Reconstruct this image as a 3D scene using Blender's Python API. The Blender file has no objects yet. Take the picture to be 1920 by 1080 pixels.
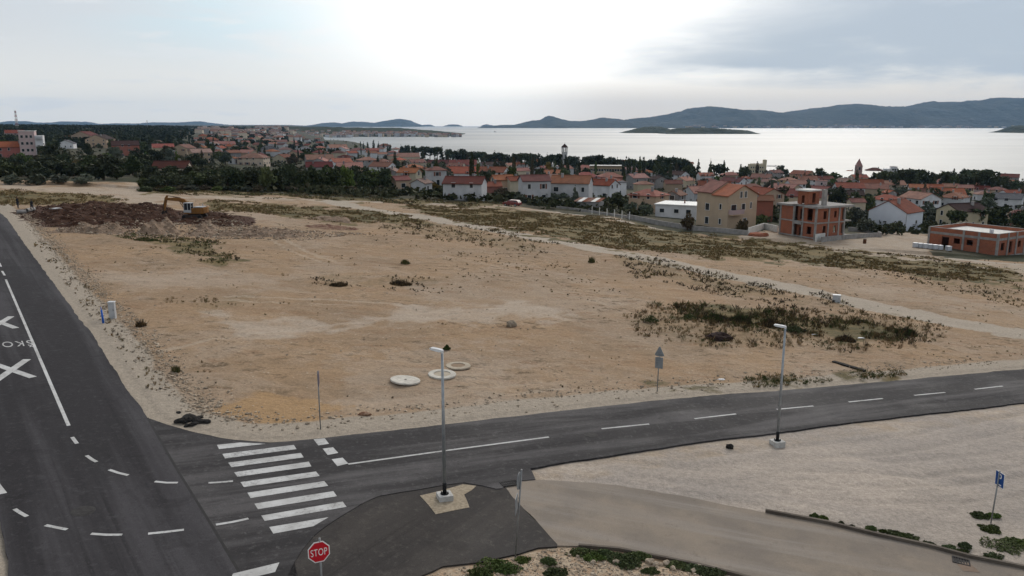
import bpy, bmesh, math, random
import numpy as np
from mathutils import Vector, Matrix
sc = bpy.context.scene
col = sc.collection
rnd = random.Random(7)
rng = np.random.default_rng(7)

# ---------------------------------------------------------------- camera
F, HY, H = 1500.0, 233.0, 15.0
PITCH = math.atan((540 - HY) / F)
cam = bpy.data.cameras.new('camera')
cam_o = bpy.data.objects.new('camera', cam)
col.objects.link(cam_o)
cam.sensor_width = 36.0
cam.lens = F / 1920 * 36.0
cam.clip_start, cam.clip_end = 0.5, 90000
cam_o.location = (0, 0, H)
cam_o.rotation_euler = (math.pi / 2 - PITCH, 0, 0)
sc.camera = cam_o
FW = Vector((0, math.cos(PITCH), -math.sin(PITCH)))
UP = Vector((0, math.sin(PITCH), math.cos(PITCH)))

# ---------------------------------------------------------------- light
SUN_AZ, SUN_EL = math.radians(21), math.radians(32)      # azimuth from +Y towards +X
sun = bpy.data.lights.new('sun', 'SUN')
sun.energy, sun.angle, sun.color = 0.5, math.radians(16), (1.0, 0.95, 0.87)
sun_o = bpy.data.objects.new('sun', sun)
col.objects.link(sun_o)
sd = Vector((math.sin(SUN_AZ) * math.cos(SUN_EL), math.cos(SUN_AZ) * math.cos(SUN_EL), math.sin(SUN_EL)))
sun_o.rotation_euler = sd.to_track_quat('Z', 'Y').to_euler()
vs = sc.view_settings
vs.view_transform, vs.look, vs.gamma, vs.exposure = 'Standard', 'None', 1.0, -0.10
vs.use_curve_mapping = False


class NT:
    """tiny node-tree writer"""
    def __init__(s, tree):
        s.t = tree
        tree.nodes.clear()

    def n(s, typ, **kw):
        nd = s.t.nodes.new(typ)
        ins = kw.pop('ins', {})
        for k, v in kw.items():
            setattr(nd, k, v)
        for k, v in ins.items():
            s.put(nd.inputs[k], v)
        return nd

    def put(s, sock, v):
        if isinstance(v, bpy.types.NodeSocket):
            s.t.links.new(v, sock)
        elif isinstance(v, bpy.types.Node):
            s.t.links.new(v.outputs[0], sock)
        else:
            if isinstance(v, (tuple, list)) and len(v) == 3 and sock.type == 'RGBA':
                v = tuple(v) + (1,)
            sock.default_value = v

    def math(s, op, a, b=0.0, c=None, clamp=False):
        nd = s.n('ShaderNodeMath', operation=op, use_clamp=clamp)
        s.put(nd.inputs[0], a)
        s.put(nd.inputs[1], b)
        if c is not None:
            s.put(nd.inputs[2], c)
        return nd.outputs[0]

    def mix(s, f, a, b, bt='MIX'):
        nd = s.n('ShaderNodeMix', data_type='RGBA', blend_type=bt)
        s.put(nd.inputs[0], f)
        s.put(nd.inputs[6], a)
        s.put(nd.inputs[7], b)
        return nd.outputs[2]

    def ss(s, v, lo, hi, a=0.0, b=1.0):
        nd = s.n('ShaderNodeMapRange', interpolation_type='SMOOTHSTEP')
        for i, x in enumerate((v, lo, hi, a, b)):
            s.put(nd.inputs[i], x)
        return nd.outputs[0]

    def noise(s, vec, scale, detail=4, rough=0.55, dist=0.0):
        nd = s.n('ShaderNodeTexNoise', ins={'Scale': scale, 'Detail': detail, 'Roughness': rough, 'Distortion': dist})
        if vec is not None:
            s.put(nd.inputs['Vector'], vec)
        return nd.outputs[0]

    def scaled(s, vec, xyz, rot=(0, 0, 0)):
        nd = s.n('ShaderNodeMapping')
        s.put(nd.inputs[0], vec)
        nd.inputs['Scale'].default_value = xyz
        nd.inputs['Rotation'].default_value = rot
        return nd.outputs[0]


# ---------------------------------------------------------------- sky
world = bpy.data.worlds.new('World')
sc.world = world
world.use_nodes = True
w = NT(world.node_tree)
sky = w.n('ShaderNodeTexSky', sky_type='NISHITA', sun_disc=False, sun_elevation=SUN_EL, sun_rotation=SUN_AZ)
tc = w.n('ShaderNodeTexCoord')
d_ = tc.outputs['Generated']
sx = w.n('ShaderNodeSeparateXYZ')
w.put(sx.inputs[0], d_)
X_, Y_, Z_ = sx.outputs
zz = w.math('ADD', w.math('MAXIMUM', Z_, 0.0), 0.06)
cv = w.n('ShaderNodeCombineXYZ')
w.put(cv.inputs[0], w.math('DIVIDE', X_, zz))
w.put(cv.inputs[1], w.math('DIVIDE', Y_, zz))
cuv = cv.outputs[0]
az = w.math('ARCTAN2', X_, Y_)                       # radians right of straight ahead
n1 = w.noise(w.scaled(cuv, (0.35, 0.55, 1)), 1.0, 6, 0.55, 0.4)
n2 = w.noise(w.scaled(d_, (3.0, 3.0, 16.0)), 1.6, 7, 0.58, 0.3)
n3 = w.noise(w.scaled(d_, (5.0, 5.0, 30.0), (0, 0.1, 0)), 2.2, 6, 0.55, 0.2)
low = w.ss(Z_, 0.0, 0.14)
basec = w.mix(low, (1.04, 1.0, 0.92), (0.78, 0.82, 0.855))
azl = w.ss(az, -0.75, -0.1)
basec = w.mix(w.math('MULTIPLY', w.math('SUBTRACT', 1.0, azl), w.ss(Z_, 0.03, 0.12, 0.0, 0.45)), basec, (0.70, 0.74, 0.78))
# pale blue opening on the left, white wisps
blue = w.math('MULTIPLY', w.ss(w.math('ABSOLUTE', w.math('SUBTRACT', az, -0.30)), 0.24, 0.02),
              w.ss(w.math('ABSOLUTE', w.math('SUBTRACT', Z_, 0.12)), 0.075, 0.0))
basec = w.mix(w.math('MULTIPLY', blue, w.ss(n2, 0.25, 0.5)), basec, (0.70, 0.86, 0.93))
basec = w.mix(w.math('MULTIPLY', w.ss(n3, 0.53, 0.66), w.ss(az, 0.3, -0.5, 0.0, 0.55)), basec, (0.88, 0.90, 0.91))
# bright veil where the sun sits behind thin cloud
da = w.math('DIVIDE', w.math('SUBTRACT', az, 0.04), 0.25)
de = w.math('DIVIDE', w.math('SUBTRACT', Z_, 0.14), 0.11)
r2 = w.math('ADD', w.math('MULTIPLY', da, da), w.math('MULTIPLY', de, de))
glow = w.math('POWER', 2.718, w.math('MULTIPLY', r2, -1.0))
basec = w.mix(w.math('MULTIPLY', glow, 1.0), basec, (1.85, 1.79, 1.69))
# high bright cloud round the hidden sun (above the picture)
vd = w.n('ShaderNodeVectorMath', operation='DOT_PRODUCT')
w.put(vd.inputs[0], d_)
vd.inputs[1].default_value = sd
sg = w.math('POWER', w.math('MAXIMUM', vd.outputs['Value'], 0.0), 16.0)
basec = w.mix(w.math('MULTIPLY', sg, w.ss(Z_, 0.17, 0.36)), basec, (12.0, 11.3, 10.4))
# warm light under the cloud deck on the right, and the blue-grey deck itself
warm = w.math('MULTIPLY', w.ss(az, -0.05, 0.15), w.ss(Z_, 0.065, 0.02))
basec = w.mix(w.math('MULTIPLY', warm, 0.85), basec, (0.86, 0.78, 0.69))
edge = w.math('ADD', Z_, w.math('MULTIPLY', w.math('SUBTRACT', n2, 0.5), 0.075))
lowb = w.math('ADD', w.ss(az, 0.05, 0.6, 0.058, 0.036), 0.0)
topb = w.ss(az, -0.02, 0.62, 0.085, 0.215)
deck = w.math('MULTIPLY', w.ss(w.math('SUBTRACT', edge, lowb), -0.012, 0.022), w.ss(w.math('SUBTRACT', topb, edge), -0.045, 0.075))
deck = w.math('MULTIPLY', deck, w.ss(w.math('ADD', az, w.math('MULTIPLY', n3, 0.35)), 0.06, 0.50))
deck = w.math('MULTIPLY', deck, w.ss(n2, 0.2, 0.52, 0.35, 1.0))
basec = w.mix(w.math('MULTIPLY', deck, 1.0), basec, (0.49, 0.57, 0.665))
topgap = w.math('MULTIPLY', w.ss(n3, 0.5, 0.68), w.ss(Z_, 0.10, 0.17))
basec = w.mix(w.math('MULTIPLY', topgap, w.math('MULTIPLY', w.ss(az, 0.1, 0.3), 0.6)), basec, (0.85, 0.88, 0.93))
upc = w.ss(Z_, 0.2, 0.6)
basec = w.mix(w.math('MULTIPLY', w.math('MULTIPLY', upc, w.math('SUBTRACT', 1.0, sg)), w.ss(n1, 0.3, 0.65, 0.9, 0.5)), basec, (0.42, 0.45, 0.50))
bg1 = w.n('ShaderNodeBackground', ins={'Color': sky, 'Strength': 0.1})
bg2 = w.n('ShaderNodeBackground', ins={'Color': basec, 'Strength': 1.0})
mx = w.n('ShaderNodeMixShader', ins={0: 0.93})
w.put(mx.inputs[1], bg1)
w.put(mx.inputs[2], bg2)
wo = w.n('ShaderNodeOutputWorld')
w.put(wo.inputs[0], mx)

# ---------------------------------------------------------------- pixel <-> place helpers
PA, PB, PC = 0.063, 0.022, 0.62                      # the building land is a tilted plane
SEA = -25.0


def ray(x, y):
    return FW * F + Vector((1, 0, 0)) * (x - 960) + UP * (540 - y)


def at(x, y, D):
    d = ray(x, y)
    return Vector((0, 0, H)) + d * (D / d.y)


def zp(x, y):
    return PC - PA * x - PB * y


def gp(x, y, dz=0.0):
    d = ray(x, y)
    t = (PC - H + dz) / (d.z + PA * d.x + PB * d.y)
    return Vector((0, 0, H)) + d * t


def proj(P):
    P = np.asarray(P, float).reshape(-1, 3)
    q = P - np.array([0, 0, H])
    dep = q @ np.array(FW)
    dep = np.where(dep > 0.5, dep, 0.5)
    return 960 + F * q[:, 0] / dep, 540 - F * (q @ np.array(UP)) / dep


# terrain: columns of (picture column, end of the plane, [(distance, picture row), ...])
TT = [(-900, 150, [(350, 302), (800, 264), (1500, 241), (3000, 238)]),
      (-300, 160, [(210, 326), (350, 302), (800, 264), (1500, 239.5), (3000, 237.5)]),
      (0, 165, [(210, 324), (350, 301), (800, 264), (1500, 239.5), (3000, 237.5)]),
      (300, 179, [(230, 328), (400, 306), (800, 271), (1500, 242), (3000, 238)]),
      (540, 176, [(230, 343), (320, 333), (500, 312), (900, 284), (1600, 262), (3000, 240)]),
      (610, 176, [(230, 345), (320, 335), (500, 313), (900, 284), (1600, 267), (2000, 262.5), (2150, 262.5)]),
      (720, 180, [(230, 352), (350, 336), (500, 320), (800, 299), (1130, 286), (1250, 285)]),
      (840, 185, [(230, 358), (400, 334), (600, 318), (860, 302.5), (960, 302)]),
      (960, 186, [(230, 365), (400, 335), (600, 321), (715, 316.4), (800, 315.5)]),
      (1150, 170, [(230, 383), (400, 346), (600, 327.5), (650, 325), (740, 323)]),
      (1300, 145, [(180, 412), (250, 391), (400, 358), (580, 335), (615, 330.7), (720, 328)]),
      (1600, 139, [(165, 436), (250, 405), (400, 363), (560, 339.5), (585, 336), (700, 333)]),
      (1920, 132, [(200, 440), (280, 408), (400, 371), (520, 348), (540, 344.5), (640, 342)]),
      (2300, 132, [(200, 458), (280, 415), (400, 375), (520, 348.5), (540, 345), (640, 342)]),
      (3300, 132, [(200, 470), (280, 415), (400, 375), (520, 348.5), (540, 345), (640, 342)])]
TC = np.array([t[0] for t in TT], float)
TP = []
for c, De, pts in TT:
    u = (c - 960) / 1531.0
    ds = [De]
    zs = [zp(u * De, De)]
    for D, py in pts:
        ds.append(D)
        zs.append(at(960, py, D).z)
    end = zs[-1]
    ds.append(ds[-1] * 1.6 + 200)
    zs.append(-29.0 if end < -20 else end)
    TP.append((De, np.array(ds), np.array(zs)))


def T(x, y):
    x = np.asarray(x, float)
    y = np.maximum(np.asarray(y, float), 1.0)
    c = np.clip(960 + 1531 * x / y, TC[0], TC[-1] - 1e-6)
    i = np.clip(np.searchsorted(TC, c, 'right') - 1, 0, len(TC) - 2)
    f = (c - TC[i]) / (TC[i + 1] - TC[i])
    pl = PC - PA * x - PB * y
    pr = np.zeros((len(TP),) + x.shape)
    for k, (De, ds, zs) in enumerate(TP):
        pr[k] = np.where(y <= De, pl, np.interp(y, ds, zs))
    a = np.take_along_axis(pr, i[None], 0)[0]
    b = np.take_along_axis(pr, (i + 1)[None], 0)[0]
    return a * (1 - f) + b * f


def T1(x, y):
    return float(T(np.array([x]), np.array([y]))[0])


def gt(px, py, dz=0.0, start=20.0):
    """first point of the ray through a picture point that is dz above the terrain"""
    d = ray(px, py)
    d = d / d.y
    ys = np.concatenate([np.arange(20, 300, 0.5), np.arange(300, 3000, 2.0)])
    ys = ys[ys >= start]
    hh = H + ys * d.z - (T(ys * d.x, ys) + dz)
    k = np.argmax(hh <= 0)
    if hh[k] > 0:
        k = len(ys) - 1
    y = ys[k]
    return Vector((y * d.x, y, T1(y * d.x, y)))


# ---------------------------------------------------------------- object helpers
def tag(o, label=None, cat=None, group=None, kind=None):
    if label:
        o['label'] = label
    if cat:
        o['category'] = cat
    if group:
        o['group'] = group
    if kind:
        o['kind'] = kind
    return o


def empty(name, loc, rz=0.0, label=None, cat=None, group=None):
    o = bpy.data.objects.new(name, None)
    col.objects.link(o)
    o.location = loc
    o.rotation_euler = (0, 0, rz)
    o.empty_display_size = 0.2
    return tag(o, label, cat, group)


def link_mesh(name, me, parent=None):
    o = bpy.data.objects.new(name, me)
    col.objects.link(o)
    if parent is not None:
        o.parent = parent
    return o


def np_mesh(name, V, Fc, mats, smooth=False, mi=None):
    """V (n,3); Fc (m,k) array with equal-size faces"""
    V = np.asarray(V, np.float32)
    Fc = np.asarray(Fc, np.int32)
    me = bpy.data.meshes.new(name)
    m, k = Fc.shape
    me.vertices.add(len(V))
    me.vertices.foreach_set('co', V.ravel())
    me.loops.add(m * k)
    me.loops.foreach_set('vertex_index', Fc.ravel())
    me.polygons.add(m)
    me.polygons.foreach_set('loop_start', np.arange(m, dtype=np.int32) * k)
    me.polygons.foreach_set('loop_total', np.full(m, k, np.int32))
    if mi is not None:
        me.polygons.foreach_set('material_index', np.asarray(mi, np.int32))
    me.update(calc_edges=True)
    me.polygons.foreach_set('use_smooth', np.full(m, smooth, bool))
    for x in (mats if isinstance(mats, (list, tuple)) else [mats]):
        me.materials.append(x)
    return me


class MB:
    """collects shapes into one mesh"""
    def __init__(s):
        s.v, s.f, s.m = [], [], []
        s.cur = 0

    def add(s, vs_, fs_):
        b = len(s.v)
        s.v += [tuple(v) for v in vs_]
        for f in fs_:
            s.f.append([b + i for i in f])
            s.m.append(s.cur)
        return s

    def mat(s, k):
        s.cur = k
        return s

    def box(s, c, size, rz=0.0, M=None):
        hx, hy, hz = size[0] / 2, size[1] / 2, size[2] / 2
        R = Matrix.Rotation(rz, 3, 'Z') if M is None else M
        vs_ = [Vector(c) + R @ Vector((sx_ * hx, sy_ * hy, sz_ * hz)) for sx_ in (-1, 1) for sy_ in (-1, 1) for sz_ in (-1, 1)]
        return s.add(vs_, [(0, 1, 3, 2), (4, 6, 7, 5), (0, 4, 5, 1), (2, 3, 7, 6), (0, 2, 6, 4), (1, 5, 7, 3)])

    def bar(s, p, q, wd, ht):
        p, q = Vector(p), Vector(q)
        d = (q - p)
        L = d.length
        return s.box((p + q) / 2, (L, wd, ht), M=d.to_track_quat('X', 'Z').to_matrix())

    def tube(s, p, q, r0, r1=None, n=10, caps=True):
        r1 = r0 if r1 is None else r1
        p, q = Vector(p), Vector(q)
        R = (q - p).to_track_quat('Z', 'Y').to_matrix()
        vs_ = []
        for c, r in ((p, r0), (q, r1)):
            for i in range(n):
                a = 2 * math.pi * i / n
                vs_.append(c + R @ Vector((r * math.cos(a), r * math.sin(a), 0)))
        fs_ = [(i, (i + 1) % n, n + (i + 1) % n, n + i) for i in range(n)]
        if caps:
            fs_ += [tuple(range(n - 1, -1, -1)), tuple(range(n, 2 * n))]
        return s.add(vs_, fs_)

    def prism(s, poly, z0, z1):
        n = len(poly)
        vs_ = [(x, y, z0) for x, y in poly] + [(x, y, z1) for x, y in poly]
        return s.add(vs_, [tuple(range(n - 1, -1, -1)), tuple(range(n, 2 * n))] + [(i, (i + 1) % n, n + (i + 1) % n, n + i) for i in range(n)])

    def extr(s, poly, off):
        """3-D polygon pushed along a vector"""
        n = len(poly)
        off = Vector(off)
        vs_ = [Vector(p) for p in poly] + [Vector(p) + off for p in poly]
        return s.add(vs_, [tuple(range(n - 1, -1, -1)), tuple(range(n, 2 * n))] + [(i, (i + 1) % n, n + (i + 1) % n, n + i) for i in range(n)])

    def mesh(s, name, mats, smooth=False):
        me = bpy.data.meshes.new(name)
        me.from_pydata(s.v, [], s.f)
        for x in (mats if isinstance(mats, (list, tuple)) else [mats]):
            me.materials.append(x)
        me.polygons.foreach_set('material_index', s.m)
        bm = bmesh.new()
        bm.from_mesh(me)
        bmesh.ops.recalc_face_normals(bm, faces=bm.faces)
        bm.to_mesh(me)
        bm.free()
        if smooth:
            me.polygons.foreach_set('use_smooth', [True] * len(me.polygons))
        return me

    def build(s, name, mats, parent=None, smooth=False, bevel=0.0):
        o = link_mesh(name, s.mesh(name, mats, smooth), parent)
        if bevel:
            b = o.modifiers.new('bevel', 'BEVEL')
            b.width, b.segments, b.limit_method = bevel, 2, 'ANGLE'
        return o


def copy_tree(o, parent=None):
    c = o.copy()
    col.objects.link(c)
    if parent is not None:
        c.parent = parent
    for ch in list(o.children):
        copy_tree(ch, c)
    return c


# ---------------------------------------------------------------- materials
MATS = {}


def mat(name, c1, c2=None, scale=3.0, rough=0.85, bump=0.0, bscale=None, metal=0.0, spec=0.12, rand=0.0, c3=None, detail=5):
    if name in MATS:
        return MATS[name]
    m = bpy.data.materials.new(name)
    m.use_nodes = True
    t = NT(m.node_tree)
    co = t.n('ShaderNodeTexCoord').outputs['Object']
    bs = t.n('ShaderNodeBsdfPrincipled', ins={'Roughness': rough, 'Metallic': metal, 'Specular IOR Level': spec})
    c = c1
    if c2 is not None:
        nz = t.noise(co, scale, detail)
        c = t.mix(t.ss(nz, 0.32, 0.68), c1, c2)
        if c3 is not None:
            c = t.mix(t.ss(t.noise(co, scale * 4.3, 3), 0.55, 0.72, 0, 0.7), c, c3)
    if rand:
        oi = t.n('ShaderNodeObjectInfo').outputs['Random']
        hs = t.n('ShaderNodeHueSaturation', ins={'Hue': t.ss(oi, 0, 1, 0.5 - 0.02 * rand, 0.5 + 0.02 * rand), 'Saturation': t.ss(t.math('FRACT', t.math('MULTIPLY', oi, 7.3)), 0, 1, 1 - 0.3 * rand, 1 + 0.15 * rand),
                                              'Value': t.ss(t.math('FRACT', t.math('MULTIPLY', oi, 13.7)), 0, 1, 1 - 0.35 * rand, 1 + 0.3 * rand)})
        t.put(hs.inputs['Color'], c)
        c = hs.outputs[0]
    t.put(bs.inputs['Base Color'], c)
    if bump:
        b = t.n('ShaderNodeBump', ins={'Strength': bump, 'Distance': 0.1, 'Height': t.noise(co, bscale or scale * 6, 4)})
        t.put(bs.inputs['Normal'], b)
    t.put(t.n('ShaderNodeOutputMaterial').inputs[0], bs)
    MATS[name] = m
    return m


def roof_mat(name, c1, c2):
    """clay tiles: rows as bump, patchy weathering, a tint of its own per house"""
    m = bpy.data.materials.new(name)
    m.use_nodes = True
    t = NT(m.node_tree)
    co = t.n('ShaderNodeTexCoord').outputs['Object']
    oi = t.n('ShaderNodeObjectInfo').outputs['Random']
    c = t.mix(t.ss(t.noise(co, 0.7, 5), 0.35, 0.65), c1, c2)
    c = t.mix(t.ss(t.noise(co, 5.0, 3), 0.5, 0.8, 0, 0.5), c, tuple(x * 0.55 for x in c1))
    hs = t.n('ShaderNodeHueSaturation', ins={'Hue': t.ss(oi, 0, 1, 0.49, 0.51), 'Saturation': t.ss(t.math('FRACT', t.math('MULTIPLY', oi, 7.3)), 0, 1, 0.68, 0.98),
                                          'Value': t.ss(t.math('FRACT', t.math('MULTIPLY', oi, 13.7)), 0, 1, 0.66, 1.14), 'Color': c})
    wv = t.n('ShaderNodeTexWave', wave_type='BANDS', bands_direction='X', ins={'Scale': 1.3, 'Distortion': 0.3, 'Detail': 1.0})
    t.put(wv.inputs['Vector'], co)
    wz = t.n('ShaderNodeTexWave', wave_type='BANDS', bands_direction='Z', ins={'Scale': 2.2, 'Distortion': 0.3, 'Detail': 1.0})
    t.put(wz.inputs['Vector'], co)
    b = t.n('ShaderNodeBump', ins={'Strength': 0.7, 'Distance': 0.08, 'Height': t.math('ADD', wv.outputs[1], wz.outputs[1])})
    bs = t.n('ShaderNodeBsdfPrincipled', ins={'Roughness': 0.85, 'Specular IOR Level': 0.05, 'Base Color': hs.outputs[0], 'Normal': b})
    t.put(t.n('ShaderNodeOutputMaterial').inputs[0], bs)
    return m


ROOF = {'orange': roof_mat('roof_orange', (0.33, 0.105, 0.05), (0.25, 0.085, 0.047)),
        'red': roof_mat('roof_red', (0.28, 0.07, 0.037), (0.21, 0.06, 0.038)),
        'dark red': roof_mat('roof_dark_red', (0.13, 0.035, 0.028), (0.10, 0.035, 0.03)),
        'pale pink': roof_mat('roof_pink', (0.32, 0.16, 0.12), (0.26, 0.14, 0.115)),
        'dark brown': roof_mat('roof_brown', (0.055, 0.028, 0.026), (0.07, 0.04, 0.035)),
        'grey': roof_mat('roof_grey', (0.13, 0.13, 0.14), (0.10, 0.10, 0.115)),
        'white': mat('roof_white', (0.70, 0.70, 0.68), (0.6, 0.6, 0.58), 0.5, 0.6)}
WALL = {'white': mat('wall_white', (0.56, 0.56, 0.57), (0.46, 0.46, 0.47), 0.5, 0.9, rand=0.5),
        'cream': mat('wall_cream', (0.54, 0.45, 0.32), (0.46, 0.385, 0.28), 0.5, 0.9, rand=0.6),
        'grey': mat('wall_grey', (0.30, 0.29, 0.28), (0.23, 0.22, 0.22), 0.6, 0.9, rand=0.5),
        'tan': mat('wall_tan', (0.43, 0.315, 0.215), (0.37, 0.275, 0.19), 0.4, 0.9, rand=0.4),
        'pink': mat('wall_pink', (0.50, 0.36, 0.35), (0.43, 0.32, 0.31), 0.5, 0.9, rand=0.4),
        'reddish': mat('wall_reddish', (0.32, 0.12, 0.09), (0.26, 0.11, 0.09), 0.8, 0.9, rand=0.4),
        'yellow': mat('wall_yellow', (0.55, 0.42, 0.2), (0.48, 0.37, 0.2), 0.5, 0.9, rand=0.4)}
M_GLASS = mat('window_glass', (0.02, 0.025, 0.03), rough=0.12, spec=0.5)
M_FRAME = mat('window_frame', (0.6, 0.59, 0.57), rough=0.5)
M_SHUT = mat('shutter_brown', (0.20, 0.09, 0.06), (0.15, 0.07, 0.05), 2.0, 0.7)
M_CONC = mat('concrete', (0.31, 0.295, 0.28), (0.22, 0.21, 0.20), 1.2, 0.9, 0.3, 14)
M_CONCW = mat('concrete_white', (0.66, 0.65, 0.62), (0.54, 0.53, 0.5), 2.0, 0.85, 0.2, 20)
M_GALV = mat('galvanised', (0.33, 0.355, 0.37), (0.26, 0.28, 0.30), 6.0, 0.5, metal=0.6)
M_BLACK = mat('black_rubber', (0.012, 0.012, 0.013), (0.02, 0.02, 0.02), 5, 0.7)
M_TRUNK = mat('bark', (0.10, 0.075, 0.055), (0.065, 0.05, 0.04), 3.0, 0.95, 0.5)


# ================================================================ GROUND AND ROADS
def vnoise(x, y, seed=0):
    x = np.asarray(x, float)
    y = np.asarray(y, float)
    xi, yi = np.floor(x).astype(np.int64), np.floor(y).astype(np.int64)
    fx, fy = x - xi, y - yi
    fx, fy = fx * fx * (3 - 2 * fx), fy * fy * (3 - 2 * fy)

    def h(a, b):
        n = (a * 374761393 + b * 668265263 + seed * 1442695041) & 0x7fffffff
        n = ((n ^ (n >> 13)) * 1274126177) & 0x7fffffff
        return ((n ^ (n >> 16)) & 0xffff) / 65535.0
    return (h(xi, yi) * (1 - fx) + h(xi + 1, yi) * fx) * (1 - fy) + (h(xi, yi + 1) * (1 - fx) + h(xi + 1, yi + 1) * fx) * fy


def fbm(x, y, seed=0, o=4):
    s, a, t = 0, 0.5, 0
    for k in range(o):
        s = s + a * vnoise(x * 2 ** k, y * 2 ** k, seed + k)
        t += a
        a *= 0.5
    return s / t


def poly_sd(px, py, poly):
    """signed distance to a closed polygon, negative inside"""
    px, py = np.asarray(px, float), np.asarray(py, float)
    d = np.full(px.shape, 1e18)
    ins = np.zeros(px.shape, bool)
    n = len(poly)
    for i in range(n):
        ax, ay = poly[i][0], poly[i][1]
        bx, by = poly[(i + 1) % n][0], poly[(i + 1) % n][1]
        ex, ey = bx - ax, by - ay
        L = ex * ex + ey * ey + 1e-12
        t = np.clip(((px - ax) * ex + (py - ay) * ey) / L, 0, 1)
        d = np.minimum(d, (px - ax - t * ex) ** 2 + (py - ay - t * ey) ** 2)
        if abs(ey) > 1e-12:
            c = ((ay > py) != (by > py)) & (px < (bx - ax) * (py - ay) / ey + ax)
            ins ^= c
    d = np.sqrt(d)
    return np.where(ins, -d, d)


def line_d(px, py, pts):
    d = np.full(np.shape(px), 1e18)
    for (ax, ay), (bx, by) in zip(pts[:-1], pts[1:]):
        ex, ey = bx - ax, by - ay
        L = ex * ex + ey * ey + 1e-12
        t = np.clip(((px - ax) * ex + (py - ay) * ey) / L, 0, 1)
        d = np.minimum(d, (px - ax - t * ex) ** 2 + (py - ay - t * ey) ** 2)
    return np.sqrt(d)


def sst(v, lo, hi):
    t = np.clip((v - lo) / (hi - lo), 0, 1)
    return t * t * (3 - 2 * t)


def g2(pts):
    return [tuple(gp(x, y)[:2]) for x, y in pts]


R1_R = g2([(0, 399), (15, 412), (27, 430), (47, 459), (67, 487), (82, 507), (100, 531), (117, 555), (136, 580), (157, 610), (170, 622), (200, 672), (225, 710), (250, 747), (270, 775), (277, 785)])
d1 = Vector(R1_R[0]) - Vector(R1_R[-3])
d1.normalize()
R1_R = [tuple(Vector(R1_R[0]) + d1 * 45)] + R1_R
R1_L = g2([(0, 977), (7, 1010), (15, 1080)])
R1_L = [tuple(Vector(R1_L[0]) + d1 * k) for k in (150, 100, 60, 30, 12)] + R1_L + [tuple(Vector(R1_L[-1]) - d1 * 14)]
SEAM = g2([(277, 785), (291, 810), (335, 887), (400, 992), (447, 1072)])
ds_ = Vector(SEAM[-1]) - Vector(SEAM[-3])
ds_.normalize()
SEAM = SEAM + [tuple(Vector(SEAM[-1]) + ds_ * 10)]
R2_T = g2([(277, 785), (312, 797), (337, 804), (375, 814), (412, 822), (440, 826), (480, 829), (507, 831), (540, 829), (620, 821), (720, 810), (835, 797), (960, 782.5), (1110, 765), (1230, 752), (1335, 742), (1440, 735), (1560, 725), (1690, 714), (1815, 702), (1920, 693), (2350, 651)])
R2_B = g2([(2350, 703), (1920, 756), (1815, 769), (1690, 782), (1590, 794), (1440, 814.5), (1310, 830), (1185, 849), (1085, 864), (994, 880), (1004, 900), (960, 904), (942, 917), (930, 918), (905, 912), (870, 906), (830, 911), (780, 920), (712, 931), (680, 945), (655, 960), (620, 982), (590, 1005), (567, 1032), (552, 1056), (542, 1080)])
dl = Vector(R2_B[-1]) - Vector(R2_B[-3])
dl.normalize()
R2_B = R2_B + [tuple(Vector(R2_B[-1]) + dl * 10)]
ROAD1 = R1_R + SEAM[1:] + R1_L[::-1]
ROAD2 = R2_T + R2_B + SEAM[::-1][:-1]
ROADALL = R1_R + R2_T[1:] + R2_B + SEAM[-1:] + R1_L[::-1]
PAVE = g2([(947, 914), (960, 931), (980, 952), (1010, 982), (1045, 1021), (1045, 1025), (1010, 1027), (972, 1039), (960, 1041), (905, 1054), (830, 1062), (790, 1080), (700, 1140), (520, 1140), (535, 1082), (560, 1030), (588, 1001), (650, 958), (710, 928), (780, 917), (870, 902), (905, 908), (930, 914)])
DRIVE = g2([(946, 912), (962, 902), (1004, 899.5), (1060, 902), (1110, 905), (1160, 910), (1222, 920), (1285, 931), (1360, 947), (1435, 961), (1550, 982), (1640, 1004), (1740, 1026), (1815, 1046), (1920, 1067), (2100, 1105), (2100, 1330), (1700, 1180), (1500, 1109), (1385, 1079), (1310, 1060), (1235, 1045), (1160, 1030), (1085, 1024), (1045, 1023), (1012, 984), (982, 954), (960, 931)])
BIGR = ROADALL

# -------- picture regions (each one a patch of real ground)
REG = {
    'lot': [(1004, 900), (994, 879), (1440, 813), (1920, 755), (2500, 690), (2700, 1200), (2100, 1106), (1920, 1066), (1740, 1025), (1435, 961), (1160, 910)],
    'corner': [(785, 1083), (905, 1053), (1045, 1025), (1085, 1024), (1385, 1079), (1500, 1112), (1500, 1500), (500, 1500)],
    'red': [(20, 398), (60, 388), (150, 382), (250, 385), (300, 384), (345, 397), (400, 396), (470, 410), (475, 424), (400, 426), (330, 422), (250, 428), (160, 432), (70, 424)],
    'pale': [(385, 590), (640, 592), (800, 580), (980, 570), (1080, 570), (1060, 590), (960, 596), (700, 618), (560, 640), (400, 640)],
    'pale2': [(180, 505), (420, 505), (560, 520), (420, 545), (250, 545), (190, 530)],
    'pale3': [(700, 655), (950, 640), (1010, 700), (900, 770), (640, 790), (600, 720)],
    'pale4': [(195, 358), (330, 366), (300, 386), (215, 384), (180, 372)],
    'pale5': [(0, 342), (140, 350), (255, 345), (275, 349), (270, 357), (330, 366), (500, 366), (640, 375), (640, 384), (500, 378), (330, 374), (180, 368), (0, 358)],
    'ochre': [(420, 760), (500, 745), (580, 755), (560, 785), (440, 790)],
}
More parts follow.
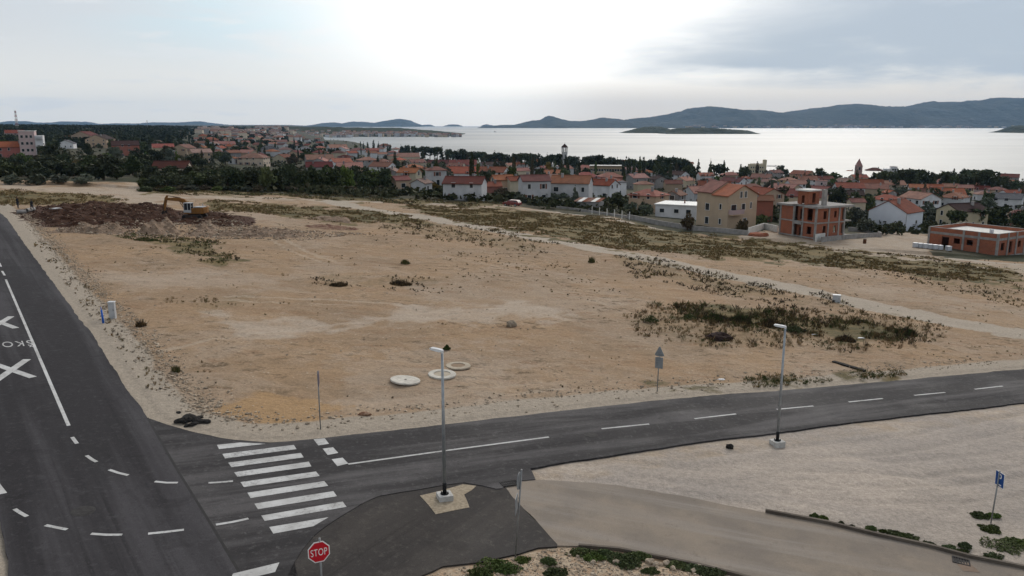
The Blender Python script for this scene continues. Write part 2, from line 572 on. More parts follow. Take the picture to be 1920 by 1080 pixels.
GRASS = [  # polygon, density
    ([(760, 386), (960, 393), (1120, 408), (1300, 442), (1450, 455), (1640, 478), (1900, 510), (1900, 536), (1700, 508), (1500, 492), (1300, 480), (1130, 459), (950, 430), (850, 413)], 1.7),
    ([(280, 350), (480, 356), (720, 368), (950, 381), (960, 387), (720, 378), (480, 366), (280, 361)], 1.5),
    ([(-60, 362), (60, 358), (200, 366), (230, 378), (80, 384), (-60, 382)], 1.5),
    ([(390, 378), (560, 385), (740, 400), (800, 418), (640, 418), (480, 397), (400, 393)], 1.5),
    ([(230, 440), (320, 442), (400, 455), (450, 490), (420, 498), (340, 475), (250, 452)], 0.75),
    ([(580, 515), (700, 518), (820, 522), (830, 545), (700, 540), (590, 532)], 0.4),
    ([(1180, 585), (1260, 572), (1420, 578), (1600, 585), (1760, 605), (1770, 640), (1600, 655), (1450, 650), (1330, 655), (1200, 640)], 0.42),
    ([(1260, 570), (1420, 580), (1560, 598), (1710, 622), (1690, 642), (1550, 630), (1400, 614), (1285, 597)], 0.75),
    ([(1230, 728), (1420, 710), (1560, 702), (1700, 696), (1700, 705), (1560, 716), (1420, 724), (1240, 740)], 0.7),
    ([(1150, 480), (1250, 492), (1400, 530), (1560, 560), (1620, 585), (1500, 580), (1350, 550), (1200, 515)], 0.45),
    ([(1450, 468), (1700, 478), (1920, 515), (1920, 580), (1700, 520), (1500, 490)], 0.4),
    ([(740, 410), (900, 430), (1050, 460), (1000, 475), (850, 455), (720, 430)], 0.45),
    ([(60, 450), (120, 480), (170, 560), (260, 660), (330, 760), (300, 760), (200, 640), (100, 520)], 0.25),
    ([(320, 560), (470, 555), (470, 580), (330, 590)], 0.4),
    ([(820, 470), (1000, 480), (1100, 500), (1000, 510), (850, 490)], 0.3)]
TRACK = g2([(620, 377), (650, 385), (700, 395), (800, 408.5), (900, 425), (1000, 445), (1100, 463), (1200, 482), (1300, 503), (1400, 523), (1500, 545), (1600, 567), (1700, 587), (1800, 606), (1920, 628), (2300, 700)])
BTRACK = g2([(640, 378), (720, 379), (840, 383), (960, 388), (1050, 396), (1120, 405), (1220, 424), (1300, 443), (1450, 461), (1600, 471), (1750, 482), (1920, 497), (2200, 525)])

# -------- the sheet
D_rows = np.concatenate([np.arange(4, 20, 1.0), np.arange(20, 60, 0.22), np.arange(60, 195, 0.45), np.geomspace(195, 17500, 108)])
U = np.linspace(-1.15, 1.15, 460)
GX = (D_rows[:, None] * U[None, :]).ravel()
GY = np.repeat(D_rows, len(U))
GZ = T(GX, GY)
near = GY < 200
sdr = np.full(GX.shape, 1e3)
nx_, ny_ = GX[near], GY[near]
sd_road = poly_sd(nx_, ny_, ROADALL)
sd_all = np.minimum(np.minimum(sd_road, poly_sd(nx_, ny_, PAVE)), poly_sd(nx_, ny_, DRIVE))
sdr[near] = sd_all
relief = (fbm(GX * 0.12, GY * 0.12, 3) - 0.5) * 0.5 + (fbm(GX * 0.7, GY * 0.7, 9) - 0.5) * 0.20 + (fbm(GX * 2.2, GY * 2.2, 19, 2) - 0.5) * 0.09
relief = relief * sst(sdr, 0.8, 7.0)
fade = np.where(GY < 150, 1.0, 1.0)
GZ = GZ + relief * fade - np.where(sdr < 0.7, 0.05, 0.0) + np.where(sdr > 0.7, 0.01, 0.0)
GPX, GPY = proj(np.stack([GX, GY, GZ], 1))
att = {}
jit = (fbm(GX * 0.35, GY * 0.35, 31) - 0.5)
jit2 = (fbm(GX * 1.3, GY * 1.3, 41) - 0.5)
a = np.zeros(GX.shape)
a[near] = 1 - sst(sd_road + jit[near] * 0.8, 1.7, 2.9)
att['a_gravel'] = a
dt = np.full(GX.shape, 99.0)
dt[near] = line_d(nx_, ny_, TRACK) - 1.0 + jit[near] * 2.2 + jit2[near] * 1.2
tr = 1 - sst(dt, 1.2, 2.6)
dt2 = np.full(GX.shape, 99.0)
dt2[near] = line_d(nx_, ny_, BTRACK) + jit[near] * 1.5
rt = np.full(GX.shape, 99.0)
for pl in ([(300, 668), (400, 645), (600, 614), (800, 592), (980, 577), (1130, 556)], [(860, 660), (960, 622), (1060, 590), (1200, 572)], [(420, 560), (560, 566), (700, 572), (900, 582)],
           [(260, 720), (330, 690), (480, 655), (640, 640)], [(600, 480), (800, 500), (1000, 530), (1150, 570)], [(700, 760), (900, 735), (1100, 715), (1180, 690)], [(640, 500), (560, 470), (520, 450)], [(1330, 868), (1500, 850), (1660, 838), (1800, 812), (1960, 780)], [(1180, 880), (1400, 905), (1620, 930), (1800, 925), (1960, 900)], [(1300, 895), (1480, 872), (1700, 880), (1960, 850)]):
    w_ = [Vector(q) for q in g2(pl)]
    for off in (-0.85, 0.85):
        q_ = []
        for i_, p_q in enumerate(w_):
            d_q = (w_[min(i_ + 1, len(w_) - 1)] - w_[max(i_ - 1, 0)]).normalized()
            q_.append(tuple(p_q + Vector((-d_q.y, d_q.x)) * off))
        rt[near] = np.minimum(rt[near], line_d(nx_, ny_, q_))
att['a_rut'] = (1 - sst(rt + jit * 0.5 + jit2 * 0.3, 0.08, 0.5)) * sst(fbm(GX * 0.09, GY * 0.09, 51), 0.40, 0.62) * 1.0
GZ = GZ - (1 - sst(rt, 0.1, 0.4)) * 0.05
att['a_track'] = np.maximum(tr, (1 - sst(dt2, 1.0, 1.8)) * 0.85)
sc_px = np.clip((GPY - 233) / 14.0, 4, 40)             # softness of the patch edges in picture rows


def region(poly, k=1.0):
    return 1 - sst(poly_sd(GPX, GPY * 3, [(x, y * 3) for x, y in poly]) + (jit * 5 + jit2 * 2.5) * sc_px * k, -1.0 * sc_px * k, 1.0 * sc_px * k)


g = np.zeros(GX.shape)
for poly, dn in GRASS:
    g = np.maximum(g, region(poly) * dn)
att['a_grass'] = np.where(near, g, 0)
att['a_red'] = np.where(near, region(REG['red'], 0.6), 0)
p_ = np.zeros(GX.shape)
for k_ in ('pale', 'pale2', 'pale3', 'pale4', 'pale5'):
    p_ = np.maximum(p_, region(REG[k_], 1.5) * (0.9 if k_ in ('pale', 'pale4', 'pale5') else 0.55))
att['a_pale'] = np.where(near, p_, 0)
att['a_lot'] = np.where(near, 1 - sst(poly_sd(GPX, GPY, REG['lot']), -4, 6), 0)
att['a_corner'] = np.where(near, 1 - sst(poly_sd(GPX, GPY, REG['corner']), -6, 6), 0)
att['a_ochre'] = np.where(near, region(REG['ochre'], 1.5), 0)
De_c = np.interp(960 + 1531 * GX / GY, TC, [t[0] for t in TP])
yard = region([(1385, 440), (1455, 428), (1540, 446), (1660, 432), (1745, 440), (1750, 482), (1960, 500), (1960, 525), (1385, 475)], 0.5)
att['a_town'] = sst(GY - De_c + jit * 6, -1.5, 3.5) * (1 - yard)
att['a_track'] = np.maximum(att['a_track'], yard * 0.62)
nr, nc = len(D_rows), len(U)
idx = np.arange(nr * nc).reshape(nr, nc)
FQ = np.stack([idx[:-1, :-1], idx[:-1, 1:], idx[1:, 1:], idx[1:, :-1]], -1).reshape(-1, 4)

gm = bpy.data.materials.new('ground_soil')
gm.use_nodes = True
t = NT(gm.node_tree)
co = t.n('ShaderNodeTexCoord').outputs['Object']


def A(nm, lo=0.35, hi=0.65, wob=0.5, nz=None):
    v = t.n('ShaderNodeAttribute', attribute_name=nm).outputs['Fac']
    v = t.math('ADD', v, t.math('MULTIPLY', t.math('SUBTRACT', nz, 0.5), wob))
    return t.ss(v, lo, hi)


nA = t.noise(co, 0.09, 6, 0.6)
nB = t.noise(co, 0.55, 6, 0.65)
nC = t.noise(co, 3.2, 5, 0.7)
nD = t.noise(co, 13.0, 4, 0.7)
nS = t.noise(t.scaled(co, (0.10, 0.55, 0.5), (0, 0, 0.12)), 1.0, 6, 0.6)
c = t.mix(t.ss(nA, 0.36, 0.64), (0.305, 0.208, 0.126), (0.25, 0.178, 0.116))
nL = t.noise(t.scaled(co, (0.028, 0.05, 1)), 1.0, 5, 0.6, 0.5)
c = t.mix(t.ss(nL, 0.48, 0.66, 0, 0.85), c, (0.335, 0.265, 0.20))
c = t.mix(t.ss(nB, 0.45, 0.68, 0, 0.6), c, (0.335, 0.25, 0.175))
c = t.mix(t.ss(t.noise(t.scaled(co, (0.35, 0.9, 1), (0, 0, 0.2)), 1.0, 7, 0.7), 0.54, 0.66, 0, 0.6), c, (0.235, 0.14, 0.082))
c = t.mix(t.math('MULTIPLY', A('a_rut', 0.3, 0.9, 0.8, nC), 0.5), c, (0.40, 0.33, 0.255))
th_ = t.math('MULTIPLY', t.ss(t.noise(t.scaled(co, (0.8, 1.15, 1)), 1.0, 8, 0.78), 0.535, 0.61), t.ss(t.noise(co, 0.075, 4), 0.42, 0.56))
c = t.mix(t.math('MULTIPLY', th_, 0.8), c, (0.10, 0.07, 0.042))
c = t.mix(t.ss(nS, 0.52, 0.68, 0, 0.5), c, (0.27, 0.17, 0.10))
c = t.mix(t.math('MULTIPLY', A('a_pale', 0.1, 1.25, 1.0, nS), 0.9), c, (0.39, 0.325, 0.26))
c = t.mix(A('a_ochre', 0.3, 0.9, 0.6, nB), c, (0.33, 0.215, 0.115))
dots = t.math('MULTIPLY', t.ss(nC, 0.60, 0.70), t.ss(nB, 0.42, 0.62))
c = t.mix(t.math('MULTIPLY', dots, 0.35), c, (0.145, 0.10, 0.065))
vo = t.n('ShaderNodeTexVoronoi', ins={'Scale': 3.2})
t.put(vo.inputs['Vector'], co)
vs2 = t.n('ShaderNodeSeparateColor')
t.put(vs2.inputs[0], vo.outputs['Color'])
peb = t.math('MULTIPLY', t.ss(vo.outputs['Distance'], 0.26, 0.14), t.math('MULTIPLY', t.ss(vs2.outputs[0], 0.55, 0.62), t.ss(nB, 0.40, 0.60)))
c = t.mix(t.math('MULTIPLY', peb, 0.8), c, t.mix(t.ss(vs2.outputs[1], 0.4, 0.6), (0.13, 0.095, 0.07), (0.44, 0.37, 0.29)))
c = t.mix(A('a_gravel', 0.3, 0.75, 0.35, nB), c, t.mix(nD, (0.305, 0.26, 0.208), (0.35, 0.30, 0.242)))
c = t.mix(A('a_track', 0.35, 0.8, 0.5, nB), c, t.mix(nB, (0.31, 0.265, 0.21), (0.38, 0.325, 0.265)))
lotc = t.mix(t.ss(t.noise(t.scaled(co, (0.10, 0.22, 1), (0, 0, -0.25)), 1.0, 7, 0.65), 0.36, 0.64), (0.325, 0.283, 0.245), (0.42, 0.36, 0.305))
lotc = t.mix(t.ss(t.noise(co, 9.0, 6, 0.75), 0.36, 0.54), t.mix(0.22, lotc, (0.12, 0.10, 0.085)), lotc)
lotc = t.mix(t.ss(t.noise(t.scaled(co, (0.06, 0.9, 1), (0, 0, -0.3)), 1.0, 6, 0.7, 0.4), 0.55, 0.72, 0, 0.15), lotc, (0.25, 0.21, 0.175))
lotc = t.mix(t.ss(t.math('ADD', t.n('ShaderNodeAttribute', attribute_name='a_gravel').outputs['Fac'], t.math('MULTIPLY', t.math('SUBTRACT', nB, 0.5), 0.6)), 0.9, 1.15, 0, 0.7), lotc, (0.33, 0.25, 0.165))
lotc = t.mix(t.math('MULTIPLY', A('a_rut', 0.3, 0.9, 0.7, nC), 0.6), lotc, (0.26, 0.225, 0.19))
lotc = t.mix(t.ss(t.noise(t.scaled(co, (0.05, 0.14, 1), (0, 0, -0.5)), 1.0, 5, 0.6, 0.6), 0.46, 0.60, 0, 0.6), lotc, (0.295, 0.262, 0.235))
c = t.mix(A('a_lot', 0.4, 0.6, 0.2, nB), c, lotc)
corn = t.mix(t.ss(nC, 0.35, 0.65), (0.34, 0.235, 0.155), (0.42, 0.34, 0.25))
c = t.mix(A('a_corner', 0.4, 0.6, 0.2, nB), c, corn)
gr = t.mix(t.ss(t.noise(t.scaled(co, (0.10, 0.3, 1)), 1.0, 6, 0.65), 0.36, 0.62), (0.098, 0.084, 0.043), (0.185, 0.135, 0.066))
gr = t.mix(t.ss(nC, 0.45, 0.7, 0, 0.6), gr, (0.07, 0.066, 0.032))
c = t.mix(A('a_grass', 0.26, 0.75, 0.7, t.noise(co, 1.6, 7, 0.75)), c, gr)
c = t.mix(A('a_red', 0.35, 0.6, 0.4, nB), c, t.mix(t.ss(nC, 0.3, 0.7), (0.04, 0.02, 0.014), (0.075, 0.037, 0.025)))
tw = t.mix(t.ss(t.noise(co, 0.05, 5), 0.4, 0.6), (0.034, 0.038, 0.02), (0.07, 0.062, 0.042))
c = t.mix(A('a_town', 0.35, 0.6, 0.3, nB), c, tw)
g1_ = t.ss(t.noise(co, 22.0, 4, 0.8), 0.36, 0.66, 0.86, 1.13)
grit = t.math('MULTIPLY', g1_, t.ss(t.noise(co, 4.2, 6, 0.8), 0.34, 0.66, 0.84, 1.15))
hs = t.n('ShaderNodeHueSaturation', ins={'Color': c, 'Value': grit})
bh = t.math('ADD', t.math('MULTIPLY', nC, 0.6), t.math('MULTIPLY', nD, 0.25))
bp = t.n('ShaderNodeBump', ins={'Strength': 0.9, 'Distance': 0.16, 'Height': bh})
bs = t.n('ShaderNodeBsdfPrincipled', ins={'Roughness': 0.95, 'Specular IOR Level': 0.1, 'Base Color': hs, 'Normal': bp})
t.put(t.n('ShaderNodeOutputMaterial').inputs[0], bs)
me = np_mesh('ground', np.stack([GX, GY, GZ], 1), FQ, gm, True)
for k_, v_ in att.items():
    a_ = me.attributes.new(k_, 'FLOAT', 'POINT')
    a_.data.foreach_set('value', v_.astype(np.float32))
ground = tag(link_mesh('ground', me), kind='structure')


def GZ1(x, y):
    """height of the built ground sheet"""
    s = 99.0
    if y < 200:
        X1, Y1 = np.array([x]), np.array([y])
        s = float(min(poly_sd(X1, Y1, ROADALL)[0], poly_sd(X1, Y1, PAVE)[0], poly_sd(X1, Y1, DRIVE)[0]))
    return float(GZv(np.array([x]), np.array([y]), np.array([s]))[0])


def GZv(x, y, s=None):
    x, y = np.asarray(x, float), np.asarray(y, float)
    if s is None:
        s = np.minimum(np.minimum(poly_sd(x, y, ROADALL), poly_sd(x, y, PAVE)), poly_sd(x, y, DRIVE))
    r = (fbm(x * 0.12, y * 0.12, 3) - 0.5) * 0.5 + (fbm(x * 0.7, y * 0.7, 9) - 0.5) * 0.20 + (fbm(x * 2.2, y * 2.2, 19, 2) - 0.5) * 0.09
    return T(x, y) + r * sst(s, 0.8, 7.0) + np.where(s < 0.7, -0.05, 0.01)


def gg(px, py):
    """picture point -> point on the built ground"""
    p = gp(px, py)
    for _ in range(3):
        p = gp(px, py, GZ1(p.x, p.y) - zp(p.x, p.y))
    return Vector((p.x, p.y, GZ1(p.x, p.y)))


# -------- asphalt
def asphalt(name, ang, c1, c2, streak, sk=0.95):
    m = bpy.data.materials.new(name)
    m.use_nodes = True
    t = NT(m.node_tree)
    co = t.n('ShaderNodeTexCoord').outputs['Object']
    al = t.scaled(co, (1, 1, 1), (0, 0, -ang))
    st = t.noise(t.scaled(al, (0.025, 0.55, 1)), 1.0, 5, 0.6, 0.35)
    b1 = t.noise(co, 0.22, 6, 0.6, 0.6)
    b2 = t.noise(co, 1.4, 5, 0.65)
    c = t.mix(t.ss(b1, 0.35, 0.66), c1, c2)
    c = t.mix(t.ss(st, 0.42, 0.66, 0, sk), c, streak)
    c = t.mix(t.ss(t.noise(t.scaled(al, (0.03, 1.4, 1), (0, 0, 0)), 1.0, 4, 0.6, 0.5), 0.55, 0.7, 0, 0.5), c, tuple(x * 0.6 for x in c1))
    c = t.mix(t.ss(b2, 0.56, 0.78, 0, 0.35), c, tuple(x * 1.5 for x in streak))
    c = t.mix(t.ss(t.noise(co, 0.5, 5, 0.6, 1.0), 0.55, 0.7, 0, 0.4), c, tuple(x * 0.65 for x in c1))
    c = t.mix(t.ss(t.noise(co, 3.4, 8, 0.8), 0.52, 0.66, 0, 0.55), c, tuple(x * 1.25 for x in streak))
    c = t.mix(t.ss(t.noise(co, 4.7, 8, 0.8, 0.4), 0.55, 0.68, 0, 0.6), c, tuple(x * 0.6 for x in c1))
    grit = t.noise(co, 30.0, 5, 0.85)
    hs = t.n('ShaderNodeHueSaturation', ins={'Color': c, 'Value': t.ss(grit, 0.34, 0.68, 0.72, 1.3)})
    bp = t.n('ShaderNodeBump', ins={'Strength': 0.4, 'Distance': 0.02, 'Height': t.noise(co, 60.0, 2)})
    bs = t.n('ShaderNodeBsdfPrincipled', ins={'Roughness': t.ss(b1, 0.3, 0.7, 0.75, 0.92), 'Specular IOR Level': 0.10, 'Base Color': hs, 'Normal': bp})
    t.put(t.n('ShaderNodeOutputMaterial').inputs[0], bs)
    return m


dir2 = Vector(R2_T[16]) - Vector(R2_T[10])
ANG2, ANG1 = math.atan2(dir2.y, dir2.x), math.atan2(d1.y, d1.x)
M_ASP1 = asphalt('asphalt_long_road', ANG1, (0.021, 0.0195, 0.0215), (0.029, 0.027, 0.0295), (0.056, 0.053, 0.057))
M_ASP2 = asphalt('asphalt_side_road', ANG2, (0.026, 0.0242, 0.0255), (0.036, 0.034, 0.0352), (0.088, 0.083, 0.084))
M_ASP3 = asphalt('asphalt_pavement', ANG2 + 0.6, (0.030, 0.027, 0.0265), (0.046, 0.041, 0.038), (0.074, 0.066, 0.059), 0.4)
M_DRIVE = mat('pale_drive', (0.185, 0.158, 0.132), (0.235, 0.192, 0.152), 0.25, 0.92, 0.25, 30, c3=(0.15, 0.12, 0.095))
M_PAINT = mat('road_paint', (0.52, 0.52, 0.515), (0.42, 0.42, 0.41), 1.1, 0.75)
t = NT(M_PAINT.node_tree)
co = t.n('ShaderNodeTexCoord').outputs['Object']
c = t.mix(t.ss(t.noise(co, 0.9, 6, 0.65), 0.35, 0.65), (0.50, 0.50, 0.495), (0.37, 0.365, 0.355))
c = t.mix(t.ss(t.math('ADD', t.noise(co, 7.0, 7, 0.8), t.math('MULTIPLY', t.noise(co, 0.7, 3), 0.35)), 0.70, 0.82, 0, 0.5), c, (0.07, 0.066, 0.068))
bs = t.n('ShaderNodeBsdfPrincipled', ins={'Roughness': 0.8, 'Specular IOR Level': 0.1, 'Base Color': c})
t.put(t.n('ShaderNodeOutputMaterial').inputs[0], bs)
t = NT(M_DRIVE.node_tree)
co = t.n('ShaderNodeTexCoord').outputs['Object']
dq = Vector(gp(1640, 1004)[:2]) - Vector(gp(1222, 935)[:2])
al = t.scaled(co, (1, 1, 1), (0, 0, -math.atan2(dq.y, dq.x)))
c = t.mix(t.ss(t.noise(co, 0.3, 6, 0.65), 0.36, 0.64), (0.175, 0.15, 0.127), (0.235, 0.195, 0.155))
c = t.mix(t.ss(t.noise(t.scaled(al, (0.05, 0.9, 1)), 1.0, 6, 0.65, 0.4), 0.46, 0.66, 0, 0.7), c, (0.25, 0.222, 0.195))
c = t.mix(t.ss(t.noise(co, 1.6, 7, 0.75), 0.56, 0.72, 0, 0.55), c, (0.125, 0.10, 0.08))
hs = t.n('ShaderNodeHueSaturation', ins={'Color': c, 'Value': t.ss(t.noise(co, 28.0, 4, 0.8), 0.3, 0.7, 0.86, 1.14)})
bp = t.n('ShaderNodeBump', ins={'Strength': 0.5, 'Distance': 0.03, 'Height': t.noise(co, 24.0, 4)})
bs = t.n('ShaderNodeBsdfPrincipled', ins={'Roughness': 0.9, 'Specular IOR Level': 0.1, 'Base Color': hs, 'Normal': bp})
t.put(t.n('ShaderNodeOutputMaterial').inputs[0], bs)
M_SEAM = mat('tar_joint', (0.014, 0.013, 0.013), (0.02, 0.019, 0.019), 3.0, 0.6)


def rough_edge(poly, amp, step=0.45):
    out = []
    n = len(poly)
    for i in range(n):
        p, q = Vector(poly[i]), Vector(poly[(i + 1) % n])
        k = max(1, min(200, int((q - p).length / step)))
        nv = (q - p).normalized()
        nv = Vector((-nv.y, nv.x))
        for j in range(k):
            r = p.lerp(q, j / k)
            s = (float(fbm(np.array([r.x * 1.1]), np.array([r.y * 1.1]), 55)[0]) - 0.5) * amp if j else 0
            out.append(tuple(r + nv * s))
    return out


def sheet(name, poly, off, thick, m, parent=None, amp=0.0):
    p = rough_edge(poly, amp) if amp else list(poly)
    bm = bmesh.new()
    top = [bm.verts.new((x, y, zp(x, y) + off)) for x, y in p]
    f = bm.faces.new(top)
    if thick:
        lo = [bm.verts.new((x, y, zp(x, y) + off - thick)) for x, y in p]
        n = len(p)
        for i in range(n):
            bm.faces.new((top[i], lo[i], lo[(i + 1) % n], top[(i + 1) % n]))
    bmesh.ops.recalc_face_normals(bm, faces=bm.faces)
    if f.normal.z < 0:
        bmesh.ops.reverse_faces(bm, faces=bm.faces)
    bmesh.ops.triangulate(bm, faces=[f], ngon_method='EAR_CLIP')
    me = bpy.data.meshes.new(name)
    bm.to_mesh(me)
    bm.free()
    me.materials.append(m)
    return link_mesh(name, me, parent)


RZ = 0.045
road1 = tag(sheet('road', ROAD1, RZ, 0.16, M_ASP1, amp=0.22), kind='structure')
road2 = tag(sheet('side_road', ROAD2, RZ - 0.004, 0.16, M_ASP2, amp=0.22), kind='structure')
pave = tag(sheet('pavement', PAVE, 0.014, 0.10, M_ASP3, amp=0.1), kind='structure')
drive = tag(sheet('concrete_path', DRIVE, 0.004, 0.10, M_DRIVE, amp=0.18), kind='structure')


def strip_pts(pts, wd):
    """pts: world 2-D centre line -> outline of a band of width wd"""
    L, R = [], []
    for i, p in enumerate(pts):
        a_ = Vector(pts[max(i - 1, 0)])
        b_ = Vector(pts[min(i + 1, len(pts) - 1)])
        d = (b_ - a_).normalized()
        n = Vector((-d.y, d.x)) * wd / 2
        L.append(tuple(Vector(p) + n))
        R.append(tuple(Vector(p) - n))
    return L + R[::-1]


def flat(name, polys, off, m, parent):
    b = MB()
    for p in polys:
        b.add([(x, y, zp(x, y) + off) for x, y in p], [tuple(range(len(p)))])
    return b.build(name, m, parent)


flat('tar_joint', [strip_pts(SEAM, 0.10)], RZ + 0.003, M_SEAM, road1)
ln = lambda a_, b_, wd=0.14: strip_pts(g2([a_, b_]), wd)
MK = RZ + 0.005
# long road
flat('centre_line', [ln((11, 525), (129, 800), 0.16), ln((135.5, 821.5), (144.5, 833.5), 0.16), ln((4, 509), (9, 517.5), 0.16), ln((-1, 494), (2, 501), 0.16), ln((-40, 870), (5, 928), 0.3)], MK, M_PAINT, road1)
flat('turn_dashes', [strip_pts(g2(p), 0.15) for p in (
    [(162.5, 856), (173, 863.5), (181.5, 868)], [(204.5, 882.5), (222, 888.5), (240.5, 893)], [(290.5, 904.8), (312, 907), (333.5, 907)],
    [(27.5, 956.5), (39, 964), (51, 970.5)], [(85.5, 987), (105, 991), (126, 995)], [(171, 1003), (200, 1005), (229.5, 1005)],
    [(278, 1003), (312, 999.5), (345, 995.5)])], MK, M_PAINT, road1)
flat('turn_dashes', [strip_pts(g2(p), 0.15) for p in ([(391, 907.5), (415, 906), (437, 904)], [(405, 986), (436, 981), (466, 974.5)])], MK, M_PAINT, road2)
CW = [[(407, 836), (450, 831.5), (499, 834), (411, 844)], [(417, 853), (551, 836), (556, 844), (422, 861.5)], [(428, 869.5), (564, 851), (569.5, 859.5), (434, 878)],
      [(439, 887.5), (579, 867.5), (584, 876.5), (445.5, 896)], [(451, 906), (592.5, 886), (599.5, 894.5), (457.5, 915.5)], [(464, 926), (608, 904), (615.5, 913), (470, 936)],
      [(477, 946.5), (625, 923), (632, 932.5), (484, 957)], [(490, 969), (642.5, 942.5), (650, 952.5), (496.5, 979)], [(505, 990.5), (616, 972), (587.5, 989), (512.5, 1003)]]
flat('crosswalk', [g2(q) for q in CW], MK, M_PAINT, road2)
flat('stop_line', [g2(q) for q in ([(588, 825.5), (609, 823.5), (617, 834), (597, 837)], [(605, 843), (624.5, 840.5), (634.5, 851), (614.5, 855)], [(622, 863), (642.5, 860), (653, 871), (632.5, 876)],
                                  [(524, 1057), (516, 1075), (430, 1096), (437, 1078)])], MK, M_PAINT, road2)
flat('centre_line', [ln((653, 872), (840, 846)), ln((840, 846), (1029, 821)), ln((1128, 805.5), (1217, 796.5)), ln((1302, 786.5), (1380, 777.5)), ln((1456, 769), (1525, 762.5)),
                     ln((1591, 755), (1655, 748.5)), ln((1714, 742.5), (1772, 737)), ln((1827, 731), (1880, 725)), ln((1932, 720), (1983, 714.5)), ln((2030, 710), (2078, 705))], MK - 0.001, M_PAINT, road2)


def cross(cx, cy, ur, lr, wd):
    c_, a_, b_ = (Vector(gp(*q)[:2]) for q in ((cx, cy), ur, lr))
    out = []
    for i, e in enumerate((a_, b_)):
        out.append(strip_pts([tuple(c_ + (e - c_)), tuple(c_ - (e - c_))], wd))
    return out


x1 = cross(22, 695, (51, 675), (62, 709), 0.42)
x2 = cross(2, 606, (21, 594.5), (30, 616.5), 0.42)
flat('warning_cross', [x1[0], x2[0]], MK, M_PAINT, road1)
flat('warning_cross', [x1[1], x2[1]], MK + 0.002, M_PAINT, road1)


def text_mesh(name, body, ext=0.0, size=1.0, space=1.0, align='LEFT'):
    cu = bpy.data.curves.new(name, 'FONT')
    cu.body, cu.size, cu.extrude, cu.space_character, cu.align_x = body, size, ext, space, align
    o = bpy.data.objects.new(name, cu)
    col.objects.link(o)
    bpy.context.view_layer.update()
    me = bpy.data.meshes.new_from_object(o.evaluated_get(bpy.context.evaluated_depsgraph_get()))
    bpy.data.objects.remove(o)
    bpy.data.curves.remove(cu)
    me.name = name
    me.materials.clear()
    return me


tm = text_mesh('school_lettering', '\u0160KOLA', 0, 1.0, 1.25)
ox = Vector(gp(58.5, 639.5)[:2])
ex = (Vector(gp(2, 643)[:2]) - ox)
perL = ex.length / 3.0
ex.normalize()
ey = -d1
bx = [v.co.x for v in tm.vertices]
cap = 0.72
hgt = (Vector(gp(52, 648)[:2]) - Vector(gp(50, 638)[:2])).length
kx = perL * 5.0 / (max(bx) - min(bx))
for v in tm.vertices:
    p = ox + ex * ((v.co.x - min(bx)) * kx) + ey * (v.co.y / cap * hgt)
    v.co = (p.x, p.y, zp(p.x, p.y) + MK)
tm.materials.append(M_PAINT)
link_mesh('school_lettering', tm, road1)

# manhole covers and drains
M_IRON = mat('cast_iron', (0.05, 0.047, 0.046), (0.032, 0.03, 0.03), 5, 0.8, 0.5, 22)


def disc(px, py, r, off, m, name, label, cat):
    p = gp(px, py)
    b = MB()
    b.tube((0, 0, -0.03), (0, 0, 0), r, r, 28)
    b.tube((0, 0, -0.02), (0, 0, 0.005), r * 0.82, r * 0.82, 28)
    o = b.build(name, m)
    o.location = (p.x, p.y, zp(p.x, p.y) + off)
    o.rotation_euler = (-math.atan(PB), math.atan(PA), 0)
    return tag(o, label, cat)


disc(1108, 817, 0.36, RZ + 0.004, M_IRON, 'manhole_cover', 'round manhole cover let into the side road beside the white centre dashes', 'manhole')
disc(156, 960, 0.42, RZ + 0.004, M_IRON, 'manhole_cover', 'dark round manhole cover in the junction between the two curved dash lines', 'manhole')


def grate(px, py, wx, wy, ang, off, label):
    p = gp(px, py)
    b = MB()
    for s in (-1, 1):
        b.box((0, s * wy / 2, 0), (wx, 0.05, 0.03))
        b.box((s * wx / 2, 0, 0), (0.05, wy + 0.05, 0.026))
    n = int(wx / 0.09)
    for i in range(1, n):
        b.box((-wx / 2 + wx * i / n, 0, -0.004), (0.035, wy, 0.02))
    b.mat(1).box((0, 0, -0.02), (wx, wy, 0.012))
    o = b.build('drain_grate', [M_IRON, M_BLACK])
    o.location = (p.x, p.y, zp(p.x, p.y) + off)
    o.rotation_euler = (-math.atan(PB), math.atan(PA), ang)
    return tag(o, label, 'drain grate')


grate(956, 908, 0.75, 0.42, ANG2, 0.055, 'slotted grey drain grate between the asphalt road and the beige path')
dq = Vector(gp(1815, 1046)[:2]) - Vector(gp(1640, 1004)[:2])
ANGD = math.atan2(dq.y, dq.x)
grate(1802, 1053, 0.55, 0.45, ANGD, 0.02, 'brown rusty drain grate beside the dark kerb of the beige path')
o = flat('patch_slab', [g2([(1794, 1058), (1818, 1056), (1838, 1074), (1806, 1071)])], 0.012, mat('brown_slab', (0.16, 0.115, 0.085), (0.2, 0.15, 0.115), 3, 0.9), drive)

# kerbs
M_KERB = mat('kerb_dark', (0.085, 0.07, 0.058), (0.13, 0.11, 0.09), 1.5, 0.9, 0.3, 14)


def kerb(pts, label, hh=0.13, wd=0.14):
    b = MB()
    w2 = g2(pts)
    o_ = strip_pts(w2, wd)
    n = len(w2)
    for i in range(n - 1):
        q = [o_[i], o_[i + 1], o_[2 * n - 2 - i], o_[2 * n - 1 - i]]
        vs_ = [(x, y, zp(x, y) - 0.1) for x, y in q] + [(x, y, zp(x, y) + hh) for x, y in q]
        b.add(vs_, [(4, 5, 6, 7), (0, 1, 5, 4), (2, 3, 7, 6)] + ([(0, 4, 7, 3)] if i == 0 else []) + ([(1, 2, 6, 5)] if i == n - 2 else []))
    return tag(b.build('kerb', M_KERB), label, 'kerb')


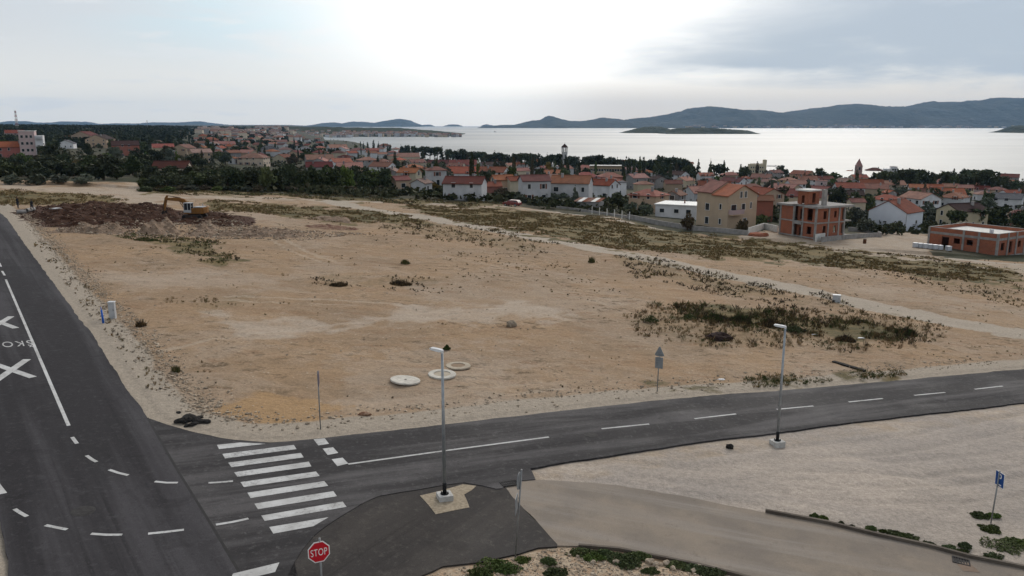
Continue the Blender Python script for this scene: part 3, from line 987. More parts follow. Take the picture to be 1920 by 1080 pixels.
kerb([(1435, 960), (1550, 981.5), (1640, 1003.5), (1740, 1025), (1815, 1045), (1920, 1066), (2080, 1100)], 'long dark kerb between the beige path and the white gravel lot')
kerb([(1085, 1024), (1160, 1030), (1235, 1045), (1310, 1060), (1385, 1079), (1500, 1110)], 'dark kerb along the stony corner with green weeds and pale rocks', 0.08, 0.12)

# ================================================================ SEA, FAR LAND
wm = bpy.data.materials.new('sea_water')
wm.use_nodes = True
t = NT(wm.node_tree)
co = t.n('ShaderNodeTexCoord').outputs['Object']
rr = t.ss(t.noise(t.scaled(co, (0.0006, 0.0018, 1)), 1.0, 7, 0.65), 0.3, 0.75, 0.34, 0.46)
bs = t.n('ShaderNodeBsdfPrincipled', ins={'Base Color': (0.03, 0.05, 0.06, 1), 'Roughness': rr, 'IOR': 1.333, 'Specular IOR Level': 0.5})
bp = t.n('ShaderNodeBump', ins={'Strength': 0.12, 'Distance': 0.5, 'Height': t.noise(t.scaled(co, (0.05, 0.12, 1)), 1.0, 5)})
t.put(bs.inputs['Normal'], bp)
t.put(t.n('ShaderNodeOutputMaterial').inputs[0], bs)
b = MB()
b.add([(-12000, 300, SEA), (20000, 300, SEA), (20000, 17500, SEA), (-16000, 17500, SEA)], [(0, 1, 2, 3)])
tag(b.build('sea', wm), kind='structure')


def hill_mat(name, c1, c2, c3):
    m = bpy.data.materials.new(name)
    m.use_nodes = True
    t = NT(m.node_tree)
    co = t.n('ShaderNodeTexCoord').outputs['Object']
    c = t.mix(t.ss(t.noise(co, 0.004, 7, 0.65), 0.38, 0.62), c1, c2)
    c = t.mix(t.ss(t.noise(co, 0.009, 8, 0.75, 0.5), 0.53, 0.68, 0, 0.8), c, c3)
    bp = t.n('ShaderNodeBump', ins={'Strength': 1.0, 'Distance': 25.0, 'Height': t.noise(co, 0.012, 7, 0.65)})
    bs = t.n('ShaderNodeBsdfPrincipled', ins={'Roughness': 0.95, 'Specular IOR Level': 0.05, 'Base Color': c, 'Normal': bp})
    t.put(t.n('ShaderNodeOutputMaterial').inputs[0], bs)
    return m


M_HILL = hill_mat('hill_scrub', (0.018, 0.025, 0.020), (0.034, 0.041, 0.032), (0.095, 0.095, 0.085))


def hills(name, pts, D, th, nx=240, nt=22, m=None, rough=0.06, zb=-29.0, kind='structure'):
    px_ = np.array([p[0] for p in pts], float)
    py_ = np.array([p[1] for p in pts], float)
    xs = np.linspace(px_[0], px_[-1], nx)
    ys = np.interp(xs, px_, py_)
    V = []
    ts = np.linspace(-1, 1, nt)
    for j, tt in enumerate(ts):
        Dj = D + tt * th
        for i in range(nx):
            crest = at(xs[i], ys[i], D)
            hgt_ = max(crest.z - SEA, 0.0)
            prof = (1 - abs(tt) ** 1.5) if tt < 0 else (1 - tt ** 2)
            nz = float(0)
            V.append((crest.x * (1 + 0.0 * tt), Dj, hgt_ * prof))
    V = np.array(V)
    nzv = (fbm(V[:, 0] / (th * 0.35), V[:, 1] / (th * 0.35), 77, 5) - 0.5)
    tm_ = np.repeat(np.abs(ts), nx)
    V[:, 2] = V[:, 2] * (1 + nzv * 1.1 * sst(tm_, 0.0, 0.5)) + nzv * 0 + SEA
    V[:, 2] += np.where(V[:, 2] > SEA + 12, (vnoise(V[:, 0] / (D * 0.0016), V[:, 1] / (th * 0.06), 5) - 0.5) * D * 0.0009, 0)
    V[:, 2] = np.where(tm_ > 0.995, zb, np.where(V[:, 2] < SEA + 0.5, zb, V[:, 2]))
    idx = np.arange(nt * nx).reshape(nt, nx)
    Q = np.stack([idx[:-1, :-1], idx[:-1, 1:], idx[1:, 1:], idx[1:, :-1]], -1).reshape(-1, 4)
    o = link_mesh(name, np_mesh(name, V, Q, m or M_HILL, True))
    return tag(o, kind=kind)


hills('hills', [(905, 237), (940, 234.5), (965, 234), (997, 226), (1014, 225), (1022, 219.5), (1031, 217), (1038, 218.5), (1047, 222.5), (1070, 227), (1095, 227), (1120, 224), (1140, 221), (1150, 223), (1157, 222.5), (1172, 226), (1200, 221), (1225, 219.5), (1255, 214), (1277, 209), (1285, 210.5), (1305, 202), (1330, 199), (1360, 202), (1390, 206), (1427, 206), (1440, 208), (1455, 210.5), (1470, 212.5), (1495, 212), (1535, 204), (1575, 196), (1610, 194.5), (1630, 196), (1655, 199.5), (1690, 201), (1735, 201), (1765, 194), (1782, 190.5), (1797, 194), (1830, 190.5), (1860, 184.5), (1877, 182.5), (1897, 183.5), (1920, 183.5), (2000, 188), (2100, 196), (2200, 208), (2350, 225), (2450, 237)], 10200, 1700, 420, 30)
hills('hills', [(583, 237), (605, 231), (625, 229.5), (640, 232.5), (660, 228), (680, 229), (705, 231), (720, 227), (735, 225), (742, 223.5), (750, 223), (762, 224.5), (775, 230), (787, 236)], 14000, 1200, 160)
hills('hills', [(-400, 234), (-300, 228), (-200, 231), (-80, 229), (0, 235), (10, 234), (25, 229), (40, 227), (52, 230), (75, 234), (100, 234), (110, 230), (127, 227.5), (138, 229), (150, 228), (165, 232), (182, 234.5), (200, 234.5), (212, 232.5), (225, 231), (242, 233), (262, 231), (275, 233), (295, 229.5), (325, 230), (350, 229), (372, 227.5), (387, 231), (410, 234), (440, 236)], 15000, 1400, 300)
for pts, D_ in (([(788, 236), (795, 234), (806, 234.2), (812, 236)], 15500), ([(834, 236), (842, 233.6), (855, 233.6), (866, 236)], 15300), ([(902, 236), (912, 232.8), (924, 235.5)], 15600), ([(914, 239.5), (930, 237.4), (955, 236.5), (990, 238), (1010, 239.4)], 9300)):
    hills('island', pts, D_, 500, 40, 10)
M_WOODED = hill_mat('wooded_island', (0.022, 0.03, 0.014), (0.036, 0.042, 0.02), (0.05, 0.05, 0.03))
hills('island', [(1165, 249), (1178, 245), (1195, 240.5), (1208, 238), (1225, 237.2), (1240, 237.5), (1252, 241), (1270, 245), (1275, 249)], 3900, 170, 120, 16, M_WOODED)
hills('island', [(1238, 251), (1246, 246), (1262, 241.5), (1290, 239.8), (1320, 239.5), (1350, 241), (1380, 243), (1400, 244.3), (1408, 247), (1411, 250)], 3550, 150, 140, 16, M_WOODED)
hills('island', [(1886, 251), (1900, 244), (1908, 238.5), (1920, 236), (1990, 234), (2080, 240), (2110, 250)], 3900, 200, 80, 14, M_WOODED)
hills('headland', [(330, 238), (440, 236.8), (520, 237.2), (600, 237.5), (650, 239), (700, 240), (740, 241), (800, 245), (840, 249), (862, 252), (875, 255)], 3150, 520, 200, 18, M_WOODED)


# ================================================================ STREET FURNITURE
M_LAMPW = mat('lamp_head', (0.58, 0.59, 0.60), (0.5, 0.51, 0.52), 6, 0.45)
M_LENS = mat('lamp_lens', (0.5, 0.52, 0.52), rough=0.2)
M_SIGNBACK = mat('sign_back', (0.24, 0.26, 0.275), (0.19, 0.205, 0.22), 4, 0.55, metal=0.3)
M_SIGNPOLE = mat('sign_pole', (0.26, 0.27, 0.27), (0.2, 0.205, 0.21), 5, 0.55, metal=0.5)
M_RED = mat('sign_red', (0.42, 0.012, 0.022), rough=0.5)
M_WHITE = mat('sign_white', (0.66, 0.66, 0.66), rough=0.5)
M_BLUE = mat('sign_blue', (0.012, 0.06, 0.22), rough=0.5)


def lamp(px, py, hgt_, label):
    p = gg(px, py)
    p.z = zp(p.x, p.y) - (0.0 if px < 1000 else -0.01)
    r = empty('street_lamp', p, 0, label, 'street lamp', 'grey street lamps by the side road')
    b = MB()
    b.box((0, 0, 0.05), (0.58, 0.58, 0.38), ANG2 - 0.1)
    b.build('footing', mat('footing', (0.52, 0.51, 0.49), (0.38, 0.37, 0.35), 3.5, 0.9, 0.3, 20, c3=(0.28, 0.265, 0.24)), r, bevel=0.015)
    b = MB()
    b.tube((0, 0, 0.24), (0, 0, 0.265), 0.17, 0.17, 16)
    for k in range(4):
        a_ = ANG2 + math.pi / 4 + k * math.pi / 2
        b.tube((0.15 * math.cos(a_), 0.15 * math.sin(a_), 0.24), (0.15 * math.cos(a_), 0.15 * math.sin(a_), 0.33), 0.018, 0.018, 6)
    b.tube((0, 0, 0.26), (0, 0, 0.72), 0.083, 0.083, 16)
    b.build('base_sleeve', M_BLACK, r, True)
    b = MB()
    b.tube((0, 0, 0.70), (0, 0, hgt_), 0.075, 0.048, 16)
    b.build('pole', M_GALV, r, True)
    b = MB()
    dv = Vector((-0.85, 0.5, 0)).normalized()
    sv = Vector((-dv.y, dv.x, 0))
    b.tube((0, 0, hgt_ - 0.02), Vector((0, 0, hgt_ + 0.06)), 0.055, 0.055, 12)
    o_ = Vector((0, 0, hgt_ + 0.05))
    prof = [(-0.05, 0.0), (0.10, -0.035), (0.52, -0.015), (0.56, 0.02), (0.5, 0.05), (0.1, 0.075), (-0.05, 0.06)]
    wds = [0.045, 0.10, 0.11, 0.085, 0.10, 0.09, 0.045]
    vs_ = []
    for s in (-1, 1):
        for (x, z), wv in zip(prof, wds):
            vs_.append(o_ + dv * x + sv * (s * wv) + Vector((0, 0, z + 0.1 * x)))
    n = len(prof)
    b.add(vs_, [tuple(range(n - 1, -1, -1)), tuple(range(n, 2 * n))] + [(i, (i + 1) % n, n + (i + 1) % n, n + i) for i in range(n)])
    h = b.build('lamp_head', M_LAMPW, r, bevel=0.01)
    b = MB()
    b.extr([o_ + dv * x + sv * s + Vector((0, 0, -0.04 + 0.1 * x)) for x, s in ((0.16, -0.09), (0.5, -0.1), (0.5, 0.1), (0.16, 0.09))], (0, 0, 0.01))
    b.build('lens', M_LENS, h)
    return r


sheet('gravel_pad', g2([(787.5, 930), (830, 920), (868, 909), (893, 912), (884, 920), (870, 928), (880, 952), (845, 959), (817, 965), (803, 947)]), 0.026, 0.02,
      mat('pale_gravel', (0.42, 0.35, 0.26), (0.28, 0.23, 0.165), 9.0, 0.95, 0.8, 25), pave, amp=0.15)
lamp(834, 938, 6.15, 'grey street lamp on a white footing set in the dark pavement beside the crosswalk')
lamp(1457, 834, 6.15, 'grey street lamp on a white footing at the edge of the pale gravel lot')


def sign_pole(px, py, hgt_, label, lean=(0, 0), base=None, ground_z=True):
    p = base or gg(px, py)
    r = empty('road_sign', p, 0, label, 'road sign')
    b = MB()
    b.tube((0, 0, -0.2), (lean[0], lean[1], hgt_), 0.03, 0.03, 10)
    b.tube((lean[0], lean[1], hgt_), (lean[0], lean[1], hgt_ + 0.012), 0.034, 0.03, 10)
    b.build('pole', M_SIGNPOLE, r, True)
    return r


def plate(name, poly, thick, mats, parent, M):
    """poly in sign plane (u right, v up), facing local -Y then placed with M"""
    b = MB()
    b.extr([(u, 0, v) for u, v in poly], (0, thick, 0))
    me = b.mesh(name, mats)
    me.transform(M)
    return link_mesh(name, me, parent)


def oct_(r, n=8, off=math.pi / 8):
    return [(r * math.cos(off + 2 * math.pi * k / n), r * math.sin(off + 2 * math.pi * k / n)) for k in range(n)]


# STOP sign
c0 = None
for D_ in np.arange(14, 24, 0.02):
    P = at(598, 1035, D_)
    if P.z - T1(P.x, P.y) <= 2.45:
        c0 = P
        break
bz = Vector((c0.x + 0.02, c0.y + 0.06, T1(c0.x, c0.y) - 0.02))
st = sign_pole(0, 0, 2.85, 'red octagonal STOP sign on a thin grey pole beside the junction', (0, 0), bz)
hc = c0.z - bz.z
Rm = Matrix.Translation((-0.02, -0.06, hc)) @ Matrix.Rotation(math.radians(24), 4, 'Z') @ Matrix.Rotation(math.radians(-4), 4, 'X')
R8 = 0.335
plate('back_plate', oct_(R8), 0.012, M_WHITE, st, Rm)
f_ = plate('red_face', oct_(R8 * 0.91), 0.004, M_RED, st, Rm @ Matrix.Translation((0, -0.0045, 0)))
tm = text_mesh('lettering', 'STOP', 0.0015, 0.30, 1.05, 'CENTER')
bxx = [v.co.x for v in tm.vertices]
kx = 0.47 / (max(bxx) - min(bxx))
mid = (max(bxx) + min(bxx)) / 2
tm.transform(Matrix.Scale(1.0, 4))
for v in tm.vertices:
    v.co.x = (v.co.x - mid) * kx
    v.co.y = (v.co.y - 0.105) * 1.0
tm.transform(Matrix.Rotation(math.pi / 2, 4, 'X'))
tm.transform(Rm @ Matrix.Translation((0, -0.0075, 0)))
tm.materials.append(M_WHITE)
link_mesh('lettering', tm, f_)

# edge-on sign left of the crosswalk road
s1 = sign_pole(601, 805, 2.95, 'thin road sign seen edge-on at the sandy verge above the crosswalk')
Rm = Matrix.Translation((0.05, -0.03, 2.6)) @ Matrix.Rotation(math.radians(99), 4, 'Z')
plate('sign_plate', [(-0.3, -0.32), (0.3, -0.32), (0.3, 0.32), (-0.3, 0.32)], 0.02, mat('sign_dark', (0.09, 0.075, 0.11), rough=0.5), s1, Rm)
# back of triangle + plate
s2 = sign_pole(1232, 734, 2.75, 'grey back of a triangular road sign with a rectangular plate below', (0.06, 0))
Rm = Matrix.Translation((0.05, -0.045, 2.25)) @ Matrix.Rotation(math.radians(-28), 4, 'Z')
plate('triangle_plate', [(-0.27, 0.02), (0.27, 0.02), (0.29, 0.08), (0.04, 0.58), (-0.04, 0.58), (-0.29, 0.08)], 0.02, M_SIGNBACK, s2, Rm)
Rm2 = Matrix.Translation((0.04, -0.045, 1.78)) @ Matrix.Rotation(math.radians(-28), 4, 'Z')
plate('lower_plate', [(-0.24, -0.3), (0.24, -0.3), (0.24, 0.4), (-0.24, 0.4)], 0.02, M_SIGNBACK, s2, Rm2)
for z_ in (2.4, 2.26, 1.9):
    b = MB()
    b.box((0.048, -0.066, z_), (0.38, 0.02, 0.03), math.radians(-28))
    b.build('clamp_rail', M_SIGNPOLE, s2)
# tall pole with two edge-on plates at the beige path
c0 = None
for D_ in np.arange(14, 34, 0.02):
    P = at(978, 880, D_)
    if P.z - T1(P.x, P.y) <= 3.3:
        c0 = P
        break
bz = Vector((c0.x - 0.22, c0.y, T1(c0.x, c0.y)))
s3 = sign_pole(0, 0, 3.28, 'tall leaning sign pole with two edge-on plates in the stony corner', (0.22, 0), bz)
for z_, h_, dx, ra in ((2.88, 0.62, 0.19, 76), (2.0, 0.6, 0.10, 82)):
    Rm = Matrix.Translation((dx - 0.05, -0.02, z_)) @ Matrix.Rotation(math.radians(ra), 4, 'Z')
    plate('sign_plate', oct_(h_ / 2, 20, 0) if z_ > 2.5 else [(-0.28, -h_ / 2), (0.28, -h_ / 2), (0.28, h_ / 2), (-0.28, h_ / 2)], 0.018, M_SIGNBACK, s3, Rm)
# parking sign
s4 = sign_pole(1857.5, 981, 2.32, 'blue parking sign with a white P on a thin brown pole', (0.10, 0))
Rm = Matrix.Translation((0.11, -0.04, 1.98)) @ Matrix.Rotation(math.radians(-91), 4, 'Z') @ Matrix.Rotation(math.radians(-3), 4, 'Y')
plate('back_plate', [(-0.3, -0.31), (0.3, -0.31), (0.3, 0.31), (-0.3, 0.31)], 0.012, M_WHITE, s4, Rm)
f_ = plate('blue_face', [(-0.28, -0.29), (0.28, -0.29), (0.28, 0.29), (-0.28, 0.29)], 0.004, M_BLUE, s4, Rm @ Matrix.Translation((0, -0.0045, 0)))
tm = text_mesh('lettering', 'P', 0.0015, 0.55, 1.0, 'CENTER')
tm.transform(Matrix.Rotation(math.pi / 2, 4, 'X'))
tm.transform(Rm @ Matrix.Translation((0, -0.0075, -0.13)))
tm.materials.append(M_WHITE)
link_mesh('lettering', tm, f_)
plate('white_bar', [(-0.12, -0.25), (0.14, -0.25), (0.14, -0.20), (-0.12, -0.20)], 0.003, M_WHITE, f_, Rm @ Matrix.Translation((0, -0.0075, 0)))

# utility cabinets, blue marker
M_CAB = mat('cabinet_grey', (0.44, 0.45, 0.46), (0.38, 0.39, 0.40), 3, 0.6)


def cabinet(px, py, w_, d_2, h_, rz, label):
    p = gg(px, py)
    r = empty('utility_cabinet', p, rz, label, 'utility cabinet')
    b = MB()
    b.box((0, 0, h_ / 2 - 0.1), (w_, d_2, h_ + 0.2))
    b.build('body', M_CAB, r, bevel=0.012)
    b = MB()
    b.box((0, 0, h_ + 0.03), (w_ + 0.05, d_2 + 0.05, 0.05))
    b.build('lid', M_LAMPW, r, bevel=0.01)
    b = MB()
    b.box((0, -d_2 / 2 - 0.006, h_ * 0.55), (w_ * 0.86, 0.012, h_ * 0.8))
    dr = b.build('door', M_CAB, r)
    b = MB()
    b.box((w_ * 0.3, -d_2 / 2 - 0.022, h_ * 0.55), (0.03, 0.02, 0.12))
    b.build('handle', M_BLACK, dr)
    return r


cabinet(212, 597, 0.42, 0.36, 1.2, math.radians(8), 'tall pale grey utility cabinet on the stony verge beside the blue post')
cabinet(1568, 566, 0.75, 0.5, 0.72, math.radians(-20), 'low white utility cabinet beside the dirt track across the field')
p = gg(194, 606)
r = empty('marker_post', p, 0, 'short bright blue marker post standing beside the tall grey cabinet', 'marker post')
b = MB()
b.tube((0, 0, -0.1), (-0.05, 0, 0.95), 0.075, 0.06, 10)
b.build('post', mat('blue_plastic', (0.012, 0.09, 0.42), (0.02, 0.12, 0.5), 4, 0.45), r, True)
b = MB()
b.tube((-0.055, 0, 0.95), (-0.075, 0, 1.18), 0.028, 0.02, 8)
b.build('cap', MATS['blue_plastic'], r, True)

# concrete lids in the field
def lid(px, py, dia, tilt, hole, label, mats):
    p = gg(px, py)
    r = empty('concrete_disc', p + Vector((0, 0, 0.08)), 0, label, 'concrete disc', 'round concrete lids lying in the field')
    r.rotation_euler = (tilt[0], tilt[1], 0)
    R, n = dia / 2, 44
    b = MB()
    z0, z1 = -0.05, 0.045
    rings = [(R, z0), (R, z1 - 0.02), (R - 0.02, z1), (hole, z1), (hole, z0)]
    vs_ = [(rr_ * math.cos(2 * math.pi * i / n), rr_ * math.sin(2 * math.pi * i / n), z) for rr_, z in rings for i in range(n)]
    fs_ = []
    for k in range(len(rings)):
        k2 = (k + 1) % len(rings)
        fs_ += [(k * n + i, k * n + (i + 1) % n, k2 * n + (i + 1) % n, k2 * n + i) for i in range(n)]
    b.add(vs_, fs_)
    b.build('ring_slab', mats[0], r)
    b = MB()
    b.tube((0, 0, z0), (0, 0, z1 - 0.03), hole - 0.012, hole - 0.012, 30)
    b.build('centre_plug', mats[1], r)
    return r


M_LID = mat('lid_pale', (0.56, 0.53, 0.47), (0.42, 0.395, 0.35), 2.2, 0.9, 0.3, 14, c3=(0.34, 0.31, 0.26))
M_LID2 = mat('lid_dusty', (0.43, 0.37, 0.29), (0.34, 0.29, 0.225), 2.5, 0.9, 0.3, 14)
lid(760, 715, 1.78, (-0.04, 0.10), 0.09, 'pale white tilted concrete lid with a small hole, leftmost of the three lids', (M_LID, M_BLACK))
lid(829, 704, 1.72, (0.02, 0.04), 0.52, 'dusty concrete lid behind the street lamp, middle of the three lids', (M_LID, M_LID2))
lid(859, 688, 1.60, (0.0, 0.02), 0.46, 'grey concrete ring lid with brown soil inside, farthest of the three lids', (M_LID2, mat('plug_soil', (0.21, 0.15, 0.10), (0.27, 0.2, 0.14), 4, 0.95)))


def lump(name, px, py, sx_, sy_, sz_, m, label, cat, seed=0, rz=0.0, sub=3, rough=0.35, sink=0.15, P=None):
    bm = bmesh.new()
    bmesh.ops.create_icosphere(bm, subdivisions=sub, radius=1)
    for v in bm.verts:
        q = v.co
        n_ = float(fbm(np.array([q.x * 1.7 + seed * 3.1]), np.array([q.y * 1.7 + q.z * 1.3 + seed]), seed)[0]) - 0.5
        n2_ = float(fbm(np.array([q.x * 4.5 + q.z * 2]), np.array([q.y * 4.5 - q.z * 3 + seed]), seed + 5)[0]) - 0.5
        q *= 1 + rough * 2 * n_ + rough * n2_
        v.co = (q.x * sx_, q.y * sy_, max(q.z, -0.4) * sz_)
    me = bpy.data.meshes.new(name)
    bm.to_mesh(me)
    bm.free()
    me.materials.append(m)
    o = link_mesh(name, me)
    p = P or gg(px, py)
    o.location = p + Vector((0, 0, sz_ * (1 - sink) * 0.4))
    o.rotation_euler = (0, 0, rz)
    return tag(o, label, cat)


M_STONE = mat('stone', (0.30, 0.245, 0.185), (0.20, 0.165, 0.125), 3.0, 0.95, 0.6, 10)
M_PSTONE = mat('stone_pale', (0.42, 0.345, 0.265), (0.32, 0.255, 0.19), 3.0, 0.95, 0.6, 10)
M_DSTONE = mat('stone_dark', (0.10, 0.085, 0.07), (0.15, 0.125, 0.10), 3.0, 0.95, 0.6, 10)
lump('boulder', 959, 611, 0.42, 0.34, 0.34, M_STONE, 'lone brown boulder lying in the middle of the bare field', 'boulder', 3)
M_TAR = mat('broken_asphalt', (0.013, 0.012, 0.012), (0.024, 0.022, 0.02), 4.0, 0.9, 0.6, 12)
k_ = 0
for (px, py, s) in ((340, 790, 0.34), (352, 787, 0.5), (366, 788, 0.42), (380, 792, 0.36), (362, 796, 0.26), (350, 799, 0.2), (335, 774, 0.17), (374, 783, 0.2)):
    k_ += 1
    o = lump('asphalt_chunk', px, py, s, s * 0.62, s * 0.32, M_TAR, 'black broken lump of asphalt in the heap dumped at the road corner', 'asphalt chunk', 10 + k_, k_ * 0.8)
    o['group'] = 'broken asphalt lumps at the road corner'
lump('asphalt_chunk', 1368, 840, 0.19, 0.16, 0.16, M_TAR, 'small black lump lying alone on the pale gravel beside the side road', 'asphalt chunk', 31)
# dark strip of tarred felt in the field
b = MB()
pts = [gg(*q) for q in ((1562, 679), (1578, 683.5), (1592, 688), (1606, 692), (1622, 697))]
for a_, b_2 in zip(pts[:-1], pts[1:]):
    b.bar(a_ + Vector((0, 0, 0.05)), b_2 + Vector((0, 0, 0.05)), 0.34, 0.12)
tag(b.build('felt_strip', M_TAR, bevel=0.02), 'long black strip of tarred felt lying on the bare field', 'felt strip')
lump('spoil_heap', 1345, 637, 0.98, 0.7, 0.42, mat('burnt_brush', (0.030, 0.020, 0.019), (0.05, 0.033, 0.028), 3, 1.0, 1.0, 8), 'dark heap of burnt brushwood among the weeds of the field', 'brush heap', 44, 0.1, 4, 0.4)
lump('debris_heap', 683, 778, 0.36, 0.18, 0.12, mat('rusty_debris', (0.20, 0.095, 0.055), (0.30, 0.2, 0.14), 6, 0.95, 0.8, 12), 'small heap of rusty brown debris on the verge above the side road', 'debris heap', 51)

# white scraps
for px, py, s in ((1527, 628, 0.3), (1614, 634, 0.3), (1352, 712, 0.25)):
    o = lump('plastic_scrap', px, py, s, s * 0.45, 0.05, M_WHITE, 'scrap of white plastic litter lying among the dry weeds of the field', 'litter', int(px))
    o['group'] = 'white plastic scraps in the field'

# rusty barrel
p = gg(1621, 457)
r = empty('barrel', p, 0, 'rusty brown oil barrel standing alone left of the low brick building', 'barrel')
b = MB()
b.tube((0, 0, 0), (0, 0, 0.88), 0.29, 0.29, 20)
for z_ in (0.3, 0.6, 0.87):
    b.tube((0, 0, z_ - 0.015), (0, 0, z_ + 0.015), 0.305, 0.305, 20)
b.build('drum', mat('rust', (0.12, 0.05, 0.025), (0.07, 0.035, 0.02), 5, 0.9), r)
b = MB()
b.tube((0, 0, 0.885), (0, 0, 0.89), 0.25, 0.25, 20)
b.build('lid', M_BLACK, r)

# wrapped pallets of blocks
M_WRAP = mat('wrapped_blocks', (0.46, 0.48, 0.51), (0.38, 0.40, 0.43), 2, 0.5)
M_WRAPT = mat('wrap_top', (0.68, 0.69, 0.70), rough=0.45)
lab = ['first', 'second', 'third', 'fourth', 'fifth', 'sixth']
for i in range(7):
    px, py = (1716 + i * 9.2, 464.5 + i * 0.95) if i < 6 else (1778, 471)
    p = gg(px, py)
    r = empty('block_pallet', p, math.radians(-8 + i * 2), 'white-wrapped pallet of blocks, %s from the left in the row of six' % lab[i] if i < 6 else 'wrapped pallet of blocks standing apart from the row, nearest the brick building', 'pallet', 'wrapped pallets of building blocks')
    b = MB()
    for s in (-0.32, 0, 0.32):
        b.box((0, s, 0.04), (0.8, 0.1, 0.1))
    b.box((0, 0, 0.11), (0.82, 0.82, 0.03))
    b.build('pallet_base', mat('pallet_wood', (0.22, 0.15, 0.09), (0.16, 0.11, 0.07), 4, 0.9), r)
    b = MB()
    b.box((0, 0, 0.52), (0.78, 0.8, 0.78))
    b.build('block_stack', M_WRAP, r, bevel=0.03)
    b = MB()
    b.box((0, 0, 0.93), (0.8, 0.82, 0.035))
    b.build('wrap_cover', M_WRAPT, r, bevel=0.015)

# ================================================================ EARTHWORKS, EXCAVATOR, PEOPLE
M_RSOIL = mat('red_soil', (0.038, 0.019, 0.012), (0.064, 0.031, 0.019), 1.3, 1.0, 1.0, 5, c3=(0.09, 0.052, 0.038))
M_RUB = mat('rubble', (0.27, 0.195, 0.14), (0.17, 0.12, 0.085), 1.6, 1.0, 1.0, 6, c3=(0.38, 0.30, 0.235))


def heap(name, poly_px, hgt_, m, label, cat, seed, freq=0.6, step=0.4):
    """a spread of dumped earth as one lumpy mound"""
    pw = g2(poly_px)
    xs = [p[0] for p in pw]
    ys = [p[1] for p in pw]
    gx = np.arange(min(xs) - 1, max(xs) + 1, step)
    gy = np.arange(min(ys) - 1, max(ys) + 1, step)
    X, Y = np.meshgrid(gx, gy)
    sdv = poly_sd(X, Y, pw)
    e = sst(-sdv + (fbm(X * 0.5, Y * 0.5, seed) - 0.5) * 1.6, 0.0, 2.2)
    Zb = GZv(X.ravel(), Y.ravel()).reshape(X.shape)
    nz = fbm(X * freq, Y * freq, seed + 3, 5)
    nz = 0.35 + 1.3 * np.abs(nz - 0.5) + 0.9 * (vnoise(X * 1.6, Y * 1.6, seed + 9) - 0.3) * 0.5
    Z = Zb - 0.12 + e * hgt_ * nz
    keep = e > 0.001
    idm = -np.ones(X.shape, int)
    cell = keep[:-1, :-1] | keep[:-1, 1:] | keep[1:, :-1] | keep[1:, 1:]
    used = np.zeros(X.shape, bool)
    for dy in (0, 1):
        for dx in (0, 1):
            used[dy:used.shape[0] - 1 + dy, dx:used.shape[1] - 1 + dx] |= cell
    idm[used] = np.arange(used.sum())
    V = np.stack([X[used], Y[used], Z[used]], 1)
    q = np.stack([idm[:-1, :-1], idm[:-1, 1:], idm[1:, 1:], idm[1:, :-1]], -1)[cell]
    return tag(link_mesh(name, np_mesh(name, V, q, m, False)), label, cat)


heap('earth_heap', [(52, 406), (80, 391), (150, 384), (250, 386), (300, 385), (345, 398), (345, 412), (300, 420), (250, 427), (160, 431), (80, 424)], 1.15, M_RSOIL, 'broad heap of dark red dug earth left of the orange excavator', 'earth heap', 5)
heap('earth_heap', [(385, 404), (420, 402), (450, 412), (472, 421), (440, 426), (400, 425), (330, 417), (340, 408)], 1.0, M_RSOIL, 'lower heap of dark red earth right of the orange excavator', 'earth heap', 15)
heap('rubble_heap', [(285, 430), (300, 419), (318, 415), (335, 424), (345, 436), (300, 441), (250, 441), (255, 432)], 2.0, M_RUB, 'pale stony rubble heap, tallest one in front of the excavator', 'rubble heap', 25, 0.8, 0.3)
heap('rubble_heap', [(195, 425), (215, 420), (240, 424), (255, 436), (240, 441), (150, 441), (80, 438), (90, 433)], 1.2, M_RUB, 'low stony rubble heap in front of the broad red earth heap', 'rubble heap', 35, 0.8, 0.3)
heap('rubble_heap', [(360, 425), (385, 417), (405, 418), (420, 428), (412, 432), (365, 432)], 1.6, M_RUB, 'small rounded rubble heap in front of the red earth beside the excavator', 'rubble heap', 45, 0.8, 0.3)
heap('rubble_heap', [(340, 434), (420, 432), (500, 431), (560, 434), (590, 441), (560, 450), (480, 447), (400, 443), (340, 443)], 0.95, M_RUB, 'long low bank of stony rubble behind the smooth bare soil', 'rubble heap', 55, 0.9, 0.3)
heap('rubble_heap', [(590, 404), (640, 408), (672, 412), (665, 420), (610, 416), (570, 410)], 0.8, M_RUB, 'flat pale rubble heap at the edge of the dark grass behind the trench', 'rubble heap', 65, 0.9, 0.3)
heap('trench_bank', [(550, 423), (600, 421), (650, 424), (690, 428), (680, 434), (600, 431)], 0.5, mat('trench_soil', (0.12, 0.055, 0.04), (0.24, 0.16, 0.11), 1.5, 1.0, 1.0, 6), 'narrow reddish bank of cut soil along the trench in the field', 'soil bank', 75, 1.1, 0.3)
# concrete pipe pieces by the workers
for i, (pa, pb, lab_) in enumerate((((32, 401), (49, 400.5), 'grey concrete pipe at the roadside below the workers, nearer one'), ((50, 398.5), (64, 395.5), 'grey concrete pipe leaning on the red earth at the feet of the worker'))):
    a_, b_2 = gg(*pa), gg(*pb)
    b = MB()
    up = Vector((0, 0, 0.3))
    b.tube(a_ + up, b_2 + up, 0.28, 0.28, 18, False)
    b.tube(b_2 + up, a_ + up, 0.22, 0.22, 18, False)
    dd = (b_2 - a_).normalized()
    b.tube(a_ + up, a_ + up + dd * 0.02, 0.28, 0.22, 18, False)
    b.tube(b_2 + up, b_2 + up - dd * 0.02, 0.28, 0.22, 18, False)
    tag(b.build('concrete_pipe', M_CONC, None, True), lab_, 'pipe')
lump('plastic_sheet', 105, 399, 0.75, 0.3, 0.12, M_WHITE, 'crumpled white plastic sheet lying on the dark red earth heap', 'plastic sheet', 91, 0.4, P=gg(105, 404) + Vector((0, 0, 0.95)))

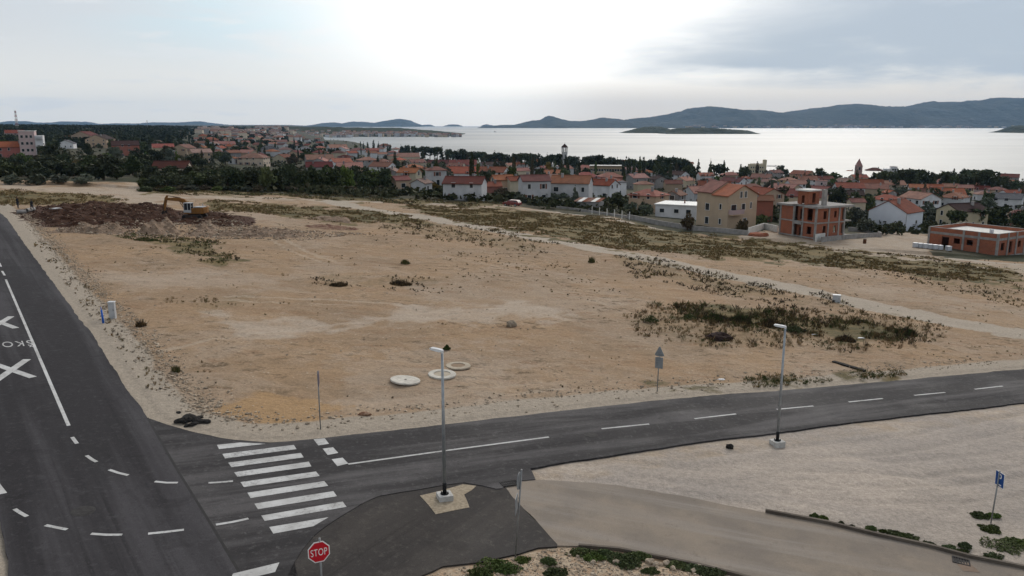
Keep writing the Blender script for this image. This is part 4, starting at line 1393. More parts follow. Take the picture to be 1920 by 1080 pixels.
# excavator
M_OR = mat('excavator_orange', (0.22, 0.10, 0.025), (0.145, 0.07, 0.022), 1.2, 0.7, c3=(0.10, 0.05, 0.026))
M_TRK = mat('track_steel', (0.04, 0.033, 0.03), (0.06, 0.045, 0.038), 4, 0.85)
M_CABW = mat('cab_white', (0.36, 0.375, 0.39), rough=0.5)
ep = gg(366, 411)
ex_ = empty('excavator', ep + Vector((0, 0, 0.05)), math.radians(176), 'orange tracked excavator with a white cab digging in the red earth', 'excavator')


ex_.scale = (0.88, 0.88, 0.88)


def stadium(x0, x1, z0, z1, n=8):
    r = (z1 - z0) / 2
    c_ = (z0 + z1) / 2
    return [(x1 - r + r * math.cos(a), c_ + r * math.sin(a)) for a in np.linspace(-math.pi / 2, math.pi / 2, n)] + [(x0 + r + r * math.cos(a), c_ + r * math.sin(a)) for a in np.linspace(math.pi / 2, 1.5 * math.pi, n)]


for s in (-1, 1):
    b = MB()
    b.extr([(x, s * 1.0 - 0.25, z) for x, z in stadium(-1.75, 1.75, 0, 0.82)], (0, 0.5, 0))
    for k in range(18):
        x = -1.4 + k * 2.8 / 17
        b.box((x, s * 1.0, 0.0), (0.09, 0.54, 0.05))
        b.box((x, s * 1.0, 0.83), (0.09, 0.54, 0.05))
    tk = b.build('track', M_TRK, ex_)
    for x, z_, r_ in ((-1.33, 0.41, 0.3), (1.33, 0.41, 0.3), (-0.8, 0.2, 0.13), (-0.4, 0.2, 0.13), (0, 0.2, 0.13), (0.4, 0.2, 0.13), (0.8, 0.2, 0.13)):
        MB().tube((x, s * 1.252, z_), (x, s * 1.28, z_), r_, r_, 12).build('wheel', M_BLACK, tk)
b = MB()
b.tube((0, 0, 0.5), (0, 0, 1.0), 0.7, 0.7, 20)
b.box((0, 0, 0.5), (1.6, 1.5, 0.3))
b.build('undercarriage', M_TRK, ex_)
b = MB()
b.box((-0.35, 0, 1.1), (3.3, 2.4, 0.22))
b.box((-0.75, -0.55, 1.62), (2.2, 1.25, 0.82))
b.box((-0.85, 0.65, 1.55), (1.7, 1.1, 0.68))
b.build('body', M_OR, ex_, bevel=0.05)
b = MB()
b.extr([(-1.7, -1.2, 1.05), (-2.05, -1.0, 1.05), (-2.2, 0, 1.05), (-2.05, 1.0, 1.05), (-1.7, 1.2, 1.05)], (0, 0, 0.95))
b.build('counterweight', M_OR, ex_, bevel=0.05)
b = MB()
b.box((-1.0, 0, 2.07), (1.5, 1.7, 0.1))
b.tube((-1.3, -0.5, 2.0), (-1.3, -0.5, 2.55), 0.07, 0.07, 10)
b.build('engine_hood', M_CABW, ex_, bevel=0.02)
b = MB()
cx0, cx1, cy0, cy1 = 0.05, 1.35, 0.2, 1.2
for x in (cx0 + 0.04, 0.62, cx1 - 0.04):
    for y in (cy0 + 0.04, cy1 - 0.04):
        b.bar((x, y, 1.2), (x - (0.1 if x > 1 else 0), y, 2.75), 0.08, 0.08)
b.box(((cx0 + cx1) / 2 - 0.05, (cy0 + cy1) / 2, 2.78), (1.35, 1.05, 0.09))
b.box(((cx0 + cx1) / 2, (cy0 + cy1) / 2, 1.4), (1.28, 0.98, 0.42))
cb = b.build('cab', M_CABW, ex_)
b = MB()
b.box(((cx0 + cx1) / 2 - 0.02, (cy0 + cy1) / 2, 2.17), (1.18, 0.90, 1.14))
b.build('cab_glass', M_GLASS, cb)


def limb(pts, ths, wd, y0=0.0):
    """a boom: side profile thickened along its centre line"""
    up_, lo_ = [], []
    for i, (x, z) in enumerate(pts):
        a_ = Vector(pts[max(i - 1, 0)])
        b_2 = Vector(pts[min(i + 1, len(pts) - 1)])
        d = (b_2 - a_).normalized()
        n = Vector((-d.y, d.x)) * ths[i] / 2
        up_.append((x + n.x, y0 - wd / 2, z + n.y))
        lo_.append((x - n.x, y0 - wd / 2, z - n.y))
    return MB().extr(up_ + lo_[::-1], (0, wd, 0))


bmo = limb([(0.9, 1.5), (1.25, 2.55), (1.75, 3.05), (2.6, 3.3), (4.75, 3.35)], [0.4, 0.66, 0.72, 0.62, 0.4], 0.42).build('boom', M_OR, ex_, bevel=0.02)
b = MB()
for y in (-0.28, 0.28):
    b.tube((1.25, y, 1.35), (1.9, y, 2.2), 0.085, 0.085, 10)
    b.tube((1.9, y, 2.2), (2.35, y, 2.95), 0.05, 0.05, 10)
b.build('lift_ram', M_TRK, bmo, True)
b = MB()
b.tube((2.3, 0, 3.55), (3.6, 0, 3.75), 0.08, 0.08, 10)
b.tube((3.6, 0, 3.75), (4.6, 0, 3.95), 0.045, 0.045, 10)
b.build('arm_ram', M_TRK, bmo, True)
sk = limb([(4.55, 3.98), (4.8, 3.45), (5.05, 2.4), (5.25, 1.35)], [0.2, 0.42, 0.34, 0.2], 0.28).build('stick', M_OR, ex_, bevel=0.02)
b = MB()
b.tube((5.0, 0, 3.6), (5.35, 0, 2.3), 0.06, 0.06, 10)
b.bar((5.35, 0, 2.3), (5.5, 0, 1.55), 0.2, 0.08)
b.build('bucket_ram', M_TRK, sk, True)
b = MB()
prof = [(5.2, 1.45), (5.55, 1.3), (5.62, 0.85), (5.35, 0.5), (4.95, 0.42), (4.85, 0.5), (5.1, 0.62), (5.3, 0.9), (5.28, 1.2)]
b.extr([(x, -0.45, z) for x, z in prof], (0, 0.9, 0))
for y in (-0.44, 0.42):
    b.extr([(x, y, z) for x, z in [(5.2, 1.45), (5.55, 1.3), (5.62, 0.85), (5.35, 0.5), (4.95, 0.42), (4.9, 0.95)]], (0, 0.03, 0))
for k in range(5):
    b.bar((4.95, -0.4 + k * 0.2, 0.45), (4.74, -0.4 + k * 0.2, 0.5), 0.07, 0.05)
b.build('bucket', M_TRK, ex_)

# people
M_SKIN = mat('skin', (0.42, 0.25, 0.18), rough=0.6)
M_DARKC = mat('dark_cloth', (0.018, 0.018, 0.022), (0.03, 0.03, 0.034), 6, 0.95)
M_TROUS = mat('trousers', (0.030, 0.032, 0.045), (0.04, 0.042, 0.055), 6, 0.95)
M_HAIR = mat('hair', (0.02, 0.015, 0.012), rough=0.8)


def skin_body(name, verts, edges, rads, parent, m, sub=2):
    me = bpy.data.meshes.new(name)
    me.from_pydata(verts, edges, [])
    me.materials.append(m)
    o = link_mesh(name, me, parent)
    if not me.skin_vertices:
        pass
    md = o.modifiers.new('skin', 'SKIN')
    md.use_smooth_shade = True
    lay = me.skin_vertices[0] if len(me.skin_vertices) else None
    if lay is None:
        return o
    for i, r in enumerate(rads):
        lay.data[i].radius = r if isinstance(r, tuple) else (r, r)
        lay.data[i].use_root = (i == 0)
    sb = o.modifiers.new('sub', 'SUBSURF')
    sb.levels = sb.render_levels = sub
    return o


def person(px, py, rz, label, arms, step_):
    p = gg(px, py)
    r = empty('person', p, rz, label, 'person')
    # joints: facing -Y
    V = [(0, 0, 0.95), (0, -0.01, 1.12), (0, 0.0, 1.32), (0, 0.0, 1.45), (0, -0.01, 1.53), (0, -0.03, 1.62), (0, -0.03, 1.73)]
    Rr = [(0.15, 0.11), (0.14, 0.10), (0.165, 0.11), (0.085, 0.075), (0.055, 0.055), (0.078, 0.092), (0.07, 0.08)]
    E = [(0, 1), (1, 2), (2, 3), (3, 4), (4, 5), (5, 6)]

    def chain(start, pts, rs):
        k = start
        for q, rr_ in zip(pts, rs):
            V.append(q)
            Rr.append(rr_)
            E.append((k, len(V) - 1))
            k = len(V) - 1
        return k
    hands = []
    for s, (el, ha) in zip((-1, 1), arms):
        k = chain(2, [(s * 0.20, 0, 1.39), el, ha], [0.062, 0.045, 0.034])
        hands.append((s, Vector(ha), (Vector(ha) - Vector(el)).normalized()))
        st_ = step_ * s
        chain(0, [(s * 0.10, 0, 0.88), (s * 0.11, -st_ * 0.5 - 0.03, 0.48), (s * 0.12, -st_, 0.08), (s * 0.13, -st_ - 0.18, 0.035)], [0.095, 0.062, 0.045, 0.04])
    skin_body('body', V, E, Rr, r, M_DARKC)
    for s, h, d in hands:                                   # palm, four fingers, thumb
        sv = Vector((0, -1, 0)).cross(d)
        sv = sv.normalized() if sv.length > 0.1 else Vector((1, 0, 0))
        pv, pe, pr = [tuple(h), tuple(h + d * 0.07)], [(0, 1)], [0.026, 0.03]
        for f in range(4):
            b0 = h + d * 0.09 + sv * (f - 1.5) * 0.019
            L_ = (0.065, 0.078, 0.072, 0.056)[f]
            cu = Vector((0, -0.02, 0))
            i0 = len(pv)
            pv += [tuple(b0), tuple(b0 + d * L_ * 0.55), tuple(b0 + d * L_ * 0.95 + cu)]
            pr += [0.010, 0.009, 0.008]
            pe += [(1, i0), (i0, i0 + 1), (i0 + 1, i0 + 2)]
        i0 = len(pv)
        t0 = h + d * 0.03
        tv = Vector((0, -1, 0))
        pv += [tuple(t0 + tv * 0.03), tuple(t0 + tv * 0.05 + d * 0.035)]
        pr += [0.011, 0.009]
        pe += [(0, i0), (i0, i0 + 1)]
        skin_body('hand', pv, pe, pr, r, M_SKIN, 1)
    # face and hair
    bm = bmesh.new()
    bmesh.ops.create_uvsphere(bm, u_segments=16, v_segments=12, radius=1)
    for v in bm.verts:
        q = v.co.copy()
        fr = max(0, -q.y)
        nose = math.exp(-((q.x / 0.18) ** 2 + ((q.z + 0.1) / 0.25) ** 2)) * fr * 0.18
        eye = math.exp(-(((abs(q.x) - 0.38) / 0.16) ** 2 + ((q.z - 0.08) / 0.12) ** 2)) * fr * 0.08
        v.co = (q.x * 0.076, (q.y - nose + eye) * 0.094, q.z * 0.118)
    me = bpy.data.meshes.new('head')
    bm.to_mesh(me)
    bm.free()
    me.materials.append(M_SKIN)
    me.polygons.foreach_set('use_smooth', [True] * len(me.polygons))
    h_ = link_mesh('head', me, r)
    h_.location = (0, -0.035, 1.68)
    for s in (-1, 1):
        MB().tube((s * 0.072, -0.03, 1.65), (s * 0.086, -0.025, 1.70), 0.014, 0.018, 8).build('ear', M_SKIN, r, True)
    bm = bmesh.new()
    bmesh.ops.create_uvsphere(bm, u_segments=16, v_segments=10, radius=1)
    bmesh.ops.delete(bm, geom=[v for v in bm.verts if v.co.z < 0.0 and v.co.y < 0.2 or v.co.z < -0.55], context='VERTS')
    for v in bm.verts:
        v.co = (v.co.x * 0.083, v.co.y * 0.098 + 0.008, v.co.z * 0.113 + 0.02)
    me = bpy.data.meshes.new('hair')
    bm.to_mesh(me)
    bm.free()
    me.materials.append(M_HAIR)
    o = link_mesh('hair', me, r)
    o.location = (0, -0.03, 1.69)
    tv, te, tr_ = [(0, 0, 0.96)], [], [(0.16, 0.12)]
    for s in (-1, 1):
        st_ = step_ * s
        k = len(tv)
        tv += [(s * 0.10, 0, 0.88), (s * 0.11, -st_ * 0.5 - 0.03, 0.48), (s * 0.12, -st_, 0.12)]
        tr_ += [0.103, 0.072, 0.062]
        te += [(0, k), (k, k + 1), (k + 1, k + 2)]
    skin_body('trousers', tv, te, tr_, r, M_TROUS)
    return r


person(34, 391, math.radians(150), 'person in dark clothes standing back from the pipes, left of the two workers', [((-0.27, 0.02, 1.14), (-0.25, -0.12, 0.92)), ((0.27, 0.02, 1.14), (0.24, -0.16, 0.95))], 0.05)
person(61, 396.5, math.radians(250), 'person in dark jacket mid-stride on the red earth beside the pipe', [((-0.26, -0.08, 1.14), (-0.22, -0.3, 1.02)), ((0.26, 0.08, 1.13), (0.24, -0.02, 0.88))], 0.2)


# ================================================================ TREES AND BUSHES
def leaf_mat(name, c1, c2, c3):
    m = bpy.data.materials.new(name)
    m.use_nodes = True
    t = NT(m.node_tree)
    co = t.n('ShaderNodeTexCoord').outputs['Object']
    oi = t.n('ShaderNodeObjectInfo').outputs['Random']
    vp = t.n('ShaderNodeVectorMath', operation='ADD')
    t.put(vp.inputs[0], co)
    t.put(vp.inputs[1], oi)
    c = t.mix(t.ss(t.noise(vp.outputs[0], 4.0, 3), 0.38, 0.62), c1, c2)
    c = t.mix(t.ss(t.noise(vp.outputs[0], 14.0, 2), 0.5, 0.7, 0, 0.7), c, c3)
    hs = t.n('ShaderNodeHueSaturation', ins={'Color': c, 'Hue': t.ss(oi, 0, 1, 0.482, 0.512), 'Saturation': t.ss(t.math('FRACT', t.math('MULTIPLY', oi, 5.3)), 0, 1, 0.8, 1.1),
                                          'Value': t.ss(t.math('FRACT', t.math('MULTIPLY', oi, 17.7)), 0, 1, 0.7, 1.35)})
    bs = t.n('ShaderNodeBsdfPrincipled', ins={'Roughness': 0.8, 'Specular IOR Level': 0.15, 'Base Color': hs})
    t.put(t.n('ShaderNodeOutputMaterial').inputs[0], bs)
    return m


LEAF = {'dark': leaf_mat('leaf_dark', (0.028, 0.040, 0.017), (0.050, 0.062, 0.026), (0.084, 0.090, 0.040)),
        'pine': leaf_mat('leaf_pine', (0.025, 0.036, 0.017), (0.042, 0.053, 0.024), (0.068, 0.074, 0.034)),
        'olive': leaf_mat('leaf_olive', (0.062, 0.076, 0.05), (0.085, 0.098, 0.068), (0.11, 0.12, 0.088)),
        'autumn': leaf_mat('leaf_autumn', (0.16, 0.10, 0.022), (0.12, 0.095, 0.022), (0.20, 0.14, 0.035)),
        'green': leaf_mat('leaf_green', (0.05, 0.072, 0.02), (0.075, 0.10, 0.03), (0.11, 0.13, 0.045)),
        'brown': leaf_mat('leaf_brown', (0.062, 0.045, 0.024), (0.05, 0.046, 0.022), (0.085, 0.06, 0.035))}


def quads_mesh(name, P, size, m, nrm=None, seed=0):
    """leaf clumps: one bent quad per point"""
    r = np.random.default_rng(seed)
    n = len(P)
    a = r.normal(size=(n, 3))
    if nrm is not None:
        a = a * 0.8 + nrm
    a /= np.linalg.norm(a, axis=1)[:, None] + 1e-9
    b_ = np.cross(a, r.normal(size=(n, 3)))
    b_ /= np.linalg.norm(b_, axis=1)[:, None] + 1e-9
    c_ = np.cross(a, b_)
    s = (size * r.uniform(0.6, 1.4, n))[:, None]
    V = np.stack([P - b_ * s - c_ * s * 0.7, P + b_ * s * 0.9 - c_ * s * 0.6 + a * s * 0.35, P + b_ * s * 0.8 + c_ * s * 0.8, P - b_ * s * 0.7 + c_ * s * 0.7 + a * s * 0.3], 1).reshape(-1, 3)
    return np_mesh(name, V, np.arange(4 * n).reshape(n, 4), m, False)


def crown_pts(kind, n, seed):
    """points for a crown of unit height and unit width (z 0..1)"""
    r = np.random.default_rng(seed)
    if kind == 'pine':
        cl = [(r.uniform(-0.30, 0.30), r.uniform(-0.30, 0.30), r.uniform(0.60, 0.86), r.uniform(0.16, 0.25), r.uniform(0.07, 0.12)) for _ in range(13)]
        cl += [(r.uniform(-0.25, 0.25), r.uniform(-0.25, 0.25), r.uniform(0.38, 0.55), 0.13, 0.07) for _ in range(4)]
    elif kind == 'cypress':
        cl = []
        for k in range(9):
            z = 0.07 + 0.87 * k / 8
            w_ = 0.42 * math.sin(math.pi * min(1, (1 - z) * 0.8 + 0.12)) + 0.04
            cl.append((r.uniform(-0.06, 0.06), r.uniform(-0.06, 0.06), z, w_, 0.09))
    elif kind == 'cone':
        cl = []
        for k in range(10):
            z = 0.12 + 0.82 * k / 9
            w_ = 0.44 * (1.03 - z) + 0.03
            for q in range(2):
                an = r.uniform(0, 6.28)
                cl.append((math.cos(an) * w_ * 0.4, math.sin(an) * w_ * 0.4, z, w_ * 0.75, 0.06))
    elif kind == 'round':
        cl = []
        for _ in range(16):
            an, q = r.uniform(0, 6.28), math.sqrt(r.uniform(0, 1)) * 0.33
            z = r.uniform(0.25, 0.85)
            k = math.sqrt(max(0.05, 1 - ((z - 0.5) / 0.5) ** 2))
            cl.append((math.cos(an) * q * k, math.sin(an) * q * k, z, r.uniform(0.13, 0.23), r.uniform(0.10, 0.17)))
    else:                                                     # bush
        cl = []
        for _ in range(14):
            an, q = r.uniform(0, 6.28), math.sqrt(r.uniform(0, 1)) * 0.36
            cl.append((math.cos(an) * q, math.sin(an) * q, r.uniform(0.15, 0.78) * (1 - q * 0.8), r.uniform(0.14, 0.22), r.uniform(0.14, 0.24)))
    cl = np.array(cl)
    wgt = cl[:, 3] ** 2 * cl[:, 4]
    k = r.choice(len(cl), n, p=wgt / wgt.sum())
    d = r.normal(size=(n, 3))
    d /= np.linalg.norm(d, axis=1)[:, None]
    rad = r.uniform(0.55, 1.08, n)[:, None]
    P = cl[k][:, :3] + d * rad * np.stack([cl[k][:, 3], cl[k][:, 3], cl[k][:, 4]], 1)
    P[:, 2] = np.clip(P[:, 2], 0.01, 1.05)
    return P, d


CROWN, TRUNKM = {}, {}
for kind, n, sz in (('pine', 620, 0.050), ('cypress', 420, 0.055), ('cone', 480, 0.05), ('round', 760, 0.052), ('bush', 620, 0.055)):
    for lm in LEAF:
        for v_ in range(3):
            P, d = crown_pts(kind, n, hash((kind, v_)) % 1 + 100 * v_ + len(kind))
            key = (kind, lm, v_)
            CROWN[key] = (P, d, sz)
    b = MB()
    top = {'pine': 0.72, 'cypress': 0.3, 'cone': 0.6, 'round': 0.5, 'bush': 0.3}[kind]
    rb = {'pine': 0.035, 'cypress': 0.05, 'cone': 0.04, 'round': 0.05, 'bush': 0.04}[kind]
    b.tube((0, 0, -0.06), (0.01, 0.01, top * 0.6), rb, rb * 0.7, 8, False)
    b.tube((0.01, 0.01, top * 0.6), (0.03, -0.01, top), rb * 0.7, rb * 0.35, 8, False)
    if kind in ('pine', 'round'):
        for q in range(5):
            an = q * 1.3
            b.tube((0.01, 0.01, top * (0.5 + 0.08 * q)), (0.25 * math.cos(an), 0.25 * math.sin(an), top * (0.85 + 0.06 * q)), rb * 0.45, rb * 0.2, 6, False)
    TRUNKM[kind] = b.mesh('trunk', M_TRUNK, True)
CM = {}
TREES = []
NAMES = {'pine': 'pine_tree', 'cypress': 'cypress_tree', 'cone': 'conifer_tree', 'round': 'broadleaf_tree', 'bush': 'bush'}
CATS = {'pine': 'tree', 'cypress': 'tree', 'cone': 'tree', 'round': 'tree', 'bush': 'bush'}


def tree(P, wd, ht, kind, lm, label, group=None):
    v_ = rnd.randrange(3)
    key = (kind, lm, v_)
    if key not in CM:
        P_, d, sz = CROWN[key]
        CM[key] = quads_mesh('crown', P_, sz, LEAF[lm], d * 0.6, 3 + v_)
    r = empty(NAMES[kind], P, rnd.uniform(0, 6.28), label, CATS[kind], group)
    r.scale = (wd, wd * rnd.uniform(0.85, 1.1), ht)
    link_mesh('crown' if kind != 'bush' else 'foliage', CM[key], r)
    link_mesh('trunk' if kind != 'bush' else 'stem', TRUNKM[kind], r)
    TREES.append(r)
    return r


def tree_px(px, ptop, pbase, wpx, kind, lm, label, group=None):
    P = gt(px, pbase)
    s = P.y / 1531.0
    ht = max(1.0, at(px, ptop, P.y).z - P.z)
    P.z -= 0.1
    return tree(P, wpx * s, ht, kind, lm, label, group)


# ================================================================ HOUSES
HOUSES = []
WIN_CACHE = {}


def window_mesh(w_, h_, shut):
    k = (round(w_, 1), round(h_, 1), shut)
    if k not in WIN_CACHE:
        b = MB()
        t_ = 0.07
        b.box((0, -0.02, h_ / 2 + t_ / 2 - t_), (w_, 0.10, t_))
        b.box((0, -0.02, -h_ / 2 + t_ / 2), (w_ + 0.16, 0.14, t_))
        for s in (-1, 1):
            b.box((s * (w_ / 2 - t_ / 2), -0.02, 0), (t_, 0.10, h_ - 2 * t_))
        b.mat(1).box((0, 0.005, 0), (w_ - 0.1, 0.04, h_ - 0.12))
        if shut:
            b.mat(2)
            for s in (-1, 1):
                b.box((s * (w_ * 0.75 + 0.02), -0.03, 0), (w_ * 0.48, 0.05, h_))
        WIN_CACHE[k] = b.mesh('window', [M_FRAME, M_GLASS, M_SHUT])
    return WIN_CACHE[k]


def add_window(root, face, u, z, w_, h_, L, W, x0=0, y0=0, shut=False):
    """face 0:-Y 1:+X 2:+Y 3:-X of a block L x W centred on x0,y0"""
    o = link_mesh('window', window_mesh(w_, h_, shut), root)
    if face == 0:
        o.location, o.rotation_euler = (x0 + u, y0 - W / 2, z), (0, 0, 0)
    elif face == 2:
        o.location, o.rotation_euler = (x0 + u, y0 + W / 2, z), (0, 0, math.pi)
    elif face == 1:
        o.location, o.rotation_euler = (x0 + L / 2, y0 + u, z), (0, 0, math.pi / 2)
    else:
        o.location, o.rotation_euler = (x0 - L / 2, y0 + u, z), (0, 0, -math.pi / 2)
    return o


def block(root, L, W, h, rise, typ, wm_, rm_, x0=0, y0=0, ov=0.4, chim=True, rname='roof'):
    b = MB()
    hl, hw = L / 2, W / 2
    zb = -2.5
    if typ == 'gable':
        sec = [(-hw, zb), (hw, zb), (hw, h), (0, h + rise), (-hw, h)]
        b.extr([(x0 - hl, y0 + y, z) for y, z in sec], (L, 0, 0))
    else:
        b.box((x0, y0, (h + zb) / 2), (L, W, h - zb))
    b.build('wall', wm_, root)
    b = MB()
    tk = 0.16
    if typ == 'gable':
        sl = rise / hw
        e = ov
        ze = h - sl * e
        for s in (-1, 1):
            b.extr([(x0 - hl - ov * 0.6, y0 + s * (hw + e), ze + 0.02), (x0 - hl - ov * 0.6, y0, h + rise + 0.02), (x0 - hl - ov * 0.6, y0, h + rise + 0.02 + tk), (x0 - hl - ov * 0.6, y0 + s * (hw + e), ze + 0.02 + tk)], (L + ov * 1.2, 0, 0))
        b.tube((x0 - hl - ov * 0.6, y0, h + rise + tk), (x0 + hl + ov * 0.6, y0, h + rise + tk), 0.13, 0.13, 8)
    elif typ == 'hip':
        e = ov
        sl = rise / (hw + e)
        a_ = [(x0 - hl - e, y0 - hw - e, h), (x0 + hl + e, y0 - hw - e, h), (x0 + hl + e, y0 + hw + e, h), (x0 - hl - e, y0 + hw + e, h)]
        rl = max(0.15, hl - hw)
        t_ = [(x0 - rl, y0, h + rise), (x0 + rl, y0, h + rise)]
        lo = [(x, y, z - tk) for x, y, z in a_]
        V = a_ + t_ + lo
        b.add(V, [(0, 1, 5, 4), (1, 2, 5), (2, 3, 4, 5), (3, 0, 4), (6, 7, 1, 0), (7, 8, 2, 1), (8, 9, 3, 2), (9, 6, 0, 3), (9, 8, 7, 6)])
    else:
        b.box((x0, y0, h + 0.11), (L + 0.5, W + 0.5, 0.22))
    rf = b.build(rname, rm_, root)
    if chim:
        b = MB()
        cx, cy = x0 + hl * rnd.choice((-0.45, 0.4)), y0 + hw * rnd.choice((-0.3, 0.3))
        zc = h + rise * 0.95
        b.box((cx, cy, zc), (0.55, 0.55, 1.5))
        b.box((cx, cy, zc + 0.78), (0.72, 0.72, 0.1))
        b.build('chimney', WALL['grey'], rf)
    return rf


def house(px, py, wpx, wall, roof, typ='gable', yaw=20, h=5.4, k=0.75, win=2, label=None):
    """px,py: middle of the ridge in the picture, wpx: width there"""
    az_ = math.atan2(px - 960, 1531)
    yr = math.radians(yaw) - az_
    De_ = float(np.interp(px, TC, [t_[0] for t_ in TP]))
    rise0 = 1.7
    for _ in range(3):
        P = gt(px, py, h + rise0, De_ + 10)
        s = P.y / 1531.0
        Wm = min(max(wpx * s, 5.5), 24)
        L = Wm / (abs(math.cos(math.radians(yaw))) + k * abs(math.sin(math.radians(yaw))))
        W = L * k
        rise0 = (W / 2 + 0.3) * 0.42 if typ != 'flat' else 0.25
    yc = P.y + 0.25 * W
    P = Vector((P.x / P.y * yc, yc, 0))
    P.z = at(px, py, yc).z - h - rise0
    lowest = T1(P.x, P.y)
    if P.z < lowest - 1.0:
        P.z = lowest - 1.0
    if P.z > lowest + 2.2:
        P.z = lowest + 2.2
    r = empty('house', P, yr, label, 'house')
    r['_i'] = (wall, roof, typ)
    block(r, L, W, h, rise0, typ, WALL[wall], ROOF[roof])
    if win:
        rows = [1.5] if h < 4 else [1.5, 4.2] if h < 7 else [1.5, 4.2, 6.9]
        for face, (ux, uy) in enumerate(((0, -1), (1, 0), (0, 1), (-1, 0))):
            nx_2 = ux * math.cos(yr) - uy * math.sin(yr)
            ny_2 = ux * math.sin(yr) + uy * math.cos(yr)
            tov = Vector((-P.x, -P.y)).normalized()
            if nx_2 * tov.x + ny_2 * tov.y < 0.25:
                continue
            ln_ = L if face in (0, 2) else W
            n = max(1, int(ln_ / 3.2))
            for z in rows:
                for q in range(n):
                    if rnd.random() < 0.22:
                        continue
                    u = (q + 0.5) / n * ln_ - ln_ / 2 + rnd.uniform(-0.2, 0.2)
                    door = z < 2 and rnd.random() < 0.15
                    add_window(r, face, u, z, rnd.choice((0.9, 1.1, 1.4)), 1.3 if not door else 1.9, L, W, shut=rnd.random() < 0.25)
    HOUSES.append((r, px, py, P.y))
    return r


